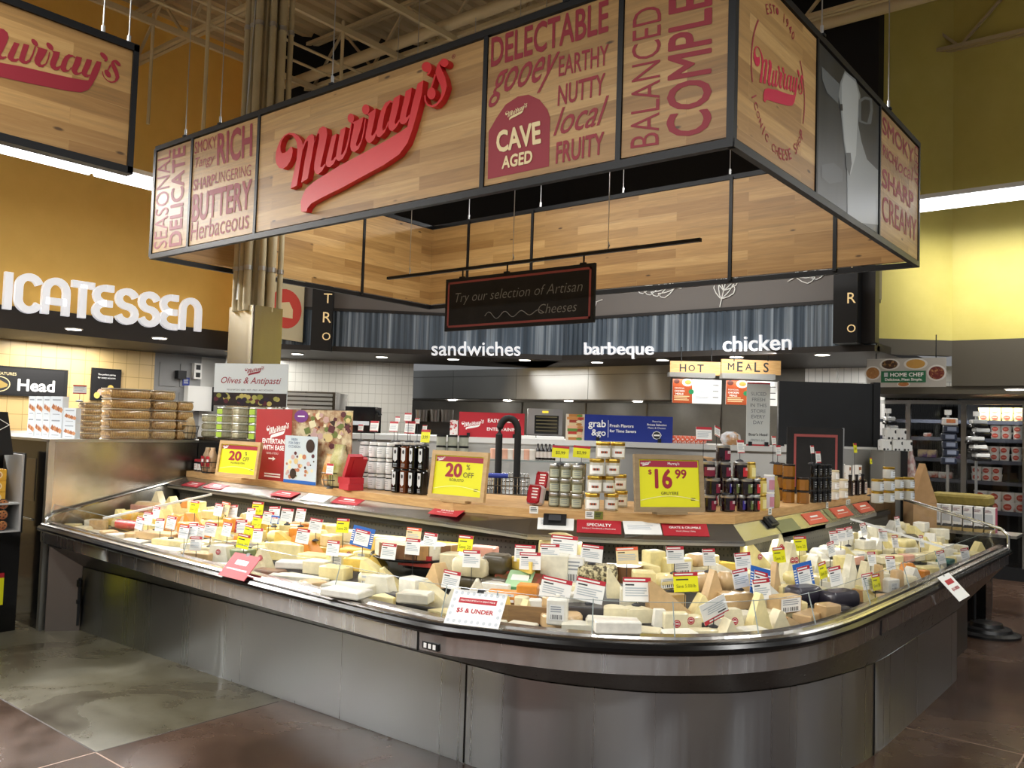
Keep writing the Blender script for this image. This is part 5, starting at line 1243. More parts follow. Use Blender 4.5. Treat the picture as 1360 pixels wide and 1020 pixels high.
C('block', 447, 755, .14, .09, .07, 'butter', 'butter block with white label strips in the middle row', dz=.05, lab=(.5, .8))
C('block', 468, 760, .12, .09, .07, 'yel', 'yellow block right of the labelled butter block', dz=.04)
C('side', 373, 748, .24, .15, .10, 'pale', 'big pale wedge with cut lines in the middle of the long side', dz=.03, rot=-12)
C('block', 368, 719, .18, .10, .08, 'yel', 'yellow block with orange side at the back, under the blue-cornered card', dz=.03)
for k, (px, c) in enumerate(((392, 'org'), (409, 'org'), (424, 'yel'), (438, 'butter'))): C('block', px, 716 + k, .12, .10, .10, c, '%s block of the orange to yellow row at the back' % ('first', 'second', 'third', 'fourth')[k], dz=.03)
C('pack', 381, 757, .16, .10, .04, 'white', 'white printed pack lying tilted in the middle row', dz=.05, rot=18)
C('trap', 289, 753, .17, .10, .12, 'ivory', 'white pyramid bag with a red mark, above the red rim card', stick=(0, .7))
C('block', 258, 754, .22, .10, .085, 'tan', 'tan loaf-like block at the front left of the red rim card')
C('up', 343, 757, .13, .08, .12, 'cream', 'cream wedge with a red sticker right of the pyramid bag', dz=.02, stick=(.1, .55))
C('brick', 352, 776, .19, .10, .07, 'brown', 'brown boxy piece right of the red rim card')
C('block', 312, 745, .14, .10, .06, 'green', 'dull green block between pyramid bag and front cards', dz=.03)
C('pack', 313, 733, .24, .12, .035, 'wax', 'flat black-edged pack in the middle of the left part', dz=.05)
C('block', 288, 708, .16, .10, .075, 'yel', 'yellow block at the back of the left part', dz=.03)
C('block', 276, 716, .18, .09, .06, 'org', 'orange block in the left part behind the red tilted card', dz=.03)
C('block', 335, 710, .18, .10, .08, 'yel', 'yellow block at the back under the tilted yellow card', dz=.03)
# --- far left end
C('bag', 137, 672, .24, .12, .10, 'tan', 'tan bagged piece at the far left back', dz=.03)
C('up', 160, 676, .16, .08, .17, 'cream', 'pointed cream bag at the far left back', dz=.03)
C('pack', 182, 680, .24, .12, .05, 'pink', 'pink ham pack at the far left back', dz=.06, rot=-10)
C('roll', 168, 705, .24, .07, .07, 'red', 'dark red salami roll at the left divider', dz=.03)
C('pack', 205, 719, .34, .13, .05, 'tan', 'long tan pack in the left middle', dz=.03)
C('pack', 225, 727, .30, .12, .04, 'pale', 'pale flat pack in front of the long tan pack', dz=.03)
C('pack', 172, 729, .22, .11, .05, 'white', 'white wrapped slab at the front left, nearer the end')
C('pack', 196, 737, .20, .11, .05, 'ivory', 'white wrapped slab at the front left, second from the end')
C('pack', 220, 744, .20, .12, .06, 'white', 'white wrapped slab in front left of the tan block')
C('pack', 128, 716, .30, .12, .04, 'ivory', 'flat white pack behind the far left glass')
# --- the rest of the case is filled with loose rows
import re
def nick(s): return ' '.join(re.split(r",| with | at the | in the | on the | lying | standing | behind | left of | right of | under | beside | above | below | by the | stood | at a | in front| facing | of the | next to | between | near ", s)[0].split()[:6])
ANCH = {}
def relation(px, py, used, what):
    if not ANCH:
        n = {}
        for q in PLACED: n.setdefault(nick(q[4]), []).append(q)
        for k, v in n.items():
            if len(v) == 1: ANCH[k] = v[0]
    cand = sorted(ANCH.items(), key=lambda e: math.hypot(e[1][5] - px, (e[1][6] - py) * 1.5))
    for k, q in cand[:30]:
        dx, dy = px - q[5], py - q[6]; s = '%s %s the %s' % (what, ('left of' if dx < 0 else 'right of') if abs(dx) > abs(dy) * 1.3 else ('behind' if dy < 0 else 'in front of'), k)
        if s not in used: used.add(s); return s
    return what
USED = set(); CNAME = dict(cream='cream', pale='pale', yel='yellow', org='orange', white='white', tan='tan', ivory='off-white', butter='butter-yellow', pink='pinkish', green='green', brown='brown')
KN = dict(block='block', brick='brick', wedge='lying wedge', side='lying wedge', up='pointed wedge', upl='slanted wedge', pack='flat pack', half='half wheel', trap='tapered piece')
def shorten(s): return ' '.join(s.split()[:16])
NAMED = list(PLACED)
rnd = random.Random(11); FILL = 0
for d in (.20, .34, .48, .62, .75, .88):
    L_ = [0]
    for a, b_ in zip(RIM, RIM[1:]): L_.append(L_[-1] + (b_[0] - a[0]).length)
    s = .12
    while s < L_[-1] - .1:
        i = max(k for k in range(len(L_)) if L_[k] <= s); p, n = RIM[i]; k = (s - L_[i]) / max(L_[min(i + 1, len(L_) - 1)] - L_[i], 1e-6); p = p.lerp(RIM[min(i + 1, len(RIM) - 1)][0], min(k, 1)); q = p - n * (d + rnd.uniform(-.02, .02))
        bx_ = min((q - b_[0]).length for b_ in BACKP); s += rnd.uniform(.115, .165)
        inside = polyd(q, RP) > max(d - .06, .16)
        side = all((q - b_[0]).dot(b_[1]) > .09 for b_ in [min(BACKP, key=lambda e: (e[0] - q).length)])
        if not (inside and side): continue
        if any(math.hypot(q.x - e[0], q.y - e[1]) < e[2] * .66 + .052 for e in PLACED): continue
        long_ = q.x < -2.3
        cols = (['butter', 'yel', 'pale', 'cream', 'org', 'butter'] if q.x < -3.4 and d > .4 else ['ivory', 'cream', 'white', 'pale', 'tan']) if long_ else ['cream', 'ivory', 'pale', 'white', 'cream', 'tan']
        if q.y > 4.6: cols = ['cream', 'ivory', 'pale', 'white', 'butter']
        c = rnd.choice(cols); kind = rnd.choice(['block', 'brick', 'side', 'upl', 'pack', 'block', 'up', 'half'])
        h = {'pack': .05, 'up': .12, 'upl': .11}.get(kind, rnd.uniform(.06, .085)); z = deckz(q); w = rnd.uniform(.11, .15)
        pp = proj((q.x, q.y, z + h / 2)); sh = relation(pp[0], pp[1], USED, '%s %s' % (CNAME[c], KN[kind])); lst = PLACED[:]
        o = C(kind, 0, 0, w, .10, h, c, '', pos=V3(q.x, q.y, z), rot=rnd.uniform(-25, 25), label=sh, lab=(.6, .6) if kind in ('block', 'brick') and rnd.random() < .35 else None)
        FILL += 1
        if d > .45 and kind in ('block', 'brick', 'pack') and rnd.random() < .75:
            c2_ = rnd.choice(cols); k2 = rnd.choice(['block', 'up', 'upl', 'pack', 'brick']); sh2 = relation(pp[0], pp[1] - 12, USED, '%s %s' % (CNAME[c2_], KN[k2]))
            C(k2, 0, 0, w * .9, .09, rnd.uniform(.06, .09), c2_, '', pos=V3(q.x, q.y, z + h + .001), rot=rnd.uniform(-20, 20), label=sh2); FILL += 1
# ------------------------------------------------------------------ price cards standing among the cheese
def price_card(px, py, kind, dz=.17, w=.105, h=.085, roll=0, yaw=0, text=None, what=None):
    p = deck(px, py, dz); a = angle_at(p.x, p.y, .25) + math.radians(yaw); zb = p.z - h / 2
    sup = [e for e in PLACED if math.hypot(e[0] - p.x, e[1] - p.y) < e[2] * .8 and e[3] < zb - .005]; base = max([e[3] for e in sup] + [deckz(p)])
    desc = what or {'w': 'white price card with red header', 'y': 'yellow sale card', 'b': 'white card with blue border', 'u': 'upside-down white price card', 'r': 'red-edged white price card', 'c': 'cream card with orange header'}[kind]
    t = thing('price_card', relation(px, py + 14, USED, desc), 'price card', (p.x, p.y, base), a, 'price cards standing among the cheese')
    U = V3(math.cos(math.radians(roll)), 0, math.sin(math.radians(roll))); V_ = V3(-math.sin(math.radians(roll)), -.18, math.cos(math.radians(roll))).normalized(); V_ = V3(-math.sin(math.radians(roll)), .18, math.cos(math.radians(roll))).normalized()
    if kind == 'u': U, V_ = -U, V3(-V_.x, V_.y, -V_.z)
    O = V3(0, 0, p.z - base); mb_ = MB()
    if kind == 'b':
        mb_.plate(O + V_ * .004, U, V_, w * 1.5, h * 1.3, .002, BLUE); lines(mb_, O - U * w * .66, U, V_, -.01, .01, -h * .4, h * .4, 6, PAPER, rag=0); lines(mb_, O + U * w * .66, U, V_, -.01, .01, -h * .4, h * .4, 6, PAPER, rag=0); O = O + U.cross(V_) * .003
    face = {'y': YEL, 'c': CREAM}.get(kind, PAPER); mb_.plate(O, U, V_, w, h, .0025, face); hd = M('orange_header', 'dd5b36', .5) if kind == 'c' else M('card_header_red', 'b51f30', .5)
    rect(mb_, O, U, V_, -w / 2, w / 2, h * .3, h * .5, hd)
    if kind == 'r': rect(mb_, O, U, V_, -w / 2, -w * .34, -h * .5, h * .3, hd)
    rect(mb_, O, U, V_, -w * .45, w * .3, h * .36, h * .43, PAPER, .0014)
    if kind == 'y': label_text(mb_, text or 'Save 20', O, U, V_, w * .8, h * .22, 0, -h * .2, M('ink_olive', '77780f', .6)); rect(mb_, O, U, V_, -w * .4, w * .1, h * .1, h * .16, INK)
    else: rect(mb_, O, U, V_, -w * .42, -w * .1, h * .16, h * .22, INK); lines(mb_, O, U, V_, -w * .42, w * .44, -h * .32, h * .08, 4, M('faint_print', 'b4bcc2', .6))
    obj('card', mb_, t)
    mb_ = MB(); zt = O.z - h * .5; mb_.tube([(0, .006, .004), (0, .006, max(zt + .012, .012))], .0022, INK, 5); mb_.lathe([(.021, 0), (.021, .005), (.007, .012)], INK, (0, .006, 0), 10); obj('clip_stand', mb_, t, label='black clip stand')
K = price_card
for a in ((258, 673, 'y', .22), (185, 695, 'w', .15), (196, 688, 'w', .17), (207, 681, 'w', .2), (212, 697, 'w', .17), (227, 694, 'w', .18), (244, 706, 'w', .17), (256, 704, 'r', .18), (266, 706, 'w', .16), (279, 703, 'w', .18), (260, 722, 'w', .16), (290, 677, 'w', .22), (299, 675, 'c', .23), (309, 679, 'w', .21),
          (301, 703, 'w', .18), (320, 699, 'r', .19), (342, 675, 'y', .23), (333, 683, 'w', .2), (341, 693, 'y', .19), (364, 681, 'w', .21), (356, 688, 'w', .2), (330, 706, 'y', .18), (323, 719, 'y', .16), (342, 711, 'w', .18), (381, 684, 'w', .21), (399, 684, 'w', .21), (419, 698, 'w', .2), (402, 712, 'w', .18),
          (455, 698, 'y', .21), (442, 728, 'w', .17), (549, 711, 'c', .21), (548, 726, 'w', .19), (516, 732, 'w', .17), (571, 718, 'w', .2), (618, 722, 'y', .21), (626, 742, 'w', .19), (599, 770, 'w', .15), (697, 735, 'w', .18), (704, 745, 'w', .17), (786, 735, 'w', .18), (833, 738, 'c', .18), (897, 737, 'w', .2), (942, 740, 'w', .2), (987, 745, 'w', .2),
          (1063, 722, 'y', .2), (1093, 757, 'y', .17), (1104, 729, 'w', .19), (1108, 714, 'w', .2), (1118, 710, 'w', .2), (1128, 708, 'w', .2), (1147, 703, 'w', .2), (1173, 711, 'w', .18), (1189, 719, 'w', .16), (1224, 719, 'w', .16), (1282, 736, 'w', .13), (1250, 740, 'w', .15), (1183, 748, 'w', .15), (1158, 742, 'w', .15), (1153, 772, 'w', .15), (1164, 773, 'y', .15), (1192, 693, 'w', .17)):
    K(*a, roll=rnd.uniform(-5, 5), yaw=rnd.uniform(-10, 10), w=.095 if a[0] < 650 or a[0] > 1090 else .11)
K(481, 714, 'b', .2, roll=-6, what='wide blue-bordered card')
K(749, 724, 'w', .2, .14, .10, roll=-2, what='large white card'); K(730, 733, 'w', .19, .10, .08, roll=2)
K(738, 782, 'w', .12, .145, .10, roll=-8, what='large leaning white card'); K(783, 784, 'w', .12, .135, .105, roll=-9, what='large tilted white card'); K(846, 783, 'w', .13, .13, .11, what='large square white card'); K(911, 773, 'y', .15, .13, .09, text='Save 5.00/lb', what='yellow card reading Save 5.00/lb')
K(984, 768, 'w', .16, .11, .09, roll=4); K(949, 810, 'u', .13, .13, .10, roll=24); K(1010, 773, 'b', .17, .10, .10, roll=-14, what='tilted blue-bordered card'); K(1012, 783, 'w', .15, .12, .10, what='white card overlapping a blue one')
K(1035, 737, 'y', .2, .11, .085, what='yellow card reading Save 20'); K(1068, 765, 'b', .16, .11, .10, roll=4, what='big upright blue-bordered card'); K(1110, 765, 'w', .15, .115, .10, roll=3, what='large white red-headed card')
K(365, 691, 'b', .19, .05, .04, what='small blue-edged card')
# ================================================================== goods on the oak shelf
SZ = 1.1812
def sh(px, py, z=SZ): return onz(px, py, z)
def sang(p):   # goods face the nearest shelf edge
    best = None
    for a, b_ in zip(WOODF, WOODF[1:]):
        a, b_ = Vector(a), Vector(b_); q = Vector((p.x, p.y)); d = b_ - a; t = max(0, min(1, (q - a).dot(d) / d.length_squared)); e = (q - a - d * t).length
        if best is None or e < best[0]: n = Vector((d.y, -d.x)).normalized(); best = (e, math.atan2(n.x, -n.y))
    return best[1]
ORD = 'first second third fourth fifth sixth seventh eighth ninth tenth'.split()
TIER = ['bottom', 'second', 'third', 'fourth']
def jar(name, label, cat, r, h, body, lid, lab, grp, neck=.92, lidh=.16, n=18, art=None):
    t = thing(name, label, cat, (0, 0, 0), 0, grp)
    hb_ = h * (1 - lidh)
    m_ = MB(); m_.lathe([(r * .9, 0), (r, h * .04), (r, hb_ * .86), (r * neck, hb_ * .96), (r * neck, hb_)], body, n=n); obj('jar_body', m_, t)
    m_ = MB(); m_.lathe([(r * neck * 1.02, hb_), (r * neck * 1.05, hb_ + .002), (r * neck * 1.05, h - .003), (r * neck * .98, h)], lid, n=n); obj('lid', m_, t, label='metal screw lid')
    if lab:
        m_ = MB(); k = 11; a0, a1 = -2.6, -.54; vs = []
        for i in range(k + 1):
            a = a0 + (a1 - a0) * i / k; vs += [(r * 1.012 * math.cos(a), r * 1.012 * math.sin(a), h * .12), (r * 1.012 * math.cos(a), r * 1.012 * math.sin(a), hb_ * .80)]
        m_.add(vs, [(2 * i, 2 * i + 2, 2 * i + 3, 2 * i + 1) for i in range(k)], lab, True)
        if art: art(m_, r, h)
        obj('paper_label', m_, t, label='printed paper label')
    return t
def stack(make, cols, h, lab, grp, rows=None):
    """cols: list of (px, py_of_bottom, tiers) ; one prototype, the rest copies"""
    proto = None; n = len(cols)
    for i, (px, py, tiers) in enumerate(cols):
        p = sh(px, py)
        for k in range(tiers):
            s = lab(i, k)
            if proto is None: proto = make(s, grp); proto.location = p + Z * (k * (h + .0008)); proto.rotation_euler = (0, 0, sang(p)); 
            else: copy_thing(proto, p + Z * (k * (h + .0008)), sang(p) + rnd.uniform(-.2, .2), s, grp)
def art_lines(c, z0=.3, z1=.55):
    def f(m_, r, h):
        for i in range(3):
            z = h * (z0 + (z1 - z0) * i / 2); vs = []
            for j in range(6): a = -2.2 + .25 * j + .0; vs += [(r * 1.02 * math.cos(a), r * 1.02 * math.sin(a), z), (r * 1.02 * math.cos(a), r * 1.02 * math.sin(a), z + h * .03)]
            m_.add(vs, [(2 * q, 2 * q + 2, 2 * q + 3, 2 * q + 1) for q in range(5)], c)
    return f
DARKG = M('dark_glass', '1a0d12', .1, coat=.6); OLIVEG = M('olive_jar_glass', '77745a', .12, coat=.6)
CANW = M('canister_white', 'dcdedd', .35)
# white canisters in three tiers, a second column row behind the black tins
def canister(s, g):
    t = jar('canister', s, 'canister', .034, .108, CANW, WHPAINT, M('canister_label', 'e9ebea', .5), g, .86, .2, 16, art_lines(GREY)); m_ = MB(); m_.lathe([(.0305, .080), (.0305, .0875)], BLACK, n=16); m_.lathe([(.0345, 0), (.0345, .005)], BLACK, n=16); obj('black_band', m_, t, label='black band under the lid'); return t
mk = lambda s, g: canister(s, g)
stack(mk, [(482, 648, 3), (494.5, 649.3, 3), (505.5, 650.5, 3), (517.5, 651.5, 3)], .108, lambda i, k: 'white canister, %s from left in the %s tier of the front canister stack' % (ORD[i], TIER[k]), 'white canisters in the three-tier stack')
def stack_at(make, pts, h, lab, grp):
    proto = None
    for i, (p, tiers) in enumerate(pts):
        for k in tiers:
            s = lab(i, k)
            if proto is None: proto = make(s, grp); proto.location = p + Z * (k * (h + .0008)); proto.rotation_euler = (0, 0, sang(p))
            else: copy_thing(proto, p + Z * (k * (h + .0008)), sang(p), s, grp)
stack_at(mk, [(sh(527 + 9.5 * i, 645.5), (0, 1, 2)) for i in range(4)], .108, lambda i, k: 'white canister behind the black tins, %s from left, %s tier' % (ORD[i], TIER[k]), 'white canisters behind the black tins')
def tin(s, g, body=BLACKG):
    t = thing('tall_tin', s, 'tin', (0, 0, 0), 0, g); m_ = MB(); m_.rbox(.058, .058, .150, .01, body, seg=2); obj('tin_body', m_, t)
    m_ = MB(); m_.lathe([(.024, .150), (.024, .158), (.02, .16)], BLACK, n=12); obj('cap', m_, t)
    m_ = MB(); O = V3(0, -.0295, .09); m_.poly([O + X * x + Z * z for x, z in ((-.017, -.03), (0, -.045), (.017, -.03), (.017, .05), (-.017, .05))], M('shield_label', 'cfd3d6', .4)); disc(m_, O, X, Z, 0, .022, .009, .014, INK); lines(m_, V3(0, -.0292, 0), X, Z, -.015, .015, .008, .035, 3, GREY, rag=0); obj('shield_label', m_, t); return t
stack(tin, [(526.5, 654, 2), (548.5, 656, 2), (560.5, 657, 2)], .16, lambda i, k: 'black tin with a pale shield label, %s of the black ones, %s tier' % (ORD[i], TIER[k]), 'black tins beside the canisters')
stack(lambda s, g: tin(s, g, M('amber_tin', '5d2c12', .15, coat=.5)), [(537.5, 655, 2)], .16, lambda i, k: 'amber-brown tin with a pale shield label, %s tier' % TIER[k], 'amber tins among the black ones')
# olive jars with silver lids
stack(lambda s, g: jar('olive_jar', s, 'jar', .032, .083, OLIVEG, SILV, M('olive_label', 'b9bda6', .5), g, .93, .2, 16, art_lines(M('olive_blue_print', '3d5a74', .5))), [(735.5, 672.5, 3), (750, 673.5, 3), (766, 675, 3)], .083, lambda i, k: 'olive-green jar with silver lid, %s from left in the %s tier' % (ORD[i], TIER[k]), 'olive jars right of the red tubs')
stack_at(lambda s, g: jar('olive_jar', s, 'jar', .032, .083, OLIVEG, SILV, None, g, .93, .2, 12), [(sh(741 + 14 * i, 669.5), (0, 1, 2)) for i in range(3)], .083, lambda i, k: 'olive-green jar in the rear row, %s from left, %s tier' % (ORD[i], TIER[k]), 'olive jars in the rear row')
# honey jars with gold lids
def art_fruit(m_, r, h):
    for j in range(5):
        a = -1.95 + .19 * j; z = h * .38; m_.add([(r * 1.02 * math.cos(a + dx), r * 1.02 * math.sin(a + dx), z + dz) for dx, dz in ((-.09, -.006), (.09, -.006), (.09, .007), (-.09, .007))], [(0, 1, 2, 3)], (M('fruit_print', 'b4512f', .5), M('fruit_print_dark', '57351f', .5))[j % 2])
honey = lambda s, g: jar('honey_jar', s, 'jar', .042, .098, M('honey_glass', 'c9c4b4', .12, coat=.5), GOLD, WHITE, g, .95, .22, 6, art_fruit)
hp = [(786.5, 677), (811.5, 678), (823, 674)]
proto = None
for k, row in enumerate(((786.5, 811.5, 824), (789, 807, 822), (791, 812), (799, 818.5))):
    for i, px in enumerate(row):
        p = sh(px, 677.5 if i < 2 else 673); s = 'gold-lidded white-labelled jar, %s from left in the %s tier of its pyramid' % (ORD[i], ('bottom', 'second', 'third', 'top')[k])
        if proto is None: proto = honey(s, 'gold-lidded preserve jars in a pyramid'); proto.location = p; proto.rotation_euler.z = sang(p) + .1
        else: copy_thing(proto, p + Z * k * .0988, sang(p) + rnd.uniform(-.1, .25), s)
# dark preserve jars, three tiers
def dk(col, nm): return lambda s, g: jar('preserve_jar', s, 'jar', .043, .098, DARKG, SILV, M('preserve_label_' + nm, col, .4), g, .95, .17, 18, art_lines(WHITE, .5, .62))
def sk(col, nm): return lambda s, g: jar('preserve_jar', s, 'jar', .026, .098, DARKG, SILV, M('preserve_label_' + nm, col, .4), g, .95, .17, 14, art_lines(WHITE, .5, .62))
G_ = 'dark preserve jars in three tiers'
BIG = {c: dk(h_, c) for c, h_ in (('wine', '7a1b36'), ('moss', '5f6a3b'), ('scarlet', 'c22a33'))}; SML = {c: sk(h_, c) for c, h_ in (('violet', '3a2f86'), ('moss', '5f6a3b'), ('scarlet', 'c22a33'))}; PRO = {}
def pj(big, c, px, k, py, s):
    key = (big, c); p = sh(px, py) + Z * (k * .0988)
    if key not in PRO: PRO[key] = (BIG if big else SML)[c](s, G_); PRO[key].location = p; PRO[key].rotation_euler = (0, 0, sang(p) + .3)
    else: copy_thing(PRO[key], p, sang(p) + rnd.uniform(0, .6), s, G_)
for k, row in enumerate((((1, 'wine', 941), (1, 'wine', 966), (0, 'violet', 984), (0, 'moss', 994.5), (0, 'scarlet', 1003.5)), ((1, 'wine', 946), (0, 'violet', 965), (0, 'moss', 975.5), (1, 'moss', 989), (0, 'scarlet', 1003.5)), ((1, 'wine', 939), (1, 'wine', 960), (1, 'scarlet', 982)), ((1, 'wine', 959),))):
    for i, (big, c, px) in enumerate(row): pj(big, c, px, k, 679, '%s dark jar with %s label, %s from left in the %s tier' % (('slim', 'wide')[big], c, ORD[i], ('bottom', 'second', 'third', 'topmost')[k]))
for i, px in enumerate((944, 963, 982, 1000)):
    for k in range(2): pj(1, 'wine', px, k, 671.5, 'wide dark jar with wine label in the rear row, %s from left, %s tier' % (ORD[i], TIER[k]))
stack(lambda s, g: jar('mustard_jar', s, 'jar', .026, .098, M('mustard', 'd9c162', .25, coat=.5), GOLD, M('mustard_label', 'eadf9c', .5), g, .9, .16, 16), [(1012, 677.5, 2)], .098, lambda i, k: 'yellow mustard jar, %s of the two stacked at the front' % ('lower', 'upper')[k], 'mustard jars')
stack_at(lambda s, g: jar('mustard_jar', s, 'jar', .026, .098, M('mustard'), GOLD, M('mustard_label'), g, .9, .16, 16), [(sh(997, 679), (2,))], .098, lambda i, k: 'yellow mustard jar on the top tier of dark jars', 'mustard jars')
stack(lambda s, g: jar('paper_tub', s, 'tub', .033, .105, M('lilac_paper', 'd3cfe0', .5), WHPAINT, M('tub_print', 'c6879a', .5), g, .98, .12, 18), [(1021, 675, 2)], .105, lambda i, k: 'pale lilac paper tub, %s of two right of the mustard' % ('lower', 'upper')[k], 'lilac paper tubs')
def bag_thing(px, py, w, d, h, m, label, cat='bag', sticker_m=None, tilt=0, pos=None):
    p = pos or sh(px, py); mb = MB(); n = 8
    pr = [(.42, 0), (.5, .06), (.5, .35), (.46, .7), (.34, .9), (.4, 1)]
    vs = []; fs = []
    for r, z in pr:
        for k in range(16):
            a = 2 * PI * k / 16; c_, s_ = math.cos(a), math.sin(a); e = .55
            vs.append((math.copysign(abs(c_) ** e, c_) * r * w, math.copysign(abs(s_) ** e, s_) * r * d * (1 - .75 * max(0, z - .5) / .5) + rnd.uniform(-.002, .002), z * h))
    for q in range(len(pr) - 1):
        for i in range(16): j = (i + 1) % 16; fs.append((q * 16 + i, q * 16 + j, (q + 1) * 16 + j, (q + 1) * 16 + i))
    fs += [tuple(range(15, -1, -1)), tuple(range((len(pr) - 1) * 16, len(pr) * 16))]
    mb.add(vs, fs, m, True)
    if tilt: mb.xform(Matrix.Rotation(tilt, 4, 'X'))
    o = obj('bag', mb); o.location = p; o.rotation_euler.z = sang(p); tag(o, label, cat)
    if sticker_m: mb = MB(); O = V3(0, -d * .5 - .001, h * .42); rect(mb, O, X, Z, -w * .36, w * .36, -h * .2, h * .22, sticker_m, .002); rect(mb, O, X, Z, -w * .22, w * .22, -h * .02, h * .1, WHITE, .003); obj('paper_label', mb, o)
    return o
bag_thing(1029, 674, .075, .05, .2, grain('yellow_kraft', 'b8a24e', 'a08a50', 9, .6), 'yellowish kraft bag leaning beside the lilac tubs')
# brown jars, black jars, small white jars
brown = lambda s, g: jar('brown_jar', s, 'jar', .043, .088, M('caramel_jar', '8d5d1f', .12, coat=.7), M('brown_black_lid', '241a12', .4), None, g, .96, .15, 8)
stack(brown, [(1047, 667.5, 3), (1066, 668.5, 2)], .088, lambda i, k: 'caramel-brown square jar, %s column, %s tier' % (('left', 'right')[i], TIER[k]), 'caramel-brown jars')
stack_at(brown, [(sh(1034, 664), (0, 1, 2))], .088, lambda i, k: 'caramel-brown square jar in the rear column, %s tier' % TIER[k], 'caramel-brown jars')
for i, (px, k) in enumerate(((1044, 0), (1062, 1))):
    mb = MB(); mb.rbox(.03, .003, .03, .006, WHITE, seg=2)
black = lambda s, g: jar('black_jar', s, 'jar', .0215, .088, BLACKG, BLACK, M('black_label', '2c2c2e', .4), g, .95, .15, 12, art_lines(LGREY, .25, .6))
stack(black, [(1080, 667.5, 3), (1086.8, 667.3, 3), (1093.6, 666.8, 3), (1100, 666, 3)], .088, lambda i, k: 'small black jar, %s from left in the %s tier' % (ORD[i], TIER[k]), 'small black jars')
stack(lambda s, g: jar('white_jar', s, 'jar', .033, .072, M('cream_jar', 'd8d2c4', .2, coat=.5), M('cream_black_lid', 'cdbd96', .4), WHITE, g, .95, .2, 14, art_lines(M('rust_print', '8c4a33', .5))), [(1108, 663.5, 3), (1120, 661.5, 2)], .072, lambda i, k: 'small cream jar with pale lid, %s column, %s tier' % (('left', 'right')[i], TIER[k]), 'small cream jars')
def bottle(s, g):
    t = thing('sauce_bottle', s, 'bottle', (0, 0, 0), 0, g); m_ = MB(); m_.rbox(.055, .055, .12, .008, M('bottle_dark', '1c1413', .1, coat=.6), seg=2); m_.lathe([(.012, .12), (.012, .15)], M('bottle_dark'), n=10); obj('bottle_body', m_, t)
    m_ = MB(); m_.lathe([(.014, .15), (.014, .165)], BLACK, n=10); obj('cap', m_, t); m_ = MB(); O = V3(0, -.0278, .058); rect(m_, O, X, Z, -.024, .024, -.045, .045, M('bottle_label', 'cfc5bb', .5)); lines(m_, O, X, Z, -.018, .018, -.03, .03, 4, M('maroon_print', '7a2b3a', .5), lift=.0015); obj('paper_label', m_, t); return t
stack(bottle, [(1129, 658.5, 1), (1137.5, 657.5, 1), (1145.5, 656.5, 1)], .17, lambda i, k: 'dark square bottle with a pale label, %s of three' % ORD[i], 'dark square bottles')
gold = lambda s, g: jar('gold_lid_jar', s, 'jar', .042, .085, M('pale_jar', 'b7b5ab', .15, coat=.5), GOLD, M('blue_white_label', 'cfd6dc', .5), g, .95, .2, 16, art_lines(INK, .3, .6))
ENDZ = 1.2
mb = MB(); mb.box(-2.62, -2.12, 7.40, 8.2, 0, 1.165, STEELD); mb.box(-2.63, -2.10, 7.385, 8.21, 1.165, 1.18, KRAFT)
solo('end_counter', mb, 'low cabinet with a kraft top joining the right end of the cheese case', 'counter', (-2.37, 7.8, 0))
stack(gold, [(1165, 668, 2), (1180, 667, 2), (1192, 663.5, 2), (1206.5, 663.5, 2)], .085, lambda i, k: 'gold-lidded jar with a pale label at the right shelf end, %s from left, %s tier' % (ORD[i], TIER[k]), 'gold-lidded jars at the right shelf end')
stack_at(gold, [(sh(1180, 667), (2,))], .085, lambda i, k: 'single gold-lidded jar on top of the right shelf end jars', 'gold-lidded jars at the right shelf end')
# boxes
def carton(px, py, w, d, h, m, label, faces=None, rot=0, pos=None, tilt=0, name='carton', cat='box'):
    p = pos or sh(px, py); mb = MB(); mb.box(-w / 2, w / 2, 0, d, 0, h, m); O = V3(0, 0, 0)
    if faces: faces(mb, O, w, h)
    if tilt: mb.xform(Matrix.Rotation(tilt, 4, 'Y'))
    o = obj(name, mb); o.location = p; o.rotation_euler.z = sang(p) + rot; return tag(o, label, cat)
CRK = M('cracker_print', 'd69a3e', .5)
def f_crk(mb, O, w, h):
    rect(mb, O, X, Z, -w * .35, w * .35, h * .8, h * .93, M('copper_band', 'a8673a', .5))
    for k in range(3): disc(mb, O, X, Z, w * (-.12 + .14 * k), h * (.3 + .1 * (k % 2)), w * .17, h * .09, CRK, .0012 + k * .0003)
    lines(mb, O, X, Z, -w * .3, w * .3, h * .52, h * .66, 2, GREY)
for k, (px, w) in enumerate(((1127, .05), (1140, .10), (1153, .06), (1166, .11))):
    p = sh(px, 654 - k * 1.0) + V3(-.17, .05, 0); carton(0, 0, w, .05, .21, WHITE, 'white cracker box behind the dark bottles, %s from left' % ORD[k], f_crk, pos=p, name='cracker_box')
def f_plain(mb, O, w, h): rect(mb, O, X, Z, -w * .4, w * .4, h * .2, h * .8, WHITE); lines(mb, O, X, Z, -w * .3, w * .3, h * .3, h * .7, 4, CRK, lift=.0015)
carton(1114, 655, .045, .12, .26, KRAFT, 'tall kraft box leaning left beside the small cream jars', None, .1, tilt=-.17, pos=sh(1117, 655))
carton(1120, 655, .035, .12, .24, WHITE, 'tall white cracker box leaning against the kraft box', f_plain, .1, tilt=-.17, pos=sh(1122.5, 654))
for k, (px, py, m) in enumerate(((452, 651, RED), (452, 651, RED))):
    carton(px, py, .16, .11, .042, RED, ('lower', 'upper')[k] + ' flat red box left of the white canisters', lambda mb, O, w, h: None, -.25 + .1 * k, pos=sh(456, 650.5) + Z * .0425 * k)
carton(0, 0, .035, .10, .17, RED, 'red box leaning right, nearer of two on the flat red boxes', None, -.2, pos=sh(455, 650) + Z * .086, tilt=.5)
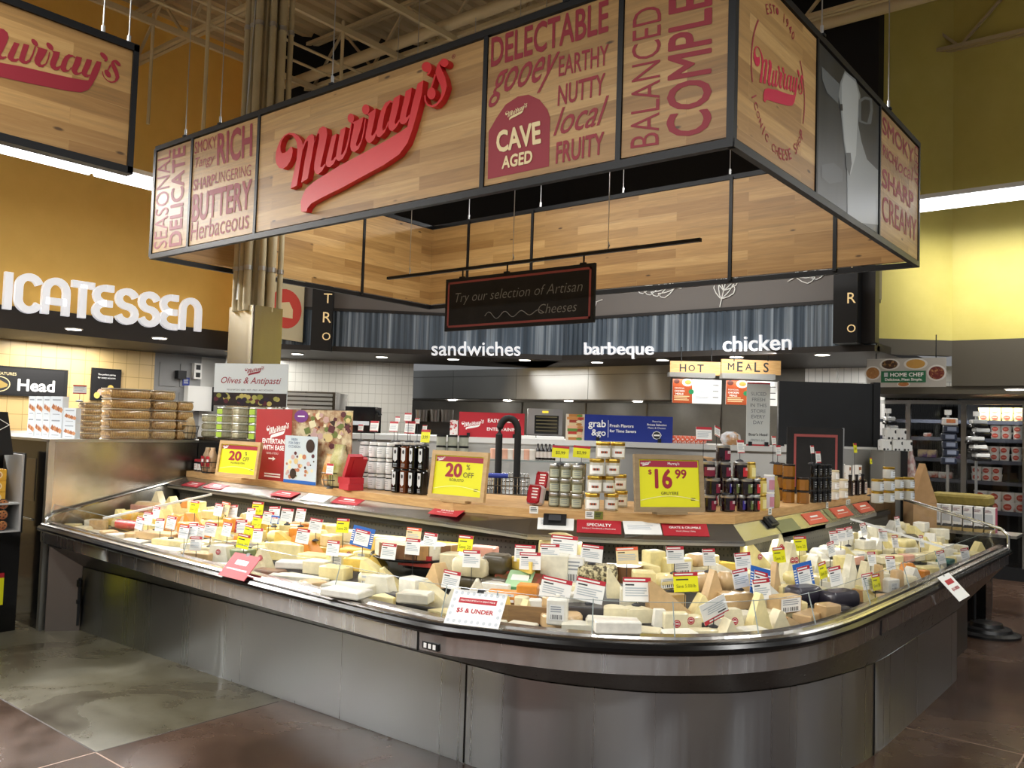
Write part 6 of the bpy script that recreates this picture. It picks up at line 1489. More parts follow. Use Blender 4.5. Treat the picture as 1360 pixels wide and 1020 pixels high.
carton(0, 0, .03, .10, .15, RED, 'red box leaning right, farther of two on the flat red boxes', None, -.2, pos=sh(462, 650) + Z * .086, tilt=.5)
# red topped tubs leaning at the shelf edge
def red_tub(px, py, label, z=0):
    p = sh(px, py) + Z * z; t = thing('cheese_tub', label, 'tub', tuple(p), sang(p) - .15, 'red labelled tubs'); R_ = Matrix.Rotation(math.radians(-14), 4, 'X')
    m_ = MB(); m_.rbox(.088, .05, .115, .02, M('tub_plastic', 'cfc9c6', .25, coat=.4), seg=4); m_.xform(R_); obj('tub_body', m_, t)
    m_ = MB(); m_.rbox(.092, .012, .119, .022, M('tub_lid', 'd8c2c2', .3), z0=-.002, seg=4, cy=-.03); m_.rbox(.08, .004, .105, .02, RED, z0=.005, seg=4, cy=-.0375); O = V3(0, -.0396, .06)
    for q in range(4): rect(m_, O, X, Z, -.022 + .004 * (q % 2), .022 - .004 * (q % 2), .03 - q * .018, .038 - q * .018, WHITE)
    m_.xform(R_); obj('lid', m_, t, label='red printed lid')
red_tub(712.5, 671, 'red-lidded tub standing at the shelf edge, lower left of the olive jars'); red_tub(722, 664, 'red-lidded tub behind the other red tub, beside the olive jars', .06)
mb = MB(); p = sh(722, 664); mb.rbox(.09, .06, .058, .01, BLACK); o = solo('riser_block', mb, 'small black riser under the rear red tub', 'riser', tuple(p), world=False); o.rotation_euler.z = sang(p)
# framed signs
PALEW = grain('pale_frame_wood', 'b79563', 'c8a878', 8, .5, stretch=(1, 1, 5)); GREYW = grain('grey_frame_wood', '8a7454', '9c8766', 8, .55, stretch=(1, 1, 5))
def framed(px, py, wpx, hpx, wood, title, big, small, foot, label, a_off=0, exp=None):
    p = sh(px, py); dep = (RM.transposed() @ (p - EYE)).z; a = sang(p) + a_off
    Ua = V3(math.cos(a), math.sin(a), 0); e0, e1 = proj(p - Ua * .1), proj(p + Ua * .1); w = wpx * .2 / abs(e1[0] - e0[0]); h = hpx * dep / F
    t = thing('framed_sign', label, 'sign', tuple(p), a); R_ = Matrix.Rotation(math.radians(-7), 4, 'X'); b_ = .028; z0 = .012
    m_ = MB(); m_.box(-w / 2, w / 2, -.012, .012, z0, z0 + b_, wood); m_.box(-w / 2, w / 2, -.012, .012, z0 + h - b_, z0 + h, wood); m_.box(-w / 2, -w / 2 + b_, -.012, .012, z0 + b_, z0 + h - b_, wood); m_.box(w / 2 - b_, w / 2, -.012, .012, z0 + b_, z0 + h - b_, wood); m_.xform(R_); obj('frame', m_, t)
    m_ = MB(); m_.box(-w / 2 + b_, w / 2 - b_, -.004, .008, z0 + b_, z0 + h - b_, YEL); O = V3(0, -.0045, z0 + h / 2); iw, ih = w - 2 * b_ - .012, h - 2 * b_ - .012
    rect(m_, O, X, Z, -iw / 2, iw / 2, ih * .36, ih / 2, M('header_maroon', 'a01f3a', .45)); plogo(m_, O, X, Z, -iw * .4, ih * .43, iw * .17, WHITE, .0015)
    if title: label_text(m_, title, O, X, Z, iw * .3, ih * .08, iw * .08, ih * .43, WHITE, .01, lift=.0016)
    for (s, w_, h_, cx, cy, bd) in big: label_text(m_, s, O, X, Z, iw * w_, ih * h_, iw * cx, ih * cy, M('price_red', '9c1c2c', .5), bd, keep=False)
    for (s, w_, h_, cx, cy) in small: label_text(m_, s, O, X, Z, iw * w_, ih * h_, iw * cx, ih * cy, M('price_olive', '5d5a22', .5), .01)
    pts = [O + X * (iw * (-.5 + k / 20)) + Z * (ih * (-.38 + .10 * math.sin(k / 20 * PI))) - Y * .001 for k in range(21)]
    for a_, c_ in zip(pts, pts[1:]): m_.bar(a_, c_, .001, .004, M('swoosh', 'f2f0a0', .5))
    lines(m_, O, X, Z, iw * .36, iw * .46, -ih * .4, -ih * .32, 2, M('price_olive')); m_.xform(R_); obj('sign_sheet', m_, t)
    m_ = MB(); m_.box(-w * .22, w * .22, -.03, .035, 0, .014, wood); obj('foot', m_, t)
framed(605, 667, 74, 65, PALEW, '', [('20', .36, .38, -.1, .14, .04)], [('%', .1, .14, .2, .24), ('OFF', .22, .15, .22, .03), ('ROBUSTO', .3, .08, -.02, -.12)], 0, 'pale wood framed yellow sign reading 20% OFF beside the black tins', .12)
framed(890, 683, 92, 76, GREYW, "Murray's", [('$', .06, .12, -.33, .24, .02), ('16', .30, .44, -.1, .1, .035), ('99', .20, .21, .2, .21, .03)], [('GRUYERE', .3, .08, 0, -.22)], 0, 'weathered wood framed yellow sign reading $16.99 between gold-lidded and dark jars', .08)
framed(313, 636, 54, 48, PALEW, '', [('20', .36, .36, -.1, .12, .04)], [('%', .1, .14, .2, .22), ('OFF', .2, .15, .22, .02), ('SALE PRICED ITEMS', .6, .07, 0, -.14)], 0, 'pale wood framed yellow sign reading 20% OFF left of the red trifold poster', .1)
# red trifold poster and picture board
t = thing('trifold_poster', 'tall folding poster, red panel reading ENTERTAIN WITH EASE beside a food photo panel', 'poster', tuple(sh(385, 645)))
yp = sh(360, 641).y + .13; A = ony(337, 637, yp); B = ony(384, 640, yp + .0); ztop = ony(342, 543, yp).z
E0 = V3(A.x, yp, 1.1822); U = X; w, h = B.x - A.x, ztop - 1.1822
PRED = M('poster_red', 'a92a2c', .5); m_ = MB(); m_.box(E0.x, E0.x + w, yp, yp + .006, 1.1822, ztop, PRED); O = V3(E0.x + w / 2, yp, 1.1822 + h / 2)
plogo(m_, O, X, Z, w * .12, h * .2, w * .62, WHITE); label_text(m_, 'ENTERTAIN', O, X, Z, w * .72, h * .07, w * .02, h * .05, WHITE, .035); label_text(m_, 'WITH EASE', O, X, Z, w * .72, h * .07, w * .02, -h * .04, WHITE, .035); label_text(m_, 'GRAB A MENU', O, X, Z, w * .45, h * .03, w * .0, -h * .12, WHITE)
m_.poly([O + X * w * x + Z * h * z - Y * .0015 for x, z in ((-.1, -.205), (.02, -.205), (.02, -.225), (.1, -.195), (.02, -.165), (.02, -.185), (-.1, -.185))], WHITE); rect(m_, O, X, Z, -w * .2, w * .25, -h * .42, -h * .4, WHITE); rect(m_, O, X, Z, -w * .2, w * .25, -h * .455, -h * .435, WHITE)
obj('red_panel', m_, t, True, 'red printed panel')
PHOTO = grain('food_photo_print', 'd9c9a4', '8f5a3c', 9, .35, (.42, .62)); p2 = ony(462, 543, yp + .05); x0, x1 = E0.x + w + .004, ony(462, 560, yp + .02).x
m_ = MB(); m_.hexa([V3(x0, yp, 1.1822), V3(x1, yp + .06, 1.1822), V3(x1, yp + .066, 1.1822), V3(x0, yp + .006, 1.1822), V3(x0, yp, ztop), V3(x1, yp + .06, ztop), V3(x1, yp + .066, ztop), V3(x0, yp + .006, ztop)], PHOTO)
U2 = (V3(x1, yp + .06, 0) - V3(x0, yp, 0)).normalized(); w2 = (x1 - x0); O = V3(x0, yp, 1.1822)
disc(m_, O, U2, Z, w2 * .16, h * .91, w2 * .12, h * .085, M('purple_badge', '7a3f8a', .4), .002, 24); rect(m_, O, U2, Z, w2 * .1, w2 * .22, h * .9, h * .92, WHITE, .003)
cols = [M('ph_' + c, c, .4) for c in ('e9dfb8', 'd8c48a', '5e2d33', 'b9785a', '6d7a3f', 'caa7a0', '3a2a22')]
rnd2 = random.Random(5)
for k in range(46):
    cx, cz = rnd2.uniform(.25, .97), rnd2.uniform(.48, .96); r = rnd2.uniform(.02, .075)
    n = rnd2.choice((3, 4, 5, 9)); a0 = rnd2.uniform(0, 6); m_.poly([O + U2 * w2 * (cx + r * math.cos(a0 + 2 * PI * q / n)) + Z * (h * cz + w2 * r * .8 * math.sin(a0 + 2 * PI * q / n)) + U2.cross(Z) * (.0012 + k * .00003) for q in range(n)], rnd2.choice(cols))
obj('photo_panel', m_, t, True, 'food photo panel')
t = thing('menu_leaflet', 'pale blue leaflet reading FRESH FOR EVERY OCCASION with dishes, in front of the photo panel', 'leaflet', tuple(sh(400, 645)))
a, b_ = ony(377, 638, yp - .03), ony(420, 640, yp - .03); zt = ony(380, 578, yp - .03).z; w, h = b_.x - a.x, zt - 1.1832
m_ = MB(); m_.box(a.x, b_.x, yp - .034, yp - .03, 1.1832, zt, M('leaflet_blue', 'c9d6dc', .5)); O = V3(a.x, yp - .034, 1.1832)
for k, s in enumerate(('FRESH', 'FOR EVERY', 'OCCASION')): label_text(m_, s, O, X, Z, w * .5, h * .055, w * .3, h * (.92 - .075 * k), M('leaflet_ink', '3f5f86', .5), .01)
rect(m_, O, X, Z, 0, w, 0, h * .07, BLUE)
for k in range(34):
    cx, cz = rnd2.uniform(.08, .92), rnd2.uniform(.12, .64); r = rnd2.uniform(.02, .07); disc(m_, O, X, Z, w * cx, h * cz, w * r, w * r * .8, rnd2.choice(cols), .0012 + k * .00003, 9)
disc(m_, O, X, Z, w * .8, h * .8, w * .13, w * .13, cols[6], .003); disc(m_, O, X, Z, w * .3, h * .2, w * .1, w * .1, cols[6], .003)
obj('leaflet', m_, t, True)
# wire baskets with bagged bread
WIRE = M('black_wire', '121212', .35)
def wire_basket(p, r, h, label, flare=.75, name='wire_basket'):
    t = thing(name, label, 'basket', tuple(p)); m_ = MB()
    for f, z in ((1, h), (.5 * (1 + flare), h * .5), (flare, .004)): m_.tube([(r * f * math.cos(a), r * f * math.sin(a), z) for a in [2 * PI * k / 20 for k in range(21)]], .0035, WIRE, 5)
    for k in range(14): a = 2 * PI * k / 14; m_.tube([(0, 0, .004), (r * flare * math.cos(a), r * flare * math.sin(a), .004), (r * math.cos(a), r * math.sin(a), h)], .002, WIRE, 5)
    obj('wire_body', m_, t); return t
pb = sh(436, 647); pb.y += .06; wire_basket(pb, .10, .10, 'black wire basket holding bagged bread left of the red boxes')
BAGM = grain('bagged_bread', 'c98a3f', 'e0c9a0', 12, .25, (.4, .65), coat=.6); GRN = grain('bagged_greens', '8d8a3a', 'd2cda0', 10, .25, (.35, .7), coat=.6)
bag_thing(0, 0, .10, .10, .22, BAGM, 'clear bag of orange-brown bread in the wire basket', pos=pb + V3(-.05, -.01, .01)); bag_thing(0, 0, .15, .12, .29, GRN, 'clear bag of greenish crisps in the wire basket', pos=pb + V3(.04, .0, .01))
pb2 = sh(279, 628); pb2.y += .0; wire_basket(pb2, .085, .09, 'black wire basket of red-labelled bags left of the small framed sign')
for k, dx in enumerate((-.06, .05)): bag_thing(0, 0, .08, .08, .2, grain('crouton_bag', 'c0a887', 'a58765', 14, .3, coat=.5), 'red-labelled clear bag, %s one in the left wire basket' % ('left', 'right')[k], sticker_m=RED, pos=pb2 + V3(dx * .7, -.005, .01))
stack_at(lambda s, g: jar('jam_jar', s, 'jar', .026, .10, DARKG, RED, WHITE, g, .95, .2, 14, art_lines(RED)), [(V3(-6.67 + .056 * (i % 5), 4.0 + .06 * (i // 5) - .003 * (i % 5), SZ), (0,)) for i in range(10)], .1, lambda i, k: 'small red-lidded dark jar at the far left shelf end, %s row, %s from left' % (('front', 'rear')[i // 5], ORD[i % 5]), 'red-lidded jars at the left shelf end')
carton(0, 0, .09, .06, .07, KRAFT, 'small orange-brown box beside the red-lidded jars', lambda mb, O, w, h: [rect(mb, O, X, Z, -w * .4, w * .4, h * (.2 + .25 * k), h * (.32 + .25 * k), M('orange_print', 'c4642a', .5)) for k in range(3)], pos=V3(-6.34, 3.96, SZ))
# chalkboard standing behind the jars
p = sh(1082, 640); p = ond(1082, 640, 6.8); p.z = SZ; t = thing('easel_chalkboard', 'blank black chalkboard with a thin dusty red border behind the brown jars', 'chalkboard', tuple(p), math.atan2(.627, .777))
w = 74 * 6.8 / F; zt = ond(1080, 568, 6.8).z; h = zt - SZ; m_ = MB(); m_.box(-w / 2, w / 2, 0, .02, 0, h, CHALK)
for (a, b_, c_, d) in ((-.38, .40, .86, .90), (-.38, -.34, 0.1, .86), (.36, .40, .1, .86)): rect(m_, V3(0, 0, 0), X, Z, w * a, w * b_, h * c_, h * d, PINKB, .0015)
obj('board', m_, t); m_ = MB(); m_.box(w / 2, w / 2 + .008, -.002, .022, 0, h + .004, SILV); obj('edge_strip', m_, t)
# small cards on stalks among the jars
def top_card(px, py, base, kind, label, w=.085, h=.07, text=None, roll=0):
    """card whose stalk stands at the given shelf/jar-top height"""
    z = base; 
    p = base; a = sang(p); d = ray(px, py); n = V3(math.sin(a), -math.cos(a), 0); c_ = onp(px, py, p, n); t = thing('shelf_price_card', label, 'price card', (c_.x, c_.y, p.z), a, 'price cards among the jars')
    O = V3(0, 0, c_.z - p.z); m_ = MB(); rr = math.radians(roll); U = V3(math.cos(rr), 0, math.sin(rr)); V_ = V3(-math.sin(rr), .1, math.cos(rr)).normalized()
    m_.plate(O, U, V_, w, h, .0025, YEL if kind == 'y' else PAPER); rect(m_, O, U, V_, -w / 2, w / 2, h * .3, h * .5, M('card_header_red'))
    if kind == 'y': label_text(m_, text or '3.99', O, U, V_, w * .6, h * .3, 0, -h * .1, M('ink_olive'), .02)
    else: lines(m_, O, U, V_, -w * .42, w * .44, -h * .32, h * .15, 4, M('faint_print')); rect(m_, O, U, V_, -w / 2, w / 2, -h * .5, -h * .42, M('card_header_red'))
    obj('card', m_, t); m_ = MB(); m_.tube([(0, .006, .004), (0, .006, max(O.z - h * .4, .012))], .002, INK, 5); m_.lathe([(.024, 0), (.022, .006), (.006, .014)], INK, (0, .006, 0), 12); obj('clip_stand', m_, t)
Hc = SZ + .108 * 3 + .004
for (px, py, lab_, w) in ((497, 566, 'white card on the canisters, leftmost large one of the lower row', .09), (523, 566.5, 'white card on the canisters, middle large one of the lower row', .09), (544.5, 567.5, 'widest white card on the canisters, right end of the lower row', .11), (541.8, 554, 'highest white card above the canisters', .075), (528, 557, 'small white card left of the highest one above the canisters', .05), (554, 559, 'small white card right of the highest one above the canisters', .05), (564, 568, 'small white card at the right end above the canisters', .045), (479, 568, 'small white card at the left end above the canisters', .055)):
    b0 = sh(px, 649); top_card(px, py, V3(b0.x, b0.y + .03, Hc), 'w', lab_, w, w * .82)
b0 = sh(560.5, 656.5); top_card(565, 579, V3(b0.x, b0.y + .01, SZ + .321), 'y', 'yellow price card standing on the black tins', .085, .085)
for px, lab_ in ((744.5, 'yellow card reading $5.99 on the olive jars, left one'), (772.5, 'yellow card reading $5.99 on the olive jars, right one')): b0 = sh(750 if px < 760 else 766, 674); top_card(px, 600, V3(b0.x, b0.y + .0, SZ + .2515), 'y', lab_, .1, .07, '$5.99', -3)
for px, py, k, lab_, w in ((935, 576, 3, 'white card on a tall stalk at the left of the dark jars', .10), (953, 573, 3, 'tilted white card behind the first one over the dark jars', .075), (984, 593, 3, 'white card in front of the top dark jars', .10), (965, 620, 1, 'small white card between the dark jars in the second tier', .05)): b0 = sh({935: 939, 953: 943, 984: 982, 965: 966}[px], 679); top_card(px, py, V3(b0.x, b0.y, SZ + .0988 * k + .001), 'w', lab_, w, w * .8, roll=(-12 if px == 953 else 0))
for px, py, bx_, k, lab_, w, kind in ((1028, 585, 1034, 3, 'white card on the brown jars, upper of the two at the left', .075, 'w'), (1034, 598, 1047, 3, 'tilted white card on the brown jars, lower of the two at the left', .085, 'w'), (1079, 597, 1080, 3, 'white card in front of the chalkboard, upper of the two over the black jars', .07, 'w'), (1087, 607, 1090, 3, 'white card in front of the chalkboard, lower of the two over the black jars', .1, 'w')): b0 = sh(bx_, 667); top_card(px, py, V3(b0.x, b0.y, SZ + .0888 * k + .001), kind, lab_, w, w * .8)
b0 = sh(1150, 656); top_card(1136, 595, V3(b0.x - .1, b0.y - .05, SZ), 'y', 'yellow card above the white cracker boxes', .09, .08); b0 = sh(1150, 660); top_card(1157, 612, V3(b0.x, b0.y, SZ), 'y', 'small yellow card among the white cracker boxes', .05, .05)
b0 = sh(413, 643); top_card(413, 603, V3(b0.x, b0.y, SZ), 'w', 'white card on a stalk in front of the leaflet', .075, .065); b0 = sh(438, 649); top_card(438, 623, V3(b0.x, b0.y, SZ), 'w', 'white card clipped in front of the wire basket', .075, .075)
# ================================================================== service deli behind the island
FU = FRONTAL
def fp(px, py, depth): return ond(px, py, depth)
def fbox(mb, px0, px1, z0, z1, dep, thick, m, pyref=560):
    """box whose front faces the camera side at the given depth"""
    a, b_ = fp(px0, pyref, dep), fp(px1, pyref, dep); k = -FACE * thick
    q = [V3(p.x, p.y, 0) for p in (a, b_, b_ + k, a + k)]; mb.hexa([p + Z * z0 for p in q] + [p + Z * z1 for p in q], m)
def fz(py, dep, px=700): return fp(px, py, dep).z
DCZ = 1.53; DCD = 8.2
PALEST = steel('pale_steel_counter', 'c9c8c3', .4, True, 20)
t = thing('deli_counter', 'long pale steel service counter behind the cheese island', 'counter', tuple(fp(760, 590, DCD + .4) * 1) ); t.location.z = 0; t.matrix_basis = Matrix.Translation(t.location)
m_ = MB(); fbox(m_, 440, 1088, 0, DCZ - .05, DCD, .8, PALEST); obj('counter_body', m_, t, True)
m_ = MB(); fbox(m_, 436, 1092, DCZ - .05, DCZ, DCD - .05, .9, M('counter_lip', 'd6d6d2', .35)); obj('counter_top', m_, t, True)
LZ = fz(611, 7.6)
m_ = MB(); fbox(m_, 560, 790, LZ - .012, LZ, 7.55, .6, GLASS); obj('glass_shelf', m_, t, True); m_ = MB(); fbox(m_, 560, 790, LZ - .013, LZ + .001, 7.54, .01, M('glass_edge')); obj('shelf_edge', m_, t, True)
m_ = MB(); fbox(m_, 560, 790, 0, LZ - .3, 7.55, .64, STEELH); fbox(m_, 570, 580, LZ - .3, LZ - .012, 7.8, .05, CHROME); fbox(m_, 770, 780, LZ - .3, LZ - .012, 7.8, .05, CHROME); obj('lower_cabinet', m_, t, True)
# tubs and bottles on the glass shelf
for k in range(8):
    p = fp(656 + k * 7.2, 611, 7.75); p.z = LZ + .001; mb = MB(); mb.lathe([(.032, 0), (.036, .07), (.037, .085), (.03, .09)], (M('tub_peach', 'd9a58c', .4), M('tub_pale', 'd8d0c4', .4))[k % 2], n=12)
    solo('small_tub', mb, 'small pale tub on the glass shelf of the deli counter, %s from left' % ORD[k], 'tub', tuple(p), 'small tubs on the glass shelf', False)
proto = None
for k in range(5):
    p = fp(714 + k * 5.2, 611, 7.75); p.z = LZ + .001; mb = MB(); mb.lathe([(.02, 0), (.02, .09), (.009, .12), (.009, .145)], M('bottle_dark'), n=10); mb.lathe([(.0205, .02), (.0205, .075)], M('bottle_label'), n=10)
    solo('small_bottle', mb, 'small dark bottle on the glass shelf behind the olive jars, %s from left' % ORD[k], 'bottle', tuple(p), 'small bottles on the glass shelf', False)
for k in range(3):
    for j in range(2):
        p = fp(586 + k * 15, 590 + 0, 7.9); p.z = LZ + .001 + .1 * j; mb = MB(); mb.lathe([(.045, 0), (.045, .08), (.04, .098)], M('grey_green_jar', '9a9c8c', .2, coat=.4), n=14); mb.lathe([(.047, .08), (.047, .098)], BLACK, n=14)
        solo('storage_jar', mb, 'grey jar with dark lid behind the framed 20%% sign, %s from left, %s' % (ORD[k], ('lower', 'upper')[j]), 'jar', tuple(p), 'grey jars behind the framed sign', False)
def face_sign(name, px0, px1, py0, py1, dep, m, draw, label, cat='sign', thick=.012, zbase=None, foot=True):
    a, b_ = fp(px0, py1, dep), fp(px1, py1, dep); w = (V3(b_.x, b_.y, 0) - V3(a.x, a.y, 0)).length; zt = fp((px0 + px1) / 2, py0, dep).z; zb = zbase if zbase is not None else fp((px0 + px1) / 2, py1, dep).z; h = zt - zb
    O = V3((a.x + b_.x) / 2, (a.y + b_.y) / 2, zb + h / 2); t = thing(name, label, cat, (O.x, O.y, zb), math.atan2(.6269, .7791)); mb = MB(); mb.plate(O, FU, Z, w, h, thick, m); draw(mb, O, FU, Z, w, h); obj('sign_board', mb, t, True)
    if foot:
        mb = MB()
        for s in (-.35, .35): mb.plate(O + FU * (w * s) - Z * (h / 2 - .02) + FACE * .03, FU, Z, .03, .04, .09, BLACK)
        obj('sign_foot', mb, t, True)
    return t
def d_easy(mb, O, U, V_, w, h):
    plogo(mb, O, U, V_, -w * .29, 0, w * .34, WHITE); label_text(mb, 'EASY CHEESY', O, U, V_, w * .48, h * .22, w * .18, h * .18, WHITE, .02); label_text(mb, 'ENTERTAINING', O, U, V_, w * .5, h * .22, w * .18, -h * .16, WHITE, .02)
face_sign('counter_sign', 609, 696, 548, 578, 8.3, RED, d_easy, 'red counter sign with white script, reading EASY CHEESY ENTERTAINING', zbase=DCZ)
def d_grab(mb, O, U, V_, w, h):
    label_text(mb, 'grab', O, U, V_, w * .22, h * .36, -w * .36, h * .12, WHITE, .02); label_text(mb, '&go', O, U, V_, w * .18, h * .32, -w * .34, -h * .22, WHITE, .02); rect(mb, O, U, V_, -w * .235, -w * .23, -h * .35, h * .3, WHITE)
    label_text(mb, 'Fresh Flavors', O, U, V_, w * .27, h * .14, -w * .08, h * .1, WHITE, .025); label_text(mb, 'for Time Savers', O, U, V_, w * .3, h * .14, -w * .065, -h * .1, WHITE, .025)
    label_text(mb, 'Featuring', O, U, V_, w * .1, h * .09, w * .32, h * .3, WHITE); label_text(mb, 'Private Selection', O, U, V_, w * .22, h * .1, w * .32, h * .18, WHITE, .02); label_text(mb, 'Meats & Cheeses', O, U, V_, w * .2, h * .09, w * .32, h * .06, WHITE)
    mb.poly([O + U * (w * .32 + w * x) + V_ * (h * (-.22) + h * z) + U.cross(V_) * .0012 for x, z in ((-.055, 0), (-.035, -.12), (0, -.16), (.035, -.12), (.055, 0), (.035, .12), (0, .16), (-.035, .12))], WHITE)
    mb.poly([O + U * (w * .32 + w * x * .85) + V_ * (h * (-.22) + h * z * .85) + U.cross(V_) * .002 for x, z in ((-.055, 0), (-.035, -.12), (0, -.16), (.035, -.12), (.055, 0), (.035, .12), (0, .16), (-.035, .12))], INK); rect(mb, O, U, V_, w * .285, w * .355, -h * .25, -h * .19, WHITE, .003)
face_sign('counter_sign', 776, 893, 552, 586, 8.3, NAVY, d_grab, 'navy blue counter sign reading grab &go', zbase=DCZ)
def d_sand(mb, O, U, V_, w, h):
    r_ = random.Random(3); L_ = ['b5793c', 'e8d9b0', 'b53a2e', '5f8a3a', 'e3b08c', 'd9c190', '9a3b2a', 'c98b4b']
    for k in range(9): z0 = -h * .5 + h * k / 9; x = w * (.32 + .16 * r_.random()); rect(mb, O, U, V_, -x, x, z0 + .001, z0 + h / 9, M('sandw_' + L_[k % 8], L_[k % 8], .5), .001 + k * .0002); disc(mb, O, U, V_, x * .6, z0 + h * .05, w * .16, h * .05, M('sandw_' + L_[(k + 3) % 8], L_[(k + 3) % 8], .5), .004)
face_sign('sandwich_photo', 751, 776, 550, 585, 8.32, M('photo_cream', 'd9cdb8', .5), d_sand, 'tall food photo of a stacked sandwich left of the navy sign', zbase=DCZ, foot=False)
def d_sliced(mb, O, U, V_, w, h):
    rect(mb, O, U, V_, -w / 2, w / 2, h * .475, h / 2, RED); rect(mb, O, U, V_, -w / 2, w / 2, -h / 2, -h * .475, RED)
    for k, s in enumerate(('SLICED', 'FRESH', 'IN THIS', 'STORE', 'EVERY', 'DAY')): label_text(mb, s, O, U, V_, w * .8, h * .055, 0, h * (.32 - .09 * k), M('slate_print', '6d7478', .5))
    label_text(mb, "Boar's Head", O, U, V_, w * .8, h * .045, 0, -h * .32, INK, .02); label_text(mb, 'FRESH deli', O, U, V_, w * .6, h * .04, 0, -h * .41, M('slate_print'))
face_sign('counter_banner', 991, 1022, 508, 590, 8.25, M('banner_grey_white', 'c6cac6', .5), d_sliced, 'tall narrow pale banner reading SLICED FRESH IN THIS STORE EVERY DAY', zbase=DCZ)
# black screen on the counter
t = thing('black_screen', 'large blank black screen standing on the deli counter at the right', 'screen', tuple(fp(1100, 600, 8.45))); t.location.z = DCZ; t.matrix_basis = Matrix.Translation(t.location)
m_ = MB(); fbox(m_, 1034, 1168, DCZ + .005, fz(508, 8.4, 1100), 8.4, .05, grain('screen_black', '0f1012', '15171a', 5, .35)); obj('panel', m_, t, True)
m_ = MB(); fbox(m_, 1160, 1169, DCZ, fz(506, 8.4, 1100), 8.385, .08, BLACK); obj('side_frame', m_, t, True); m_ = MB(); fbox(m_, 1045, 1165, DCZ - .001, DCZ + .02, 8.33, .2, M('counter_lip')); obj('base_strip', m_, t, True)
t = thing('side_cabinet', 'grey cabinet under the black screen at the end of the deli counter', 'cabinet', tuple(fp(1140, 600, 8.6))); t.location.z = 0; t.matrix_basis = Matrix.Translation(t.location)
m_ = MB(); fbox(m_, 1094, 1170, 0, DCZ - .002, 8.32, .6, PALEST); obj('cabinet_body', m_, t, True)
# hot meals menu hung under the soffit
MENUB = M('menu_rust', 'b04e22', .5)
t = thing('menu_sign', 'hanging wooden sign reading HOT MEALS over two lit menu boards', 'sign', tuple(fp(960, 500, 9.0)))
HD = 10.35; LWOOD = grain('lit_oak', 'c9985a', 'ddb478', 9, .5, stretch=(1, 1, 8))
for (x0, x1, y0, y1, word, u0, u1) in ((890, 957, 480, 498, 'HOT', 901, 936), (958, 1037, 478, 497, 'MEALS', 965, 1023)):
    m_ = MB(); a, b_ = fp(x0, y1, HD), fp(x1, y1, HD); w = (b_ - a); w.z = 0; zt = fp((x0 + x1) / 2, y0, HD).z; zb = fp((x0 + x1) / 2, y1, HD).z; O = V3((a.x + b_.x) / 2, (a.y + b_.y) / 2, (zt + zb) / 2); m_.plate(O, FU, Z, w.length, zt - zb, .03, LWOOD)
    tw = (fp(u1, y0, HD) - fp(u0, y0, HD)).length; n = len(word)
    for k, ch in enumerate(word): label_text(m_, ch, fp(u0, y0, HD) * 0 + O, FU, Z, tw / n * .75, (zt - zb) * .68, -w.length / 2 + (u0 - x0) / (x1 - x0) * w.length + tw * (k + .5) / n, 0, INK, .015)
    obj('wood_board', m_, t, True)
for (x0, x1, y0, y1) in ((888, 949, 497, 503), (958, 1029, 496, 503)):
    m_ = MB(); fbox(m_, x0, x1, fz(y1, HD, 960), fz(y0, HD, 960), HD - .12, .14, M('grey_light_bar', '8a8a86', .5)); obj('light_bar', m_, t, True)
    a, b_ = fp(x0 + 4, 504, HD), fp(x1 - 4, 504, HD); c_ = (a + b_) / 2; l = area('menu_lamp', (c_.x + FACE.x * .06, c_.y + FACE.y * .06, fz(504, HD, 960)), (math.radians(20), 0, math.atan2(.6269, .7791)), (b_ - a).length, .04, 1.6)
for (x0, x1, y0, y1, price) in ((893, 958, 505, 537, 0), (964, 1034, 505, 537, 1)):
    m_ = MB(); a, b_ = fp(x0, y1, HD), fp(x1, y1, HD); wv = V3(b_.x - a.x, b_.y - a.y, 0); w = wv.length; zt, zb = fz(y0, HD, 960), fz(y1, HD, 960); h = zt - zb; O = V3((a.x + b_.x) / 2, (a.y + b_.y) / 2, (zt + zb) / 2); m_.plate(O, FU, Z, w, h, .02, WHITE)
    rect(m_, O, FU, Z, -w / 2, -w * .1, -h / 2, h / 2, MENUB); disc(m_, O, FU, Z, -w * .2, h * .36, w * .11, h * .16, M('plate_white', 'e8e0d0', .4), .0015); disc(m_, O, FU, Z, -w * .19, h * .37, w * .07, h * .1, M('food_orange', 'c9772f', .4), .002); disc(m_, O, FU, Z, -w * .42, h * .4, w * .06, h * .1, M('food_dark', '4a1f14', .4), .002)
    for k, s in enumerate(('INDIVIDUAL', 'CHICKEN', 'MEALS')): label_text(m_, s, O, FU, Z, w * .2, h * .08, -w * .36, h * (.12 - .12 * k), WHITE, .02)
    disc(m_, O, FU, Z, -w * .12, -h * .02, w * .055, h * .1, M('badge_green', '1f7a4a', .4), .003); lines(m_, O, FU, Z, -w * .47, -w * .15, -h * .42, -h * .2, 3, CREAM)
    for k in range(3): lines(m_, O, FU, Z, -w * .04, w * .25, h * (.2 - .25 * k), h * (.3 - .25 * k), 2, GREY); rect(m_, O, FU, Z, w * .32, w * .44, h * (.26 - .25 * k), h * (.29 - .25 * k), INK)
    obj('menu_board', m_, t, True)
for px in (905, 945, 975, 1020): a = fp(px, 480, HD); m_ = MB(); m_.tube([(a.x, a.y, a.z), (a.x, a.y, 2.68)], .006, BLACK, 6); obj('hanger_rod', m_, t, True)
c_ = fp(963, 478, HD - .35); area('sign_fill', (c_.x, c_.y, 2.6), (math.radians(35), 0, math.atan2(.6269, .7791)), 1.2, .05, 9)  # unseen area light added above the boards for the soffit downlight's wash
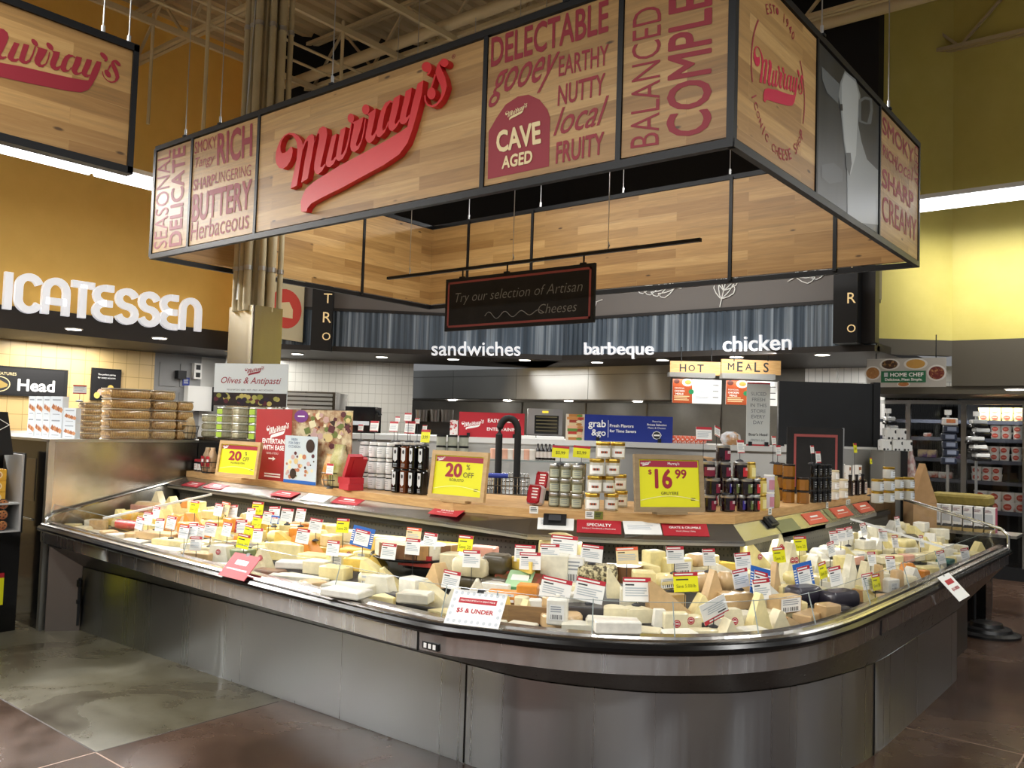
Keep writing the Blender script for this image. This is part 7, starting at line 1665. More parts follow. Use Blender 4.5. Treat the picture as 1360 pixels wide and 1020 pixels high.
# hood and kitchen
t = thing('exhaust_hood', 'wide stainless exhaust hood below the soffit of the kitchen', 'hood', (-8.8, 11.5, 2.09))
for k in range(4):
    x0 = -11.65 + k * 1.43; m_ = MB(); m_.box(x0 + .003, x0 + 1.427, 11.0, 12.1, 2.1, 2.607, STEELH); obj('hood_panel', m_, t, True)
m_ = MB(); m_.box(-11.66, -5.92, 10.99, 12.12, 2.085, 2.1, STEELD); m_.box(-11.66, -5.92, 10.995, 11.0, 2.48, 2.487, STEELD); obj('hood_rim', m_, t, True)
for k in range(4):
    m_ = MB(); m_.lathe([(.07, 2.078), (.07, 2.085)], LAMP, (-10.6 + k * 1.3, 11.4, 0), 14); obj('hood_lamp', m_, t, True, 'lit round lamp')
    l = bpy.data.lights.new('hood_lamp_light', 'POINT'); l.energy = 9; l.shadow_soft_size = .08; l.color = (1, .95, .85); o = bpy.data.objects.new('hood_glow', l); COL.objects.link(o); o.location = (-10.6 + k * 1.3, 11.4, 2.03)
def kbox(name, label, cat, px0, px1, py0, py1, dep, thick, m, extra=None, down=True):
    t = thing(name, label, cat, (0, 0, 0)); c_ = fp((px0 + px1) / 2, py1, dep + thick / 2); t.location = (c_.x, c_.y, 0); t.matrix_basis = Matrix.Translation(t.location); z0, z1 = fz(py1, dep, (px0 + px1) / 2), fz(py0, dep, (px0 + px1) / 2); z0 = z0 if down else DCZ + .001
    mb = MB(); fbox(mb, px0, px1, z0, z1, dep, thick, m); obj('body', mb, t, True)
    if down: mb = MB(); fbox(mb, px0 + 1, px1 - 1, 0, z0 - .001, dep + .02, thick - .04, STEELD); obj('base_cabinet', mb, t, True)
    if extra: extra(t, z0, z1)
    return t
def oven_x(t, z0, z1):
    h = z1 - z0
    mb = MB(); fbox(mb, 710, 742, z0 + h * .05, z1 - h * .25, 10.19, .01, BLACKG); obj('door_window', mb, t, True)
    for k in range(5): mb = MB(); z = z0 + h * (.15 + .13 * k); fbox(mb, 712, 740, z, z + .012, 10.18, .012, M('oven_rack', '6d6544', .5)); obj('rack_shelf', mb, t, True)
    mb = MB(); fbox(mb, 720, 728, z1 - h * .16, z1 - h * .08, 10.185, .012, M('amber_display', 'd8c23a', .5, emit=1)); obj('display', mb, t, True)
kbox('combi_oven', 'stainless oven with a dark window behind the counter, right of the red sign', 'oven', 701, 747, 543, 578, 10.2, .6, ALU, oven_x)
kbox('steel_oven', 'low wide grey steel oven behind the picture panel at the left', 'oven', 372, 444, 520, 543, 9.4, .7, STEELD, lambda t, z0, z1: [obj('shelf_slat', (lambda m_: (fbox(m_, 374, 440, z0 + (z1 - z0) * k / 4, z0 + (z1 - z0) * k / 4 + .03, 9.38, .03, ALU), m_)[1])(MB()), t, True) for k in range(4)])
kbox('slicer', 'black boxy machine on the deli counter, left of the canister cards', 'kitchen machine', 458, 498, 540, 576, 8.5, .4, BLACKG, down=False, extra= lambda t, z0, z1: [obj('control_strip', (lambda m_: (fbox(m_, 460, 490, z0 + .08, z0 + .12, 8.49, .01, LGREY), m_)[1])(MB()), t, True), obj('arm', (lambda m_: (m_.tube([fp(497, 546, 8.6), fp(503, 547, 8.6), fp(505, 552, 8.6)], .02, BLACK), m_)[1])(MB()), t, True)])
kbox('fryer', 'dark cooking range with pots below the hood, left of the red sign', 'stove', 540, 604, 560, 590, 10.6, .6, BLACKG, lambda t, z0, z1: [obj('pot', (lambda m_: (m_.lathe([(.09, 0), (.1, .14), (.1, .15)], STEELD, tuple(fp(px, 560, 10.8)), 14), m_)[1])(MB()), t, True) for px in (562, 578, 592)])
# small goods on the deli counter
BAGO = grain('orange_snack_bag', 'd4552a', 'e8e0d8', 40, .35, (.5, .6))
for k in range(7):
    p = fp(897 + k * 6, 590, 8.35); p.z = DCZ + .001; mb = MB(); mb.rbox(.05, .09, .075, .018, BAGO, seg=3, puff=.004); solo('snack_bag', mb, 'orange and white snack bag right of the navy counter sign, %s from left' % ORD[k], 'bag', tuple(p), 'orange snack bags on the counter', False)
p = fp(970, 590, 8.3); p.z = DCZ + .001; mb = MB(); mb.lathe([(.07, 0), (.10, .05), (.09, .1), (.04, .13)], grain('bun_bag', 'cfd2d6', 'b88a58', 9, .25, (.45, .6), coat=.5), n=16); solo('bread_bag', mb, 'clear bag of buns on the counter left of the pale banner', 'bag', tuple(p), None, False)
p = fp(925, 606, 7.4); p.z = 1.2; mb = MB(); fbox(mb, 898, 950, 1.36, 1.43, 7.3, .35, KRAFT); solo('kraft_box', mb, 'flat brown cardboard box behind the framed $16.99 sign', 'box', tuple(p)); 
mb = MB(); fbox(mb, 890, 955, 0, 1.358, 7.28, .4, STEELD); solo('prep_table', mb, 'steel stand under the flat cardboard box behind the island', 'table', tuple(V3(p.x, p.y, 0)))
p = fp(600, 576, 8.3); mb = MB(); fbox(mb, 598, 608, DCZ + .001, fz(561, 8.3), 8.3, .06, grain('striped_cup', 'd8d4d0', 'b52b30', 30, .4, (.5, .55))); solo('paper_carton', mb, 'small red and white carton at the left edge of the red counter sign', 'carton', tuple(V3(p.x, p.y, DCZ)))
for k, (a, b_) in enumerate(((690, 712), (714, 750))):
    mb = MB(); fbox(mb, a, b_, DCZ + .001, DCZ + .03, 8.2, .25, PAPER); q = fp(a, 580, 8.2); solo('paper_stack', mb, 'low stack of white papers on the counter, %s' % ('under the right end of the red sign', 'in front of the oven')[k], 'paper', tuple(V3(q.x, q.y, DCZ)))
# shopping cart parked behind the island
t = thing('shopping_cart', 'wire shopping cart with a tall black arched handle behind the oak shelf', 'cart', tuple(V3(*fp(672, 640, 6.3)[:2], 0)))
m_ = MB(); L0, R0 = fp(661, 640, 6.2), fp(686, 640, 6.2); zt = fz(552, 6.2, 672); pts = [V3(L0.x, L0.y, .2), V3(L0.x, L0.y, zt - .14)]
for k in range(1, 10): a = PI * (1 - k / 10); c_ = (L0 + R0) / 2; r = (R0 - L0).length / 2; q = V3(c_.x, c_.y, zt - .12) + FU * (r * math.cos(a)) + Z * (r * 1.5 * math.sin(a)); pts.append(q)
pts += [V3(R0.x, R0.y, zt - .14), V3(R0.x, R0.y, .2)]; m_.tube(pts, .026, M('black_foam_handle', '101010', .6), 10); obj('handle_arch', m_, t, True)
m_ = MB(); q0, q1 = fp(640, 640, 6.05), fp(703, 640, 6.05); bz = fz(634, 6.05, 670)
for z in (bz, bz - .06, bz - .12, bz - .2):
    a, b_ = V3(q0.x, q0.y, z), V3(q1.x, q1.y, z); k = -FACE * .5; m_.tube([a, b_, b_ + k, a + k, a], .005, CHROME, 6)
for i in range(13): a = V3(q0.x, q0.y, bz).lerp(V3(q1.x, q1.y, bz), i / 12); m_.tube([a, a - Z * .2], .003, CHROME, 5); m_.tube([a - FACE * .5, a - FACE * .5 - Z * .2], .003, CHROME, 5)
obj('wire_basket', m_, t, True)
m_ = MB(); m_.tube([V3(q0.x, q0.y, bz + .012) + FACE * .02, V3(q0.x, q0.y, bz + .012).lerp(V3(q1.x, q1.y, bz + .012), .55) + FACE * .02], .018, M('blue_plastic', '2b3fa0', .4), 10); m_.tube([V3(q0.x, q0.y, bz - .14) + FACE * .02, V3(q0.x, q0.y, bz - .14).lerp(V3(q1.x, q1.y, bz - .14), .6) + FACE * .02], .018, M('blue_plastic'), 10); obj('blue_grip', m_, t, True)
m_ = MB()
for i in (0, 1):
    for k in (0, .5):
        a = (q0, q1)[i] - FACE * k; m_.tube([V3(a.x, a.y, bz - .2), V3(a.x, a.y, .12)], .012, CHROME, 6)
obj('cart_leg', m_, t, True)
for i in (0, 1):
    for k in (0, .5): a = (q0, q1)[i] - FACE * k; m_ = MB(); m_.tube([V3(a.x - .015, a.y, .06), V3(a.x + .015, a.y, .06)], .06, BLACK, 14); obj('wheel', m_, t, True)
# ------------------------------------------------------------------ olive bar and its sign, deli wall things
RY0, RY1 = 4.06, 4.27; oz = ony(315, 583, RY0).z; xa, xb = ony(264, 583, RY0).x, ony(386, 583, RY0).x
t = thing('shelf_riser', 'black box riser at the left back of the oak shelf carrying olive tubs', 'riser', ((xa + xb) / 2, RY0, SZ))
m_ = MB(); m_.box(xa, xb, RY0, RY1, SZ, oz - .02, BLACKG); obj('riser_body', m_, t, True); m_ = MB(); m_.box(xa - .01, xb + .01, RY0 - .01, RY1, oz - .02, oz, STEELD); obj('riser_top', m_, t, True)
sa = .42; SU = V3(math.cos(sa), math.sin(sa), 0); SN = V3(SU.y, -SU.x, 0); SC = ony(332, 537, 4.20); PO = lambda x, y: onp(x, y, SC, SN)
A, B = PO(283, 537), PO(380, 542); zt = PO(283, 479).z; w = (V3(B.x, B.y, 0) - V3(A.x, A.y, 0)).length; zb = (A.z + B.z) / 2; h = (zt + PO(380, 487).z) / 2 - zb; O = V3((A.x + B.x) / 2, (A.y + B.y) / 2, zb + h / 2)
t = thing('olive_sign', 'white sign reading Olives & Antipasti with an olive photo strip', 'sign', (O.x, O.y, oz))
m_ = MB(); m_.plate(O, SU, Z, w, h, .012, M('sign_blue_white', 'd3dadb', .5))
plogo(m_, O, SU, Z, w * .05, h * .33, w * .26, REDP); label_text(m_, 'Olives & Antipasti', O, SU, Z, w * .86, h * .2, 0, h * .08, REDP, .005, .3); label_text(m_, 'MIX & MATCH 3 SIZES • HOT • MILD • ANY OCCASION', O, SU, Z, w * .7, h * .035, 0, -h * .12, INK); rect(m_, O, SU, Z, -w / 2, w / 2, -h / 2, -h * .19, M('olive_photo_bg', '2a1c18', .4))
oc = [M('olv_' + c, c, .3, coat=.5) for c in ('1d1418', '8a8a3c', 'c2b264', '5a2630', 'a9a45a', '2b2030')]
for k in range(40): disc(m_, O, SU, Z, w * (-.46 + .92 * rnd2.random()), h * (-.44 + .2 * rnd2.random()), w * .035, h * .055, oc[k % 6], .0012 + k * .00004, 10)
obj('sign_board', m_, t, True)
for f in (-.35, .35): q = O + SU * (w * f) - SN * .018; m_ = MB(); m_.tube([(q.x, q.y, oz), (q.x, q.y, zb + h * .3)], .007, ALU, 8); obj('sign_post', m_, t, True)
CLAM = grain('clamshell_salad', '8f8a66', 'b8b49c', 20, .25, (.35, .65), coat=.6)
for i in range(6):
    for k in range(4 if i else 3):
        s_ = ('plain clear olive tub', 'green-labelled olive tub')[i % 2]; x = xa + .06 + i * (xb - xa - .12) / 5
        t = thing('olive_tub', '%s on the black riser, %s stack from left, %s' % (s_, ORD[i], ('lowest', 'second up', 'third up', 'topmost')[k]), 'tub', (x, RY0 + .055, oz + .001 + k * .066), 0, 'clear tubs stacked on the black riser'); m_ = MB(); m_.rbox(.098, .098, .052, .018, CLAM, seg=3); obj('tub_body', m_, t)
        m_ = MB(); m_.rbox(.102, .102, .011, .02, M('clear_lid', 'c9ccc4', .2, coat=.5), z0=.053, seg=3); obj('lid', m_, t)
        if i % 2: m_ = MB(); m_.box(-.04, .04, -.0505, -.049, .006, .048, M('lime_label', '9dbb3d', .5)); obj('paper_label', m_, t, label='lime green label')
LWX = -12.39
def wall_sign(name, px0, px1, py0, py1, frame, face, draw, label, cat='sign', t_=.03):
    A, B = onx(px0, py1, LWX), onx(px1, py1, LWX); zt = onx(px0, py0, LWX).z; zb = A.z; w, h = B.y - A.y, zt - zb; t = thing(name, label, cat, (LWX, (A.y + B.y) / 2, zb)); m_ = MB(); m_.box(LWX, LWX + t_, A.y, B.y, zb, zt, frame); obj('frame', m_, t, True)
    m_ = MB(); O = V3(LWX + t_ + .001, (A.y + B.y) / 2, zb + h / 2); rect(m_, O, Y, Z, -w * .47, w * .47, -h * .44, h * .44, face, .001); O = O + X * .001; draw(m_, O, Y, Z, w, h); obj('sign_face', m_, t, True); return t
def d_head(mb, O, U, V_, w, h):
    label_text(mb, 'PROUDLY FEATURES', O, U, V_, w * .6, h * .1, -w * .02, h * .24, CREAM, .01); label_text(mb, "Boar's", O, U, V_, w * .3, h * .4, -w * .28, -h * .12, WHITE, .03); label_text(mb, 'Head', O, U, V_, w * .33, h * .42, w * .27, -h * .12, WHITE, .03)
    disc(mb, O, U, V_, 0, -h * .12, w * .085, h * .27, CREAM, .003, 24); disc(mb, O, U, V_, 0, -h * .12, w * .078, h * .24, INK, .004, 24); mb.poly([O + U * (w * x * .07) + V_ * (-h * .12 + h * z * .16) + U.cross(V_) * .005 for x, z in ((-.9, -.1), (-.5, -.8), (.3, -.9), (.9, -.5), (.95, 0), (.5, .5), (.1, .95), (-.5, .8))], M('emblem_gold', 'b59a52', .5))
wall_sign('deli_wall_sign', -110, 88, 478, 520, MATTEB, M('deep_black', '141416', .5), d_head, 'black wall sign with white and cream lettering and an oval emblem, on the cream tiles')
def d_ad(mb, O, U, V_, w, h):
    label_text(mb, 'The perfect pairing', O, U, V_, w * .6, h * .07, 0, h * .3, WHITE, .01); label_text(mb, 'for every occasion', O, U, V_, w * .6, h * .07, 0, h * .2, WHITE, .01)
    for k, (x, z, r, c) in enumerate(((-.2, -.25, .1, 'e0b09a'), (0, -.2, .1, 'ead9a0'), (.15, -.12, .11, 'd9b85a'), (-.3, -.35, .1, 'e9cf6a'), (.25, -.3, .1, 'f0e6c8'))): disc(mb, O, U, V_, w * x, h * z, w * r, h * r, M('ad_' + c, c, .5), .001 + k * .0003)
wall_sign('framed_poster', 119, 158, 488, 531, MATTEB, M('deep_black'), d_ad, 'small black framed poster with a cheese picture on the cream tile wall', 'poster')
PX = -12.385
def wbox(name, label, cat, px0, px1, py0, py1, m, d, ex=None):
    A, B = onx(px0, py1, PX), onx(px1, py1, PX); zt = onx(px0, py0, PX).z; mb = MB(); mb.box(PX, PX + d, A.y, B.y, A.z, zt, m)
    if ex: ex(mb, V3(PX + d, (A.y + B.y) / 2, (A.z + zt) / 2), B.y - A.y, zt - A.z)
    return solo(name, mb, label, cat, (PX, (A.y + B.y) / 2, A.z))
wbox('junction_box', 'small black box on the grey passage wall', 'box', 232, 243, 492, 503, BLACK, .1)
wbox('wall_phone', 'white wall device with two black openings in the passage', 'device', 254, 264, 482, 503, WHITE, .08, lambda mb, O, w, h: [rect(mb, O, Y, Z, -w * .3, w * .3, h * a, h * (a + .3), BLACK, .002) for a in (-.4, .08)])
wbox('wall_notice', 'small dark blue notice below the black box in the passage', 'notice', 242, 251, 501, 512, NAVY, .01, lambda mb, O, w, h: lines(mb, O, Y, Z, -w * .35, w * .35, -h * .3, h * .3, 4, LGREY))
wbox('wall_cabinet', 'white wall cabinet with a dark right edge in the passage', 'cabinet', 243, 277, 512, 545, WHPAINT, .12, lambda mb, O, w, h: mb.box(O.x, O.x + .02, O.y + w * .44, O.y + w * .5, O.z - h / 2, O.z + h / 2, BLACK))
# ================================================================== neighbouring bread case at the left
NX0, NX1, NY0, NY1, NZ = -9.6, -6.775, 2.84, 4.15, 1.44
t = thing('bread_case', 'tall dark refrigerated case with a dented steel end panel, left of the cheese case', 'display case', ((NX0 + NX1) / 2, 3.5, 0))
m_ = MB(); m_.box(NX0, NX1 - .02, NY0, NY1, 0, NZ - .02, BLACKG); obj('case_body', m_, t, True)
m_ = MB(); m_.box(NX1 - .02, NX1, NY0 - .005, NY1, .78, NZ - .02, STEELP); obj('end_panel', m_, t, True, 'dented steel end panel')
m_ = MB(); m_.box(NX1 - .02, NX1, NY0 - .005, 3.03, 0, .77, STEELD); obj('lower_end_panel', m_, t, True)
m_ = MB(); m_.box(NX1 - .035, NX1 + .006, NY0 - .02, NY0 + .025, .0, NZ - .01, ALU); obj('corner_trim', m_, t, True)
m_ = MB(); m_.box(NX0 - .02, NX1 + .015, NY0 - .02, NY1 + .02, NZ - .02, NZ, ALU); obj('case_top', m_, t, True)
m_ = MB(); m_.box(-7.75, -7.02, NY0 - .004, NY0 + .01, .95, 1.28, STEELD); m_.box(-7.75, -7.02, NY0 - .012, NY0, .80, .815, ALU); obj('front_window', m_, t, True)
CRB = M('cracker_box_white', 'dfe5ea', .5); CRP = M('cracker_brown', 'a5633c', .5)
def cbox_(p, label, w=.105, d=.05, h=.165):
    mb = MB(); mb.box(-w / 2, w / 2, 0, d, 0, h, CRB); O = V3(0, 0, 0); rect(mb, O, X, Z, -w * .35, w * .35, h * .8, h * .86, GREY); rect(mb, O, X, Z, -w * .3, w * .3, h * .12, h * .15, GREY)
    for k in range(4): mb.poly([O + X * (w * (-.42 + .22 * k + a)) + Z * (h * (.45 - .05 * k + b_)) - Y * (.0012 + k * .0003) for a, b_ in ((0, 0), (.22, -.1), (.34, .06), (.14, .2))], (CRP, M('cracker_brown_light', 'c98d62', .5))[k % 2])
    o = obj('cracker_carton', mb); o.location = p; o.rotation_euler.z = .35; return tag(o, label, 'box', 'white cracker cartons on the bread case')
NB = lambda px, x=-6.97: onx(px, 579, x).y
for k, px in enumerate((40, 50, 60, 73)):
    for j in range(2):
        p = ony(px, 577, 2.99); p = V3(p.x, 2.99, NZ + .001 + j * .166)
        cbox_(p, 'white cracker carton, %s from left in the %s row on the bread case' % (ORD[k], ('lower', 'upper')[j]), (.07, .07, .07, .12)[k], .06)
for j in range(2): p = V3(-6.93, NB(91, -6.93), NZ + .001 + j * .121); cbox_(p, ('lower white carton of the front pair at the right of the crackers', 'upper white carton of the front pair at the right of the crackers')[j], .125, .05, .12)
def breadm(n, c1, c2, c3):
    m = grain(n, c1, c2, 16, .35, (.35, .7), (1, 1, 2.2), coat=.5); N, L, b = nodes(m); w_ = N.new('ShaderNodeTexWave'); w_.inputs['Scale'].default_value = 26; w_.inputs['Distortion'].default_value = 5; w_.inputs['Detail'].default_value = 3; w_.bands_direction = 'Y'; L.new(objco(N, L), w_.inputs['Vector']); old = b.inputs['Base Color'].links[0].from_socket; L.new(mix(N, L, .6, old, ramp(N, L, w_.outputs['Fac'], ((.1, c3), (.45, 'ffffff'))), 'MULTIPLY'), b.inputs['Base Color']); return m
BRD = breadm('bagged_sliced_bread', 'c9a76c', 'a57c45', '7a5530'); BRD2 = breadm('bagged_toast', 'cfb27c', '9a7040', '5a3a20')
def loaf(p, ly_, lx_, h, m, label, grp='bagged bread stacked on the bread case'):
    t = thing('bread_pack', label, 'bread', tuple(p), rnd.uniform(-.05, .05), grp); mb = MB(); mb.rbox(lx_, ly_, h * .93, .02, m, seg=3, puff=.004); obj('bread', mb, t); mb = MB(); mb.rbox(lx_ * 1.05, ly_ * 1.03, h * .12, .02, M('clear_wrap', 'a39a8a', .15, coat=.8), z0=h * .87, seg=3); obj('wrap_edge', mb, t)
for col, (px, wpx, tiers, m) in enumerate(((165, 54, 5, BRD), (211, 31, 5, BRD2), (238, 21, 4, BRD))):
    for k in range(tiers): ya_, yb_ = NB(px - wpx / 2), NB(px + wpx / 2); loaf(V3(-6.97, (ya_ + yb_) / 2 + (rnd.uniform(-.03, .03) if k == tiers - 1 else 0), NZ + .001 + k * .084), (yb_ - ya_) * .97, .19, .083, m, 'clear pack of sliced bread, %s column from left, %s' % (('wide left', 'middle', 'right')[col], ('lowest', 'second from below', 'third from below', 'fourth from below', 'topmost')[k]))
for k in range(6): loaf(V3(-6.95, NB(118, -6.95), NZ + .001 + k * .0485), NB(130) - NB(106), .12, .047, BRD2, 'small pack of toast cubes beside the white cartons, %s' % ('lowest', 'second from below', 'third from below', 'fourth from below', 'fifth from below', 'topmost')[k], 'small toast packs')
p = V3(-6.93, NY1 - .11, NZ + .001); wire_basket(p, .10, .12, 'black wire basket with bagged rolls at the right end of the bread case')
bag_thing(0, 0, .14, .13, .24, grain('roll_bag', 'b79a6e', 'd8c8a8', 12, .25, (.4, .65), coat=.6), 'clear bag of brown rolls in the basket on the bread case', pos=p + Z * .01)
t = thing('shelf_price_card', 'white card with red borders on a black stalk above the cracker cartons', 'price card', (-6.95, NB(106, -6.95) - .02, NZ + .293), .9); mb = MB(); mb.plate(V3(0, 0, .10), X, Z, .10, .07, .003, PAPER); rect(mb, V3(0, 0, .10), X, Z, -.05, .05, .024, .035, RED); rect(mb, V3(0, 0, .10), X, Z, -.05, .05, -.035, -.027, RED); lines(mb, V3(0, 0, .10), X, Z, -.04, .04, -.02, .02, 3, LGREY); obj('card', mb, t)
mb = MB(); mb.tube([(0, .006, .004), (0, .006, .07)], .002, INK, 5); mb.lathe([(.03, 0), (.028, .008), (.006, .02)], INK, (0, .006, 0), 12); obj('clip_stand', mb, t)
# snack rack facing the aisle, its end panel toward the bread case
RXF = -6.92; RQ = lambda x, y: onx(x, y, RXF); ye = RQ(28, 700).y; yb0 = ye - 1.0; zb_, zt_ = RQ(26, 706).z, RQ(18, 604).z; ztop = RQ(8, 547).z; xbk = RXF - .36
t = thing('snack_rack', 'black and white snack rack with a diamond emblem on its header at the left edge', 'rack', (RXF - .18, (yb0 + ye) / 2, 0)); RWH = M('rack_white', 'b4b4b2', .5)
m_ = MB(); m_.box(xbk, RXF, yb0, ye, 0, zb_, BLACKG); obj('base_box', m_, t, True)
m_ = MB(); m_.box(xbk, RXF, ye - .02, ye - .004, zb_, zt_, RWH); m_.box(xbk, RXF + .004, ye - .004, ye + .008, zb_ - .01, zt_ + .01, BLACK); m_.box(xbk, xbk + .01, yb0, ye, zb_, zt_, MATTEB); obj('end_panel', m_, t, True)
hy = RQ(17, 604).y; hy1 = RQ(10, 546).y
m_ = MB(); m_.hexa([V3(xbk, yb0, zt_), V3(RXF + .01, yb0, zt_), V3(RXF + .01, hy, zt_), V3(xbk, hy, zt_), V3(xbk, yb0, ztop), V3(RXF + .01, yb0, ztop), V3(RXF + .01, hy1, ztop), V3(xbk, hy1, ztop)], MATTEB); c_ = RQ(-2, 564) + X * .012; s_ = .07
for a, b_ in (((-1, 0), (0, .6)), ((0, .6), (1, 0)), ((1, 0), (0, -.6)), ((0, -.6), (-1, 0))): m_.bar(c_ + Y * a[0] * s_ + Z * a[1] * s_, c_ + Y * b_[0] * s_ + Z * b_[1] * s_, .004, .008, WHITE, (1, 0, 0))
obj('header', m_, t, True); zs = [zb_, RQ(20, 670).z]
for z in zs: m_ = MB(); m_.box(xbk, RXF, yb0, ye - .02, z, z + .012, RWH); obj('shelf', m_, t, True)
ty = RQ(5, 770).y; tz = RQ(3, 803).z; m_ = MB(); m_.box(RXF + .001, RXF + .006, ty - .2, ty, tz, tz + .20, YEL); m_.box(RXF + .001, RXF + .006, ty - .2, ty, tz + .20, tz + .235, RED); obj('price_tag', m_, t, True, 'yellow tag with red top')
YB = M('yellow_snack_box', 'd9a62c', .5); COOK = grain('cookie_print', 'c98a52', '8a4a26', 20, .6)
for i in range(4):
    for j in range(3):
        y = RQ(13, 640).y - .07 - i * .12; z = zs[1] + .013 + j * .084; mb = MB(); mb.box(RXF - .2, RXF - .03, y - .056, y + .056, z, z + .082, YB); O = V3(RXF - .03, y, z + .041); disc(mb, O, Y, Z, 0, 0, .03, .028, CREAM, .001); disc(mb, O, Y, Z, 0, 0, .02, .02, COOK, .002)
        solo('snack_box', mb, 'yellow snack box on the upper rack shelf, %s from right, %s layer' % (ORD[i], TIER[j]), 'box', (RXF - .1, y, z), 'yellow snack boxes on the rack')
        y = RQ(14, 690).y - .05 - i * .09; zz = zs[0] + .052 + j * .079; mb = MB(); mb.tube([(RXF - .2, y, zz), (RXF - .02, y, zz)], .039, M('roll_wrap_dark', '2a1712', .4), 16); disc(mb, V3(RXF - .019, y, zz), Y, Z, 0, 0, .034, .034, COOK, .001)
        for q in range(5): disc(mb, V3(RXF - .019, y, zz), Y, Z, .02 * math.cos(q * 1.26), .02 * math.sin(q * 1.26), .006, .006, M('choc_chip', '3a1d10', .5), .002, 8)
        solo('cookie_roll', mb, 'round cookie roll on the lower rack shelf, %s from right, %s layer' % (ORD[i], TIER[j]), 'cookies', (RXF - .1, y, zz - .039), 'cookie rolls on the rack')
# ================================================================== dairy doors and displays at the right
DY = 11.7
t = thing('dairy_cooler', 'glass door dairy cooler with black shelves along the right rear wall', 'cooler', (-1.2, DY, 0)); dx = [ony(px, 600, DY).x for px in (1162, 1206, 1280, 1362)] + [1.4, 2.4]; ztp = ony(1260, 537, DY).z
for k, x in enumerate(dx):
    m_ = MB(); m_.box(x - .03, x + .03, DY - .02, DY + .03, .15, ztp, STEELH); obj('door_frame', m_, t, True)
m_ = MB(); m_.box(dx[0] - .03, dx[-1] + .03, DY - .02, DY + .03, ztp, ztp + .05, STEELH); m_.box(dx[0] - .03, dx[-1] + .03, DY - .03, DY + .05, 0, .15, BLACK); obj('door_frame', m_, t, True)
for a, b_ in zip(dx, dx[1:]):
    m_ = MB(); m_.quad((a + .03, DY, .15), (b_ - .03, DY, .15), (b_ - .03, DY, ztp), (a + .03, DY, ztp), GLASS); obj('door_glass', m_, t, True)
SY = DY + .12; shz = [ony(1330, py, SY).z for py in (679, 640, 612, 583, 559)]
for z in shz: m_ = MB(); m_.box(dx[0], dx[-1], SY - .02, SY + .36, z - .03, z, M('cooler_shelf', '2b2d33', .4)); m_.box(dx[0], dx[-1], SY - .025, SY - .02, z - .045, z - .002, M('shelf_strip', '4a4d57', .4)); obj('shelf', m_, t, True)
for a, b_ in zip(dx[1:], dx[2:]): area('cooler_light', ((a + b_) / 2, DY + .06, ztp - .05), (math.radians(25), 0, 0), 0.7, .05, 5, (.95, .98, 1))
TUBW = M('tub_white', 'e9e6de', .4, coat=.2); TUBY = M('tub_yellow', 'e2d59a', .4)
def tub(px, py, w, h, label, m, disc_m, grp, z):
    p = ony(px, py, SY + .06); t = thing('dairy_tub', label, 'tub', (p.x, SY + .07, z), 0, grp); m_ = MB(); m_.lathe([(w * .42, 0), (w * .48, h * .85), (w * .5, h * .86), (w * .5, h)], m, n=16); obj('tub_body', m_, t); m_ = MB(); disc(m_, V3(0, -w * .475, h * .48), X, Z, 0, 0, w * .27, h * .34, disc_m, .004, 16); rect(m_, V3(0, -w * .475, h * .48), X, Z, -w * .18, w * .18, -h * .06, h * .08, M('tub_disc_light', 'd98a7a', .5), .006); obj('round_label', m_, t, label='round red label')
DR = M('tub_red', 'b8442f', .5)
for r, (s, pxs, w, h, m, lay) in enumerate(((0, (1303, 1321.5, 1339.5, 1357), .165, .115, TUBW, 2), (1, (1297, 1310.5, 1324), .125, .085, TUBW, 2), (2, (1308, 1321, 1334, 1350), .12, .085, TUBW, 2), (3, (1322.5, 1336.5, 1352), .125, .08, TUBW, 2), (4, (1307, 1322, 1338, 1354), .14, .08, TUBY, 2))):
    for i, px in enumerate(pxs):
        for k in range(lay): tub(px, 600, w, h, 'white red-disc dairy tub on the %s cooler shelf, %s from left, %s' % (('lowest', 'second lowest', 'middle', 'second highest', 'top')[r], ORD[i], ('lower', 'upper')[k]) if m is TUBW else 'yellowish dairy tub on the top cooler shelf, %s from left, %s' % (ORD[i], ('lower', 'upper')[k]), m, DR, 'dairy tubs in the cooler', shz[s] + .001 + k * (h + .001))
PK = grain('chilled_pack', 'c9b48c', '6a4a78', 9, .4, (.45, .6)); PK2 = grain('chilled_pack_white', 'd8d5cc', 'a8503a', 9, .4, (.45, .62))
for i, (px, s, m, w, h) in enumerate(((1226, 3 - 1, PK, .12, .10), (1238, 2, PK, .11, .10), (1238, 1, PK2, .16, .08), (1256, 1, PK2, .16, .08), (1226, 1, PK2, .1, .06), (1350, 0, PK2, .16, .05), (1270, 2, PK, .1, .06), (1232, 3, PK2, .1, .05))):
    p = ony(px, 600, SY + .06); mb = MB(); mb.rbox(w, .08, h, .012, m, seg=2); solo('chilled_pack', mb, 'small printed pack in the left cooler door, %s listed across its shelves' % ORD[i] if False else 'small %s pack on the %s cooler shelf, %s of the loose packs' % (('tan', 'white')[m is PK2], ('lowest', 'second lowest', 'middle', 'second highest')[s], ORD[i]), 'food pack', (p.x, SY + .07, shz[s] + .001), 'loose packs in the cooler', False)
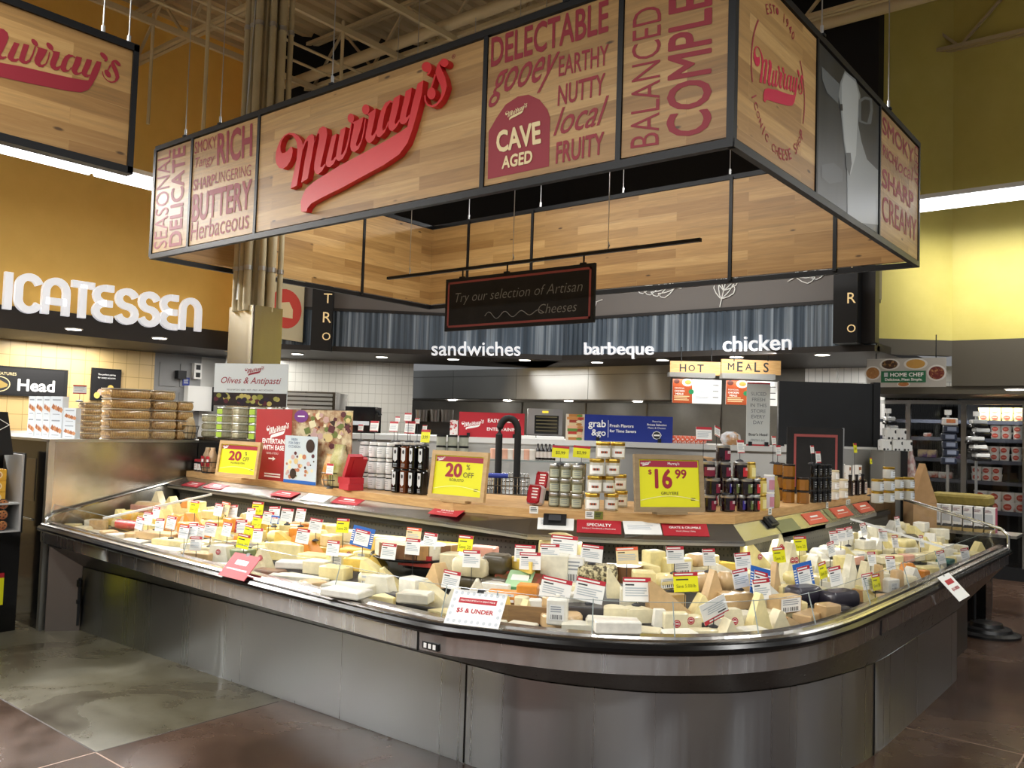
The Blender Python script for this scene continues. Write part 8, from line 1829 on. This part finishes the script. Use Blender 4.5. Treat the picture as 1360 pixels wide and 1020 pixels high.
# banner above the cooler
def hc(px0, px1, py0, py1):
    y = 10.15; A, B = ony(px0, py1, y), ony(px1, py1, y); zt, zb = ony(1200, py0, y).z, ony(1200, py1, y).z; w, h = B.x - A.x, zt - zb; t = thing('food_banner', 'wide banner with plates of food and a green strip reading HOME CHEF', 'sign', ((A.x + B.x) / 2, y, zb)); m_ = MB(); m_.box(A.x, B.x, y, y + .02, zb, zt, M('banner_grey', 'b9b6ae', .5)); O = V3((A.x + B.x) / 2, y, (zb + zt) / 2)
    for k, (x, z, r, c) in enumerate(((-.2, .3, .13, '3a2218'), (.13, .3, .15, 'c99a4a'), (.39, -.02, .12, '6b2420'), (-.42, 0, .11, '9a6a38'), (-.02, -.40, .085, 'b0703c'))):
        disc(m_, O, X, Z, w * x, h * z, w * r, w * r * .9 if abs(z) < .2 else h * (.2 if z > 0 else .1), M('banner_plate', 'dcdad4', .4), .001 + k * .0002, 24); disc(m_, O, X, Z, w * x, h * z, w * r * .8, (w * r * .72) if abs(z) < .2 else h * (.16 if z > 0 else .08), grain('banner_food_' + c, c, 'd0a060', 30, .5, (.5, .8)), .003 + k * .0002, 20)
    rect(m_, O, X, Z, -w * .31, w * .26, -h * .34, h * .06, M('banner_green', '1f6a45', .5), .005); label_text(m_, 'HOME CHEF', O, X, Z, w * .42, h * .17, w * .02, -h * .07, WHITE, .03, lift=.006); label_text(m_, 'Delicious, Meet Simple.', O, X, Z, w * .5, h * .12, -w * .02, -h * .25, WHITE, .03, lift=.006); rect(m_, O, X, Z, -w * .27, -w * .22, -h * .14, h * .01, LGREY, .006); obj('banner', m_, t, True)
    for x in (A.x + .1, B.x - .1): m_ = MB(); m_.tube([(x, y + .01, zt), (x, y + .01, 2.62 if x < -2.75 else 2.8)], .006, BLACK, 6); obj('hanger_rod', m_, t, True)
hc(1151, 1256, 476, 514)
# clip strips with hanging packs
def clip_strip(px, py0, py1, dep, n, label, kind, wpx):
    b0 = fp(px, py1, dep); t = thing('clip_strip', label, 'clip strip display', (b0.x, b0.y, 0), math.atan2(.6269, .7791)); zt, zb = fp(px, py0, dep).z, b0.z; w = wpx * dep / F; t.location.z = 0
    m_ = MB(); m_.box(-.012, .012, .03, .045, .02, zt, ALU); m_.box(-.03, .03, .02, .05, zt - .03, zt + .02, WHPAINT); m_.lathe([(.16, 0), (.16, .012), (.03, .03)], BLACK, (0, .04, 0), 20); obj('pole', m_, t)
    h = (zt - .06 - zb) / n
    for k in range(n):
        z = zt - .06 - h * (k + 1); m_ = MB(); dx_ = (.0, .01, -.01)[k % 3]
        if kind == 'pack': m_.rbox(w, .05, h * .95, .015, (M('pack_white', 'd9d6d2', .3), M('pack_blue_black', '1d2436', .3))[k > 0], z0=z, seg=2, cx=dx_); m_.box(dx_ - w * .3, dx_ + w * .3, -.027, -.025, z + h * .3, z + h * .8, (grain('fruit_pack', 'd8a04a', 'b8324a', 20, .4), M('pack_label', '7a8296', .4))[k > 0])
        else: m_.rbox(w * .9, .1, h * .5, .02, M('clam_clear', 'b9bcbd', .12, coat=.8), z0=z + h * .4, seg=3, cx=dx_ * 3); m_.rbox(w, .12, h * .36, .02, BLACKG, z0=z, seg=3, cx=dx_ * 3)
        obj('hanging_pack', m_, t)
clip_strip(1261, 547, 617, 8.9, 6, 'clip strip of dark packs hanging in front of the middle cooler door', 'pack', 20)
clip_strip(1299, 549, 612, 9.1, 5, 'clip strip of black-based clear trays in front of the right cooler door', 'tray', 22)
clip_strip(1181, 545, 575, 9.2, 2, 'clip strip with clear trays in front of the left cooler door', 'tray', 14)
# cabinet with spotted packs, nut bag, cardboard display
t = thing('grey_bin', 'grey bin cabinet behind the gold-lidded jars carrying spotted packs', 'cabinet', tuple(V3(*fp(1189, 600, 8.0)[:2], 0))); gz = fz(599, 8.0, 1189); m_ = MB(); fbox(m_, 1175, 1203, 0, gz, 7.95, .3, M('bin_grey', '7d7c76', .5)); obj('bin_body', m_, t, True); m_ = MB(); fbox(m_, 1198, 1206, 0, gz, 7.93, .34, BLACK); obj('side_edge', m_, t, True)
SPOT = M('spotted_pack', 'd7d9d6', .45); N, L, b = nodes(SPOT); v = N.new('ShaderNodeTexVoronoi'); v.inputs['Scale'].default_value = 26; L.new(objco(N, L), v.inputs['Vector']); L.new(ramp(N, L, v.outputs['Distance'], ((.28, '1c1d1e'), (.33, 'dcdedb'))), b.inputs['Base Color'])
for k, (px, j) in enumerate(((1175, 0), (1190, 0), (1202, 0), (1181, 1), (1194, 1))):
    p = fp(px, 598, 8.02); mb = MB(); mb.rbox(.10, .09, .105, .008, SPOT, seg=2); o = solo('spotted_pack', mb, 'white pack with black spots on the grey bin, %s' % ('lower left', 'lower middle', 'lower right', 'upper left', 'upper right')[k], 'food pack', (p.x, p.y, gz + .001 + j * .106), 'spotted packs on the grey bin', False); o.rotation_euler.z = math.atan2(.6269, .7791)
p = fp(1212, 652, 8.3); p = V3(p.x, p.y, 1.18); mb = MB(); fbox(mb, 1203, 1222, 0, 1.179, 8.2, .3, KRAFT); solo('kraft_stand', mb, 'brown cardboard stand under the nut bag at the right', 'stand', (p.x, p.y, 0)); bag_thing(0, 0, .12, .10, .36, grain('nut_bag', 'b58a86', 'd9cfc8', 16, .25, (.45, .62), coat=.6), 'tall clear bag of pinkish nuts at the right end of the jars', pos=V3(p.x - .03, p.y + .05, 1.18))
p = fp(1228, 666, 7.7); mb = MB(); q = [fp(x, y_, 7.7) for x, y_ in ((1214, 668), (1245, 668), (1236, 640), (1229, 616), (1224, 630))]; k = -FACE * .12; n = len(q); mb.add(q + [a + k for a in q], [tuple(range(n)), tuple(range(2 * n - 1, n - 1, -1))] + [((i + 1) % n, i, n + i, n + (i + 1) % n) for i in range(n)], KRAFT); fbox(mb, 1214, 1245, 0, fz(668, 7.7, 1228), 7.7, .2, KRAFT)
solo('cardboard_display', mb, 'torn-shaped brown cardboard display beside the nut bag', 'display', (p.x, p.y, 0))
# steel side shelf with seven white boxes, khaki cushion-topped bin
BY = 8.75; bz = ony(1290, 706, BY).z; xa, xb = ony(1222, 700, BY).x, ony(1352, 706, BY).x
t = thing('side_shelf', 'small steel shelf past the right end of the cheese case holding white boxes', 'shelf', ((xa + xb) / 2, BY + .15, 0)); m_ = MB(); m_.box(xa - .05, xb, BY - .06, BY + .3, bz - .025, bz, ALU); obj('shelf_board', m_, t, True)
m_ = MB(); m_.box(xa, xb - .25, BY, BY + .28, 0, bz - .026, BLACKG); obj('shelf_base', m_, t, True)
h = ony(1290, 673, BY).z - bz
for k in range(7):
    px = 1228.5 + k * 14.2; p = ony(px, 700, BY); w = .098; mb = MB(); mb.box(-w / 2, w / 2, 0, .1, 0, h, WHITE); O = V3(0, 0, 0); lines(mb, O, X, Z, -w * .36, w * .2, h * .78, h * .9, 3, M('maroon_print'), rag=.4); rect(mb, O, X, Z, -w * .36, w * .3, h * .35, h * .72, M('pale_grey_print', 'ccd0d2', .5)); mb.poly([O + X * (w * a) + Z * (h * b_) - Y * .0012 for a, b_ in ((-.5, 0), (.5, 0), (.5, .12), (0, .26), (-.5, .1))], M('tan_print', 'b39a62', .5)); mb.poly([O + X * (w * a) + Z * (h * b_) - Y * .002 for a, b_ in ((-.45, .12), (.45, .14), (.4, .24), (-.3, .24))], INK)
    mb.box(w / 2, w / 2 + .001, 0, .1, 0, h, M('pink_side', 'b65a70', .5)); o = solo('white_carton', mb, 'white carton with maroon print on the side shelf, %s from left of seven' % ORD[k], 'box', (p.x, BY, bz + .001), 'seven white cartons on the side shelf', False)
CY = 9.25; xa, xb = ony(1231, 665, CY).x, ony(1312, 665, CY).x; z0, z1 = ony(1270, 672, CY).z, ony(1270, 657, CY).z
t = thing('padded_bin', 'low bin with a khaki padded top behind the white cartons', 'bin', ((xa + xb) / 2, CY + .2, 0)); m_ = MB(); m_.rbox(xb - xa, .4, z1 - z0, .05, grain('khaki_fabric', '7a6c2e', '8d7d38', 30, .8), z0=z0, cx=(xa + xb) / 2, cy=CY + .2, seg=4); obj('padded_top', m_, t, True); m_ = MB(); m_.box(xa + .02, xb - .02, CY + .02, CY + .38, 0, z0, MATTEB); obj('bin_body', m_, t, True)
# black stand foot on the floor
p = onz(1310, 842, 0); t = thing('stand_foot', 'black stepped round stand foot with a thin post on the floor at the right', 'stand', (p.x, p.y, 0)); m_ = MB(); m_.lathe([(.26, 0), (.26, .02), (.2, .035), (.19, .06), (.13, .07), (.12, .1), (.05, .11)], M('black_foot', '0e0e0f', .35), n=28); obj('round_foot', m_, t); m_ = MB(); m_.tube([(-.09, 0, .05), (-.09, 0, .62)], .012, BLACK, 8); obj('post', m_, t)
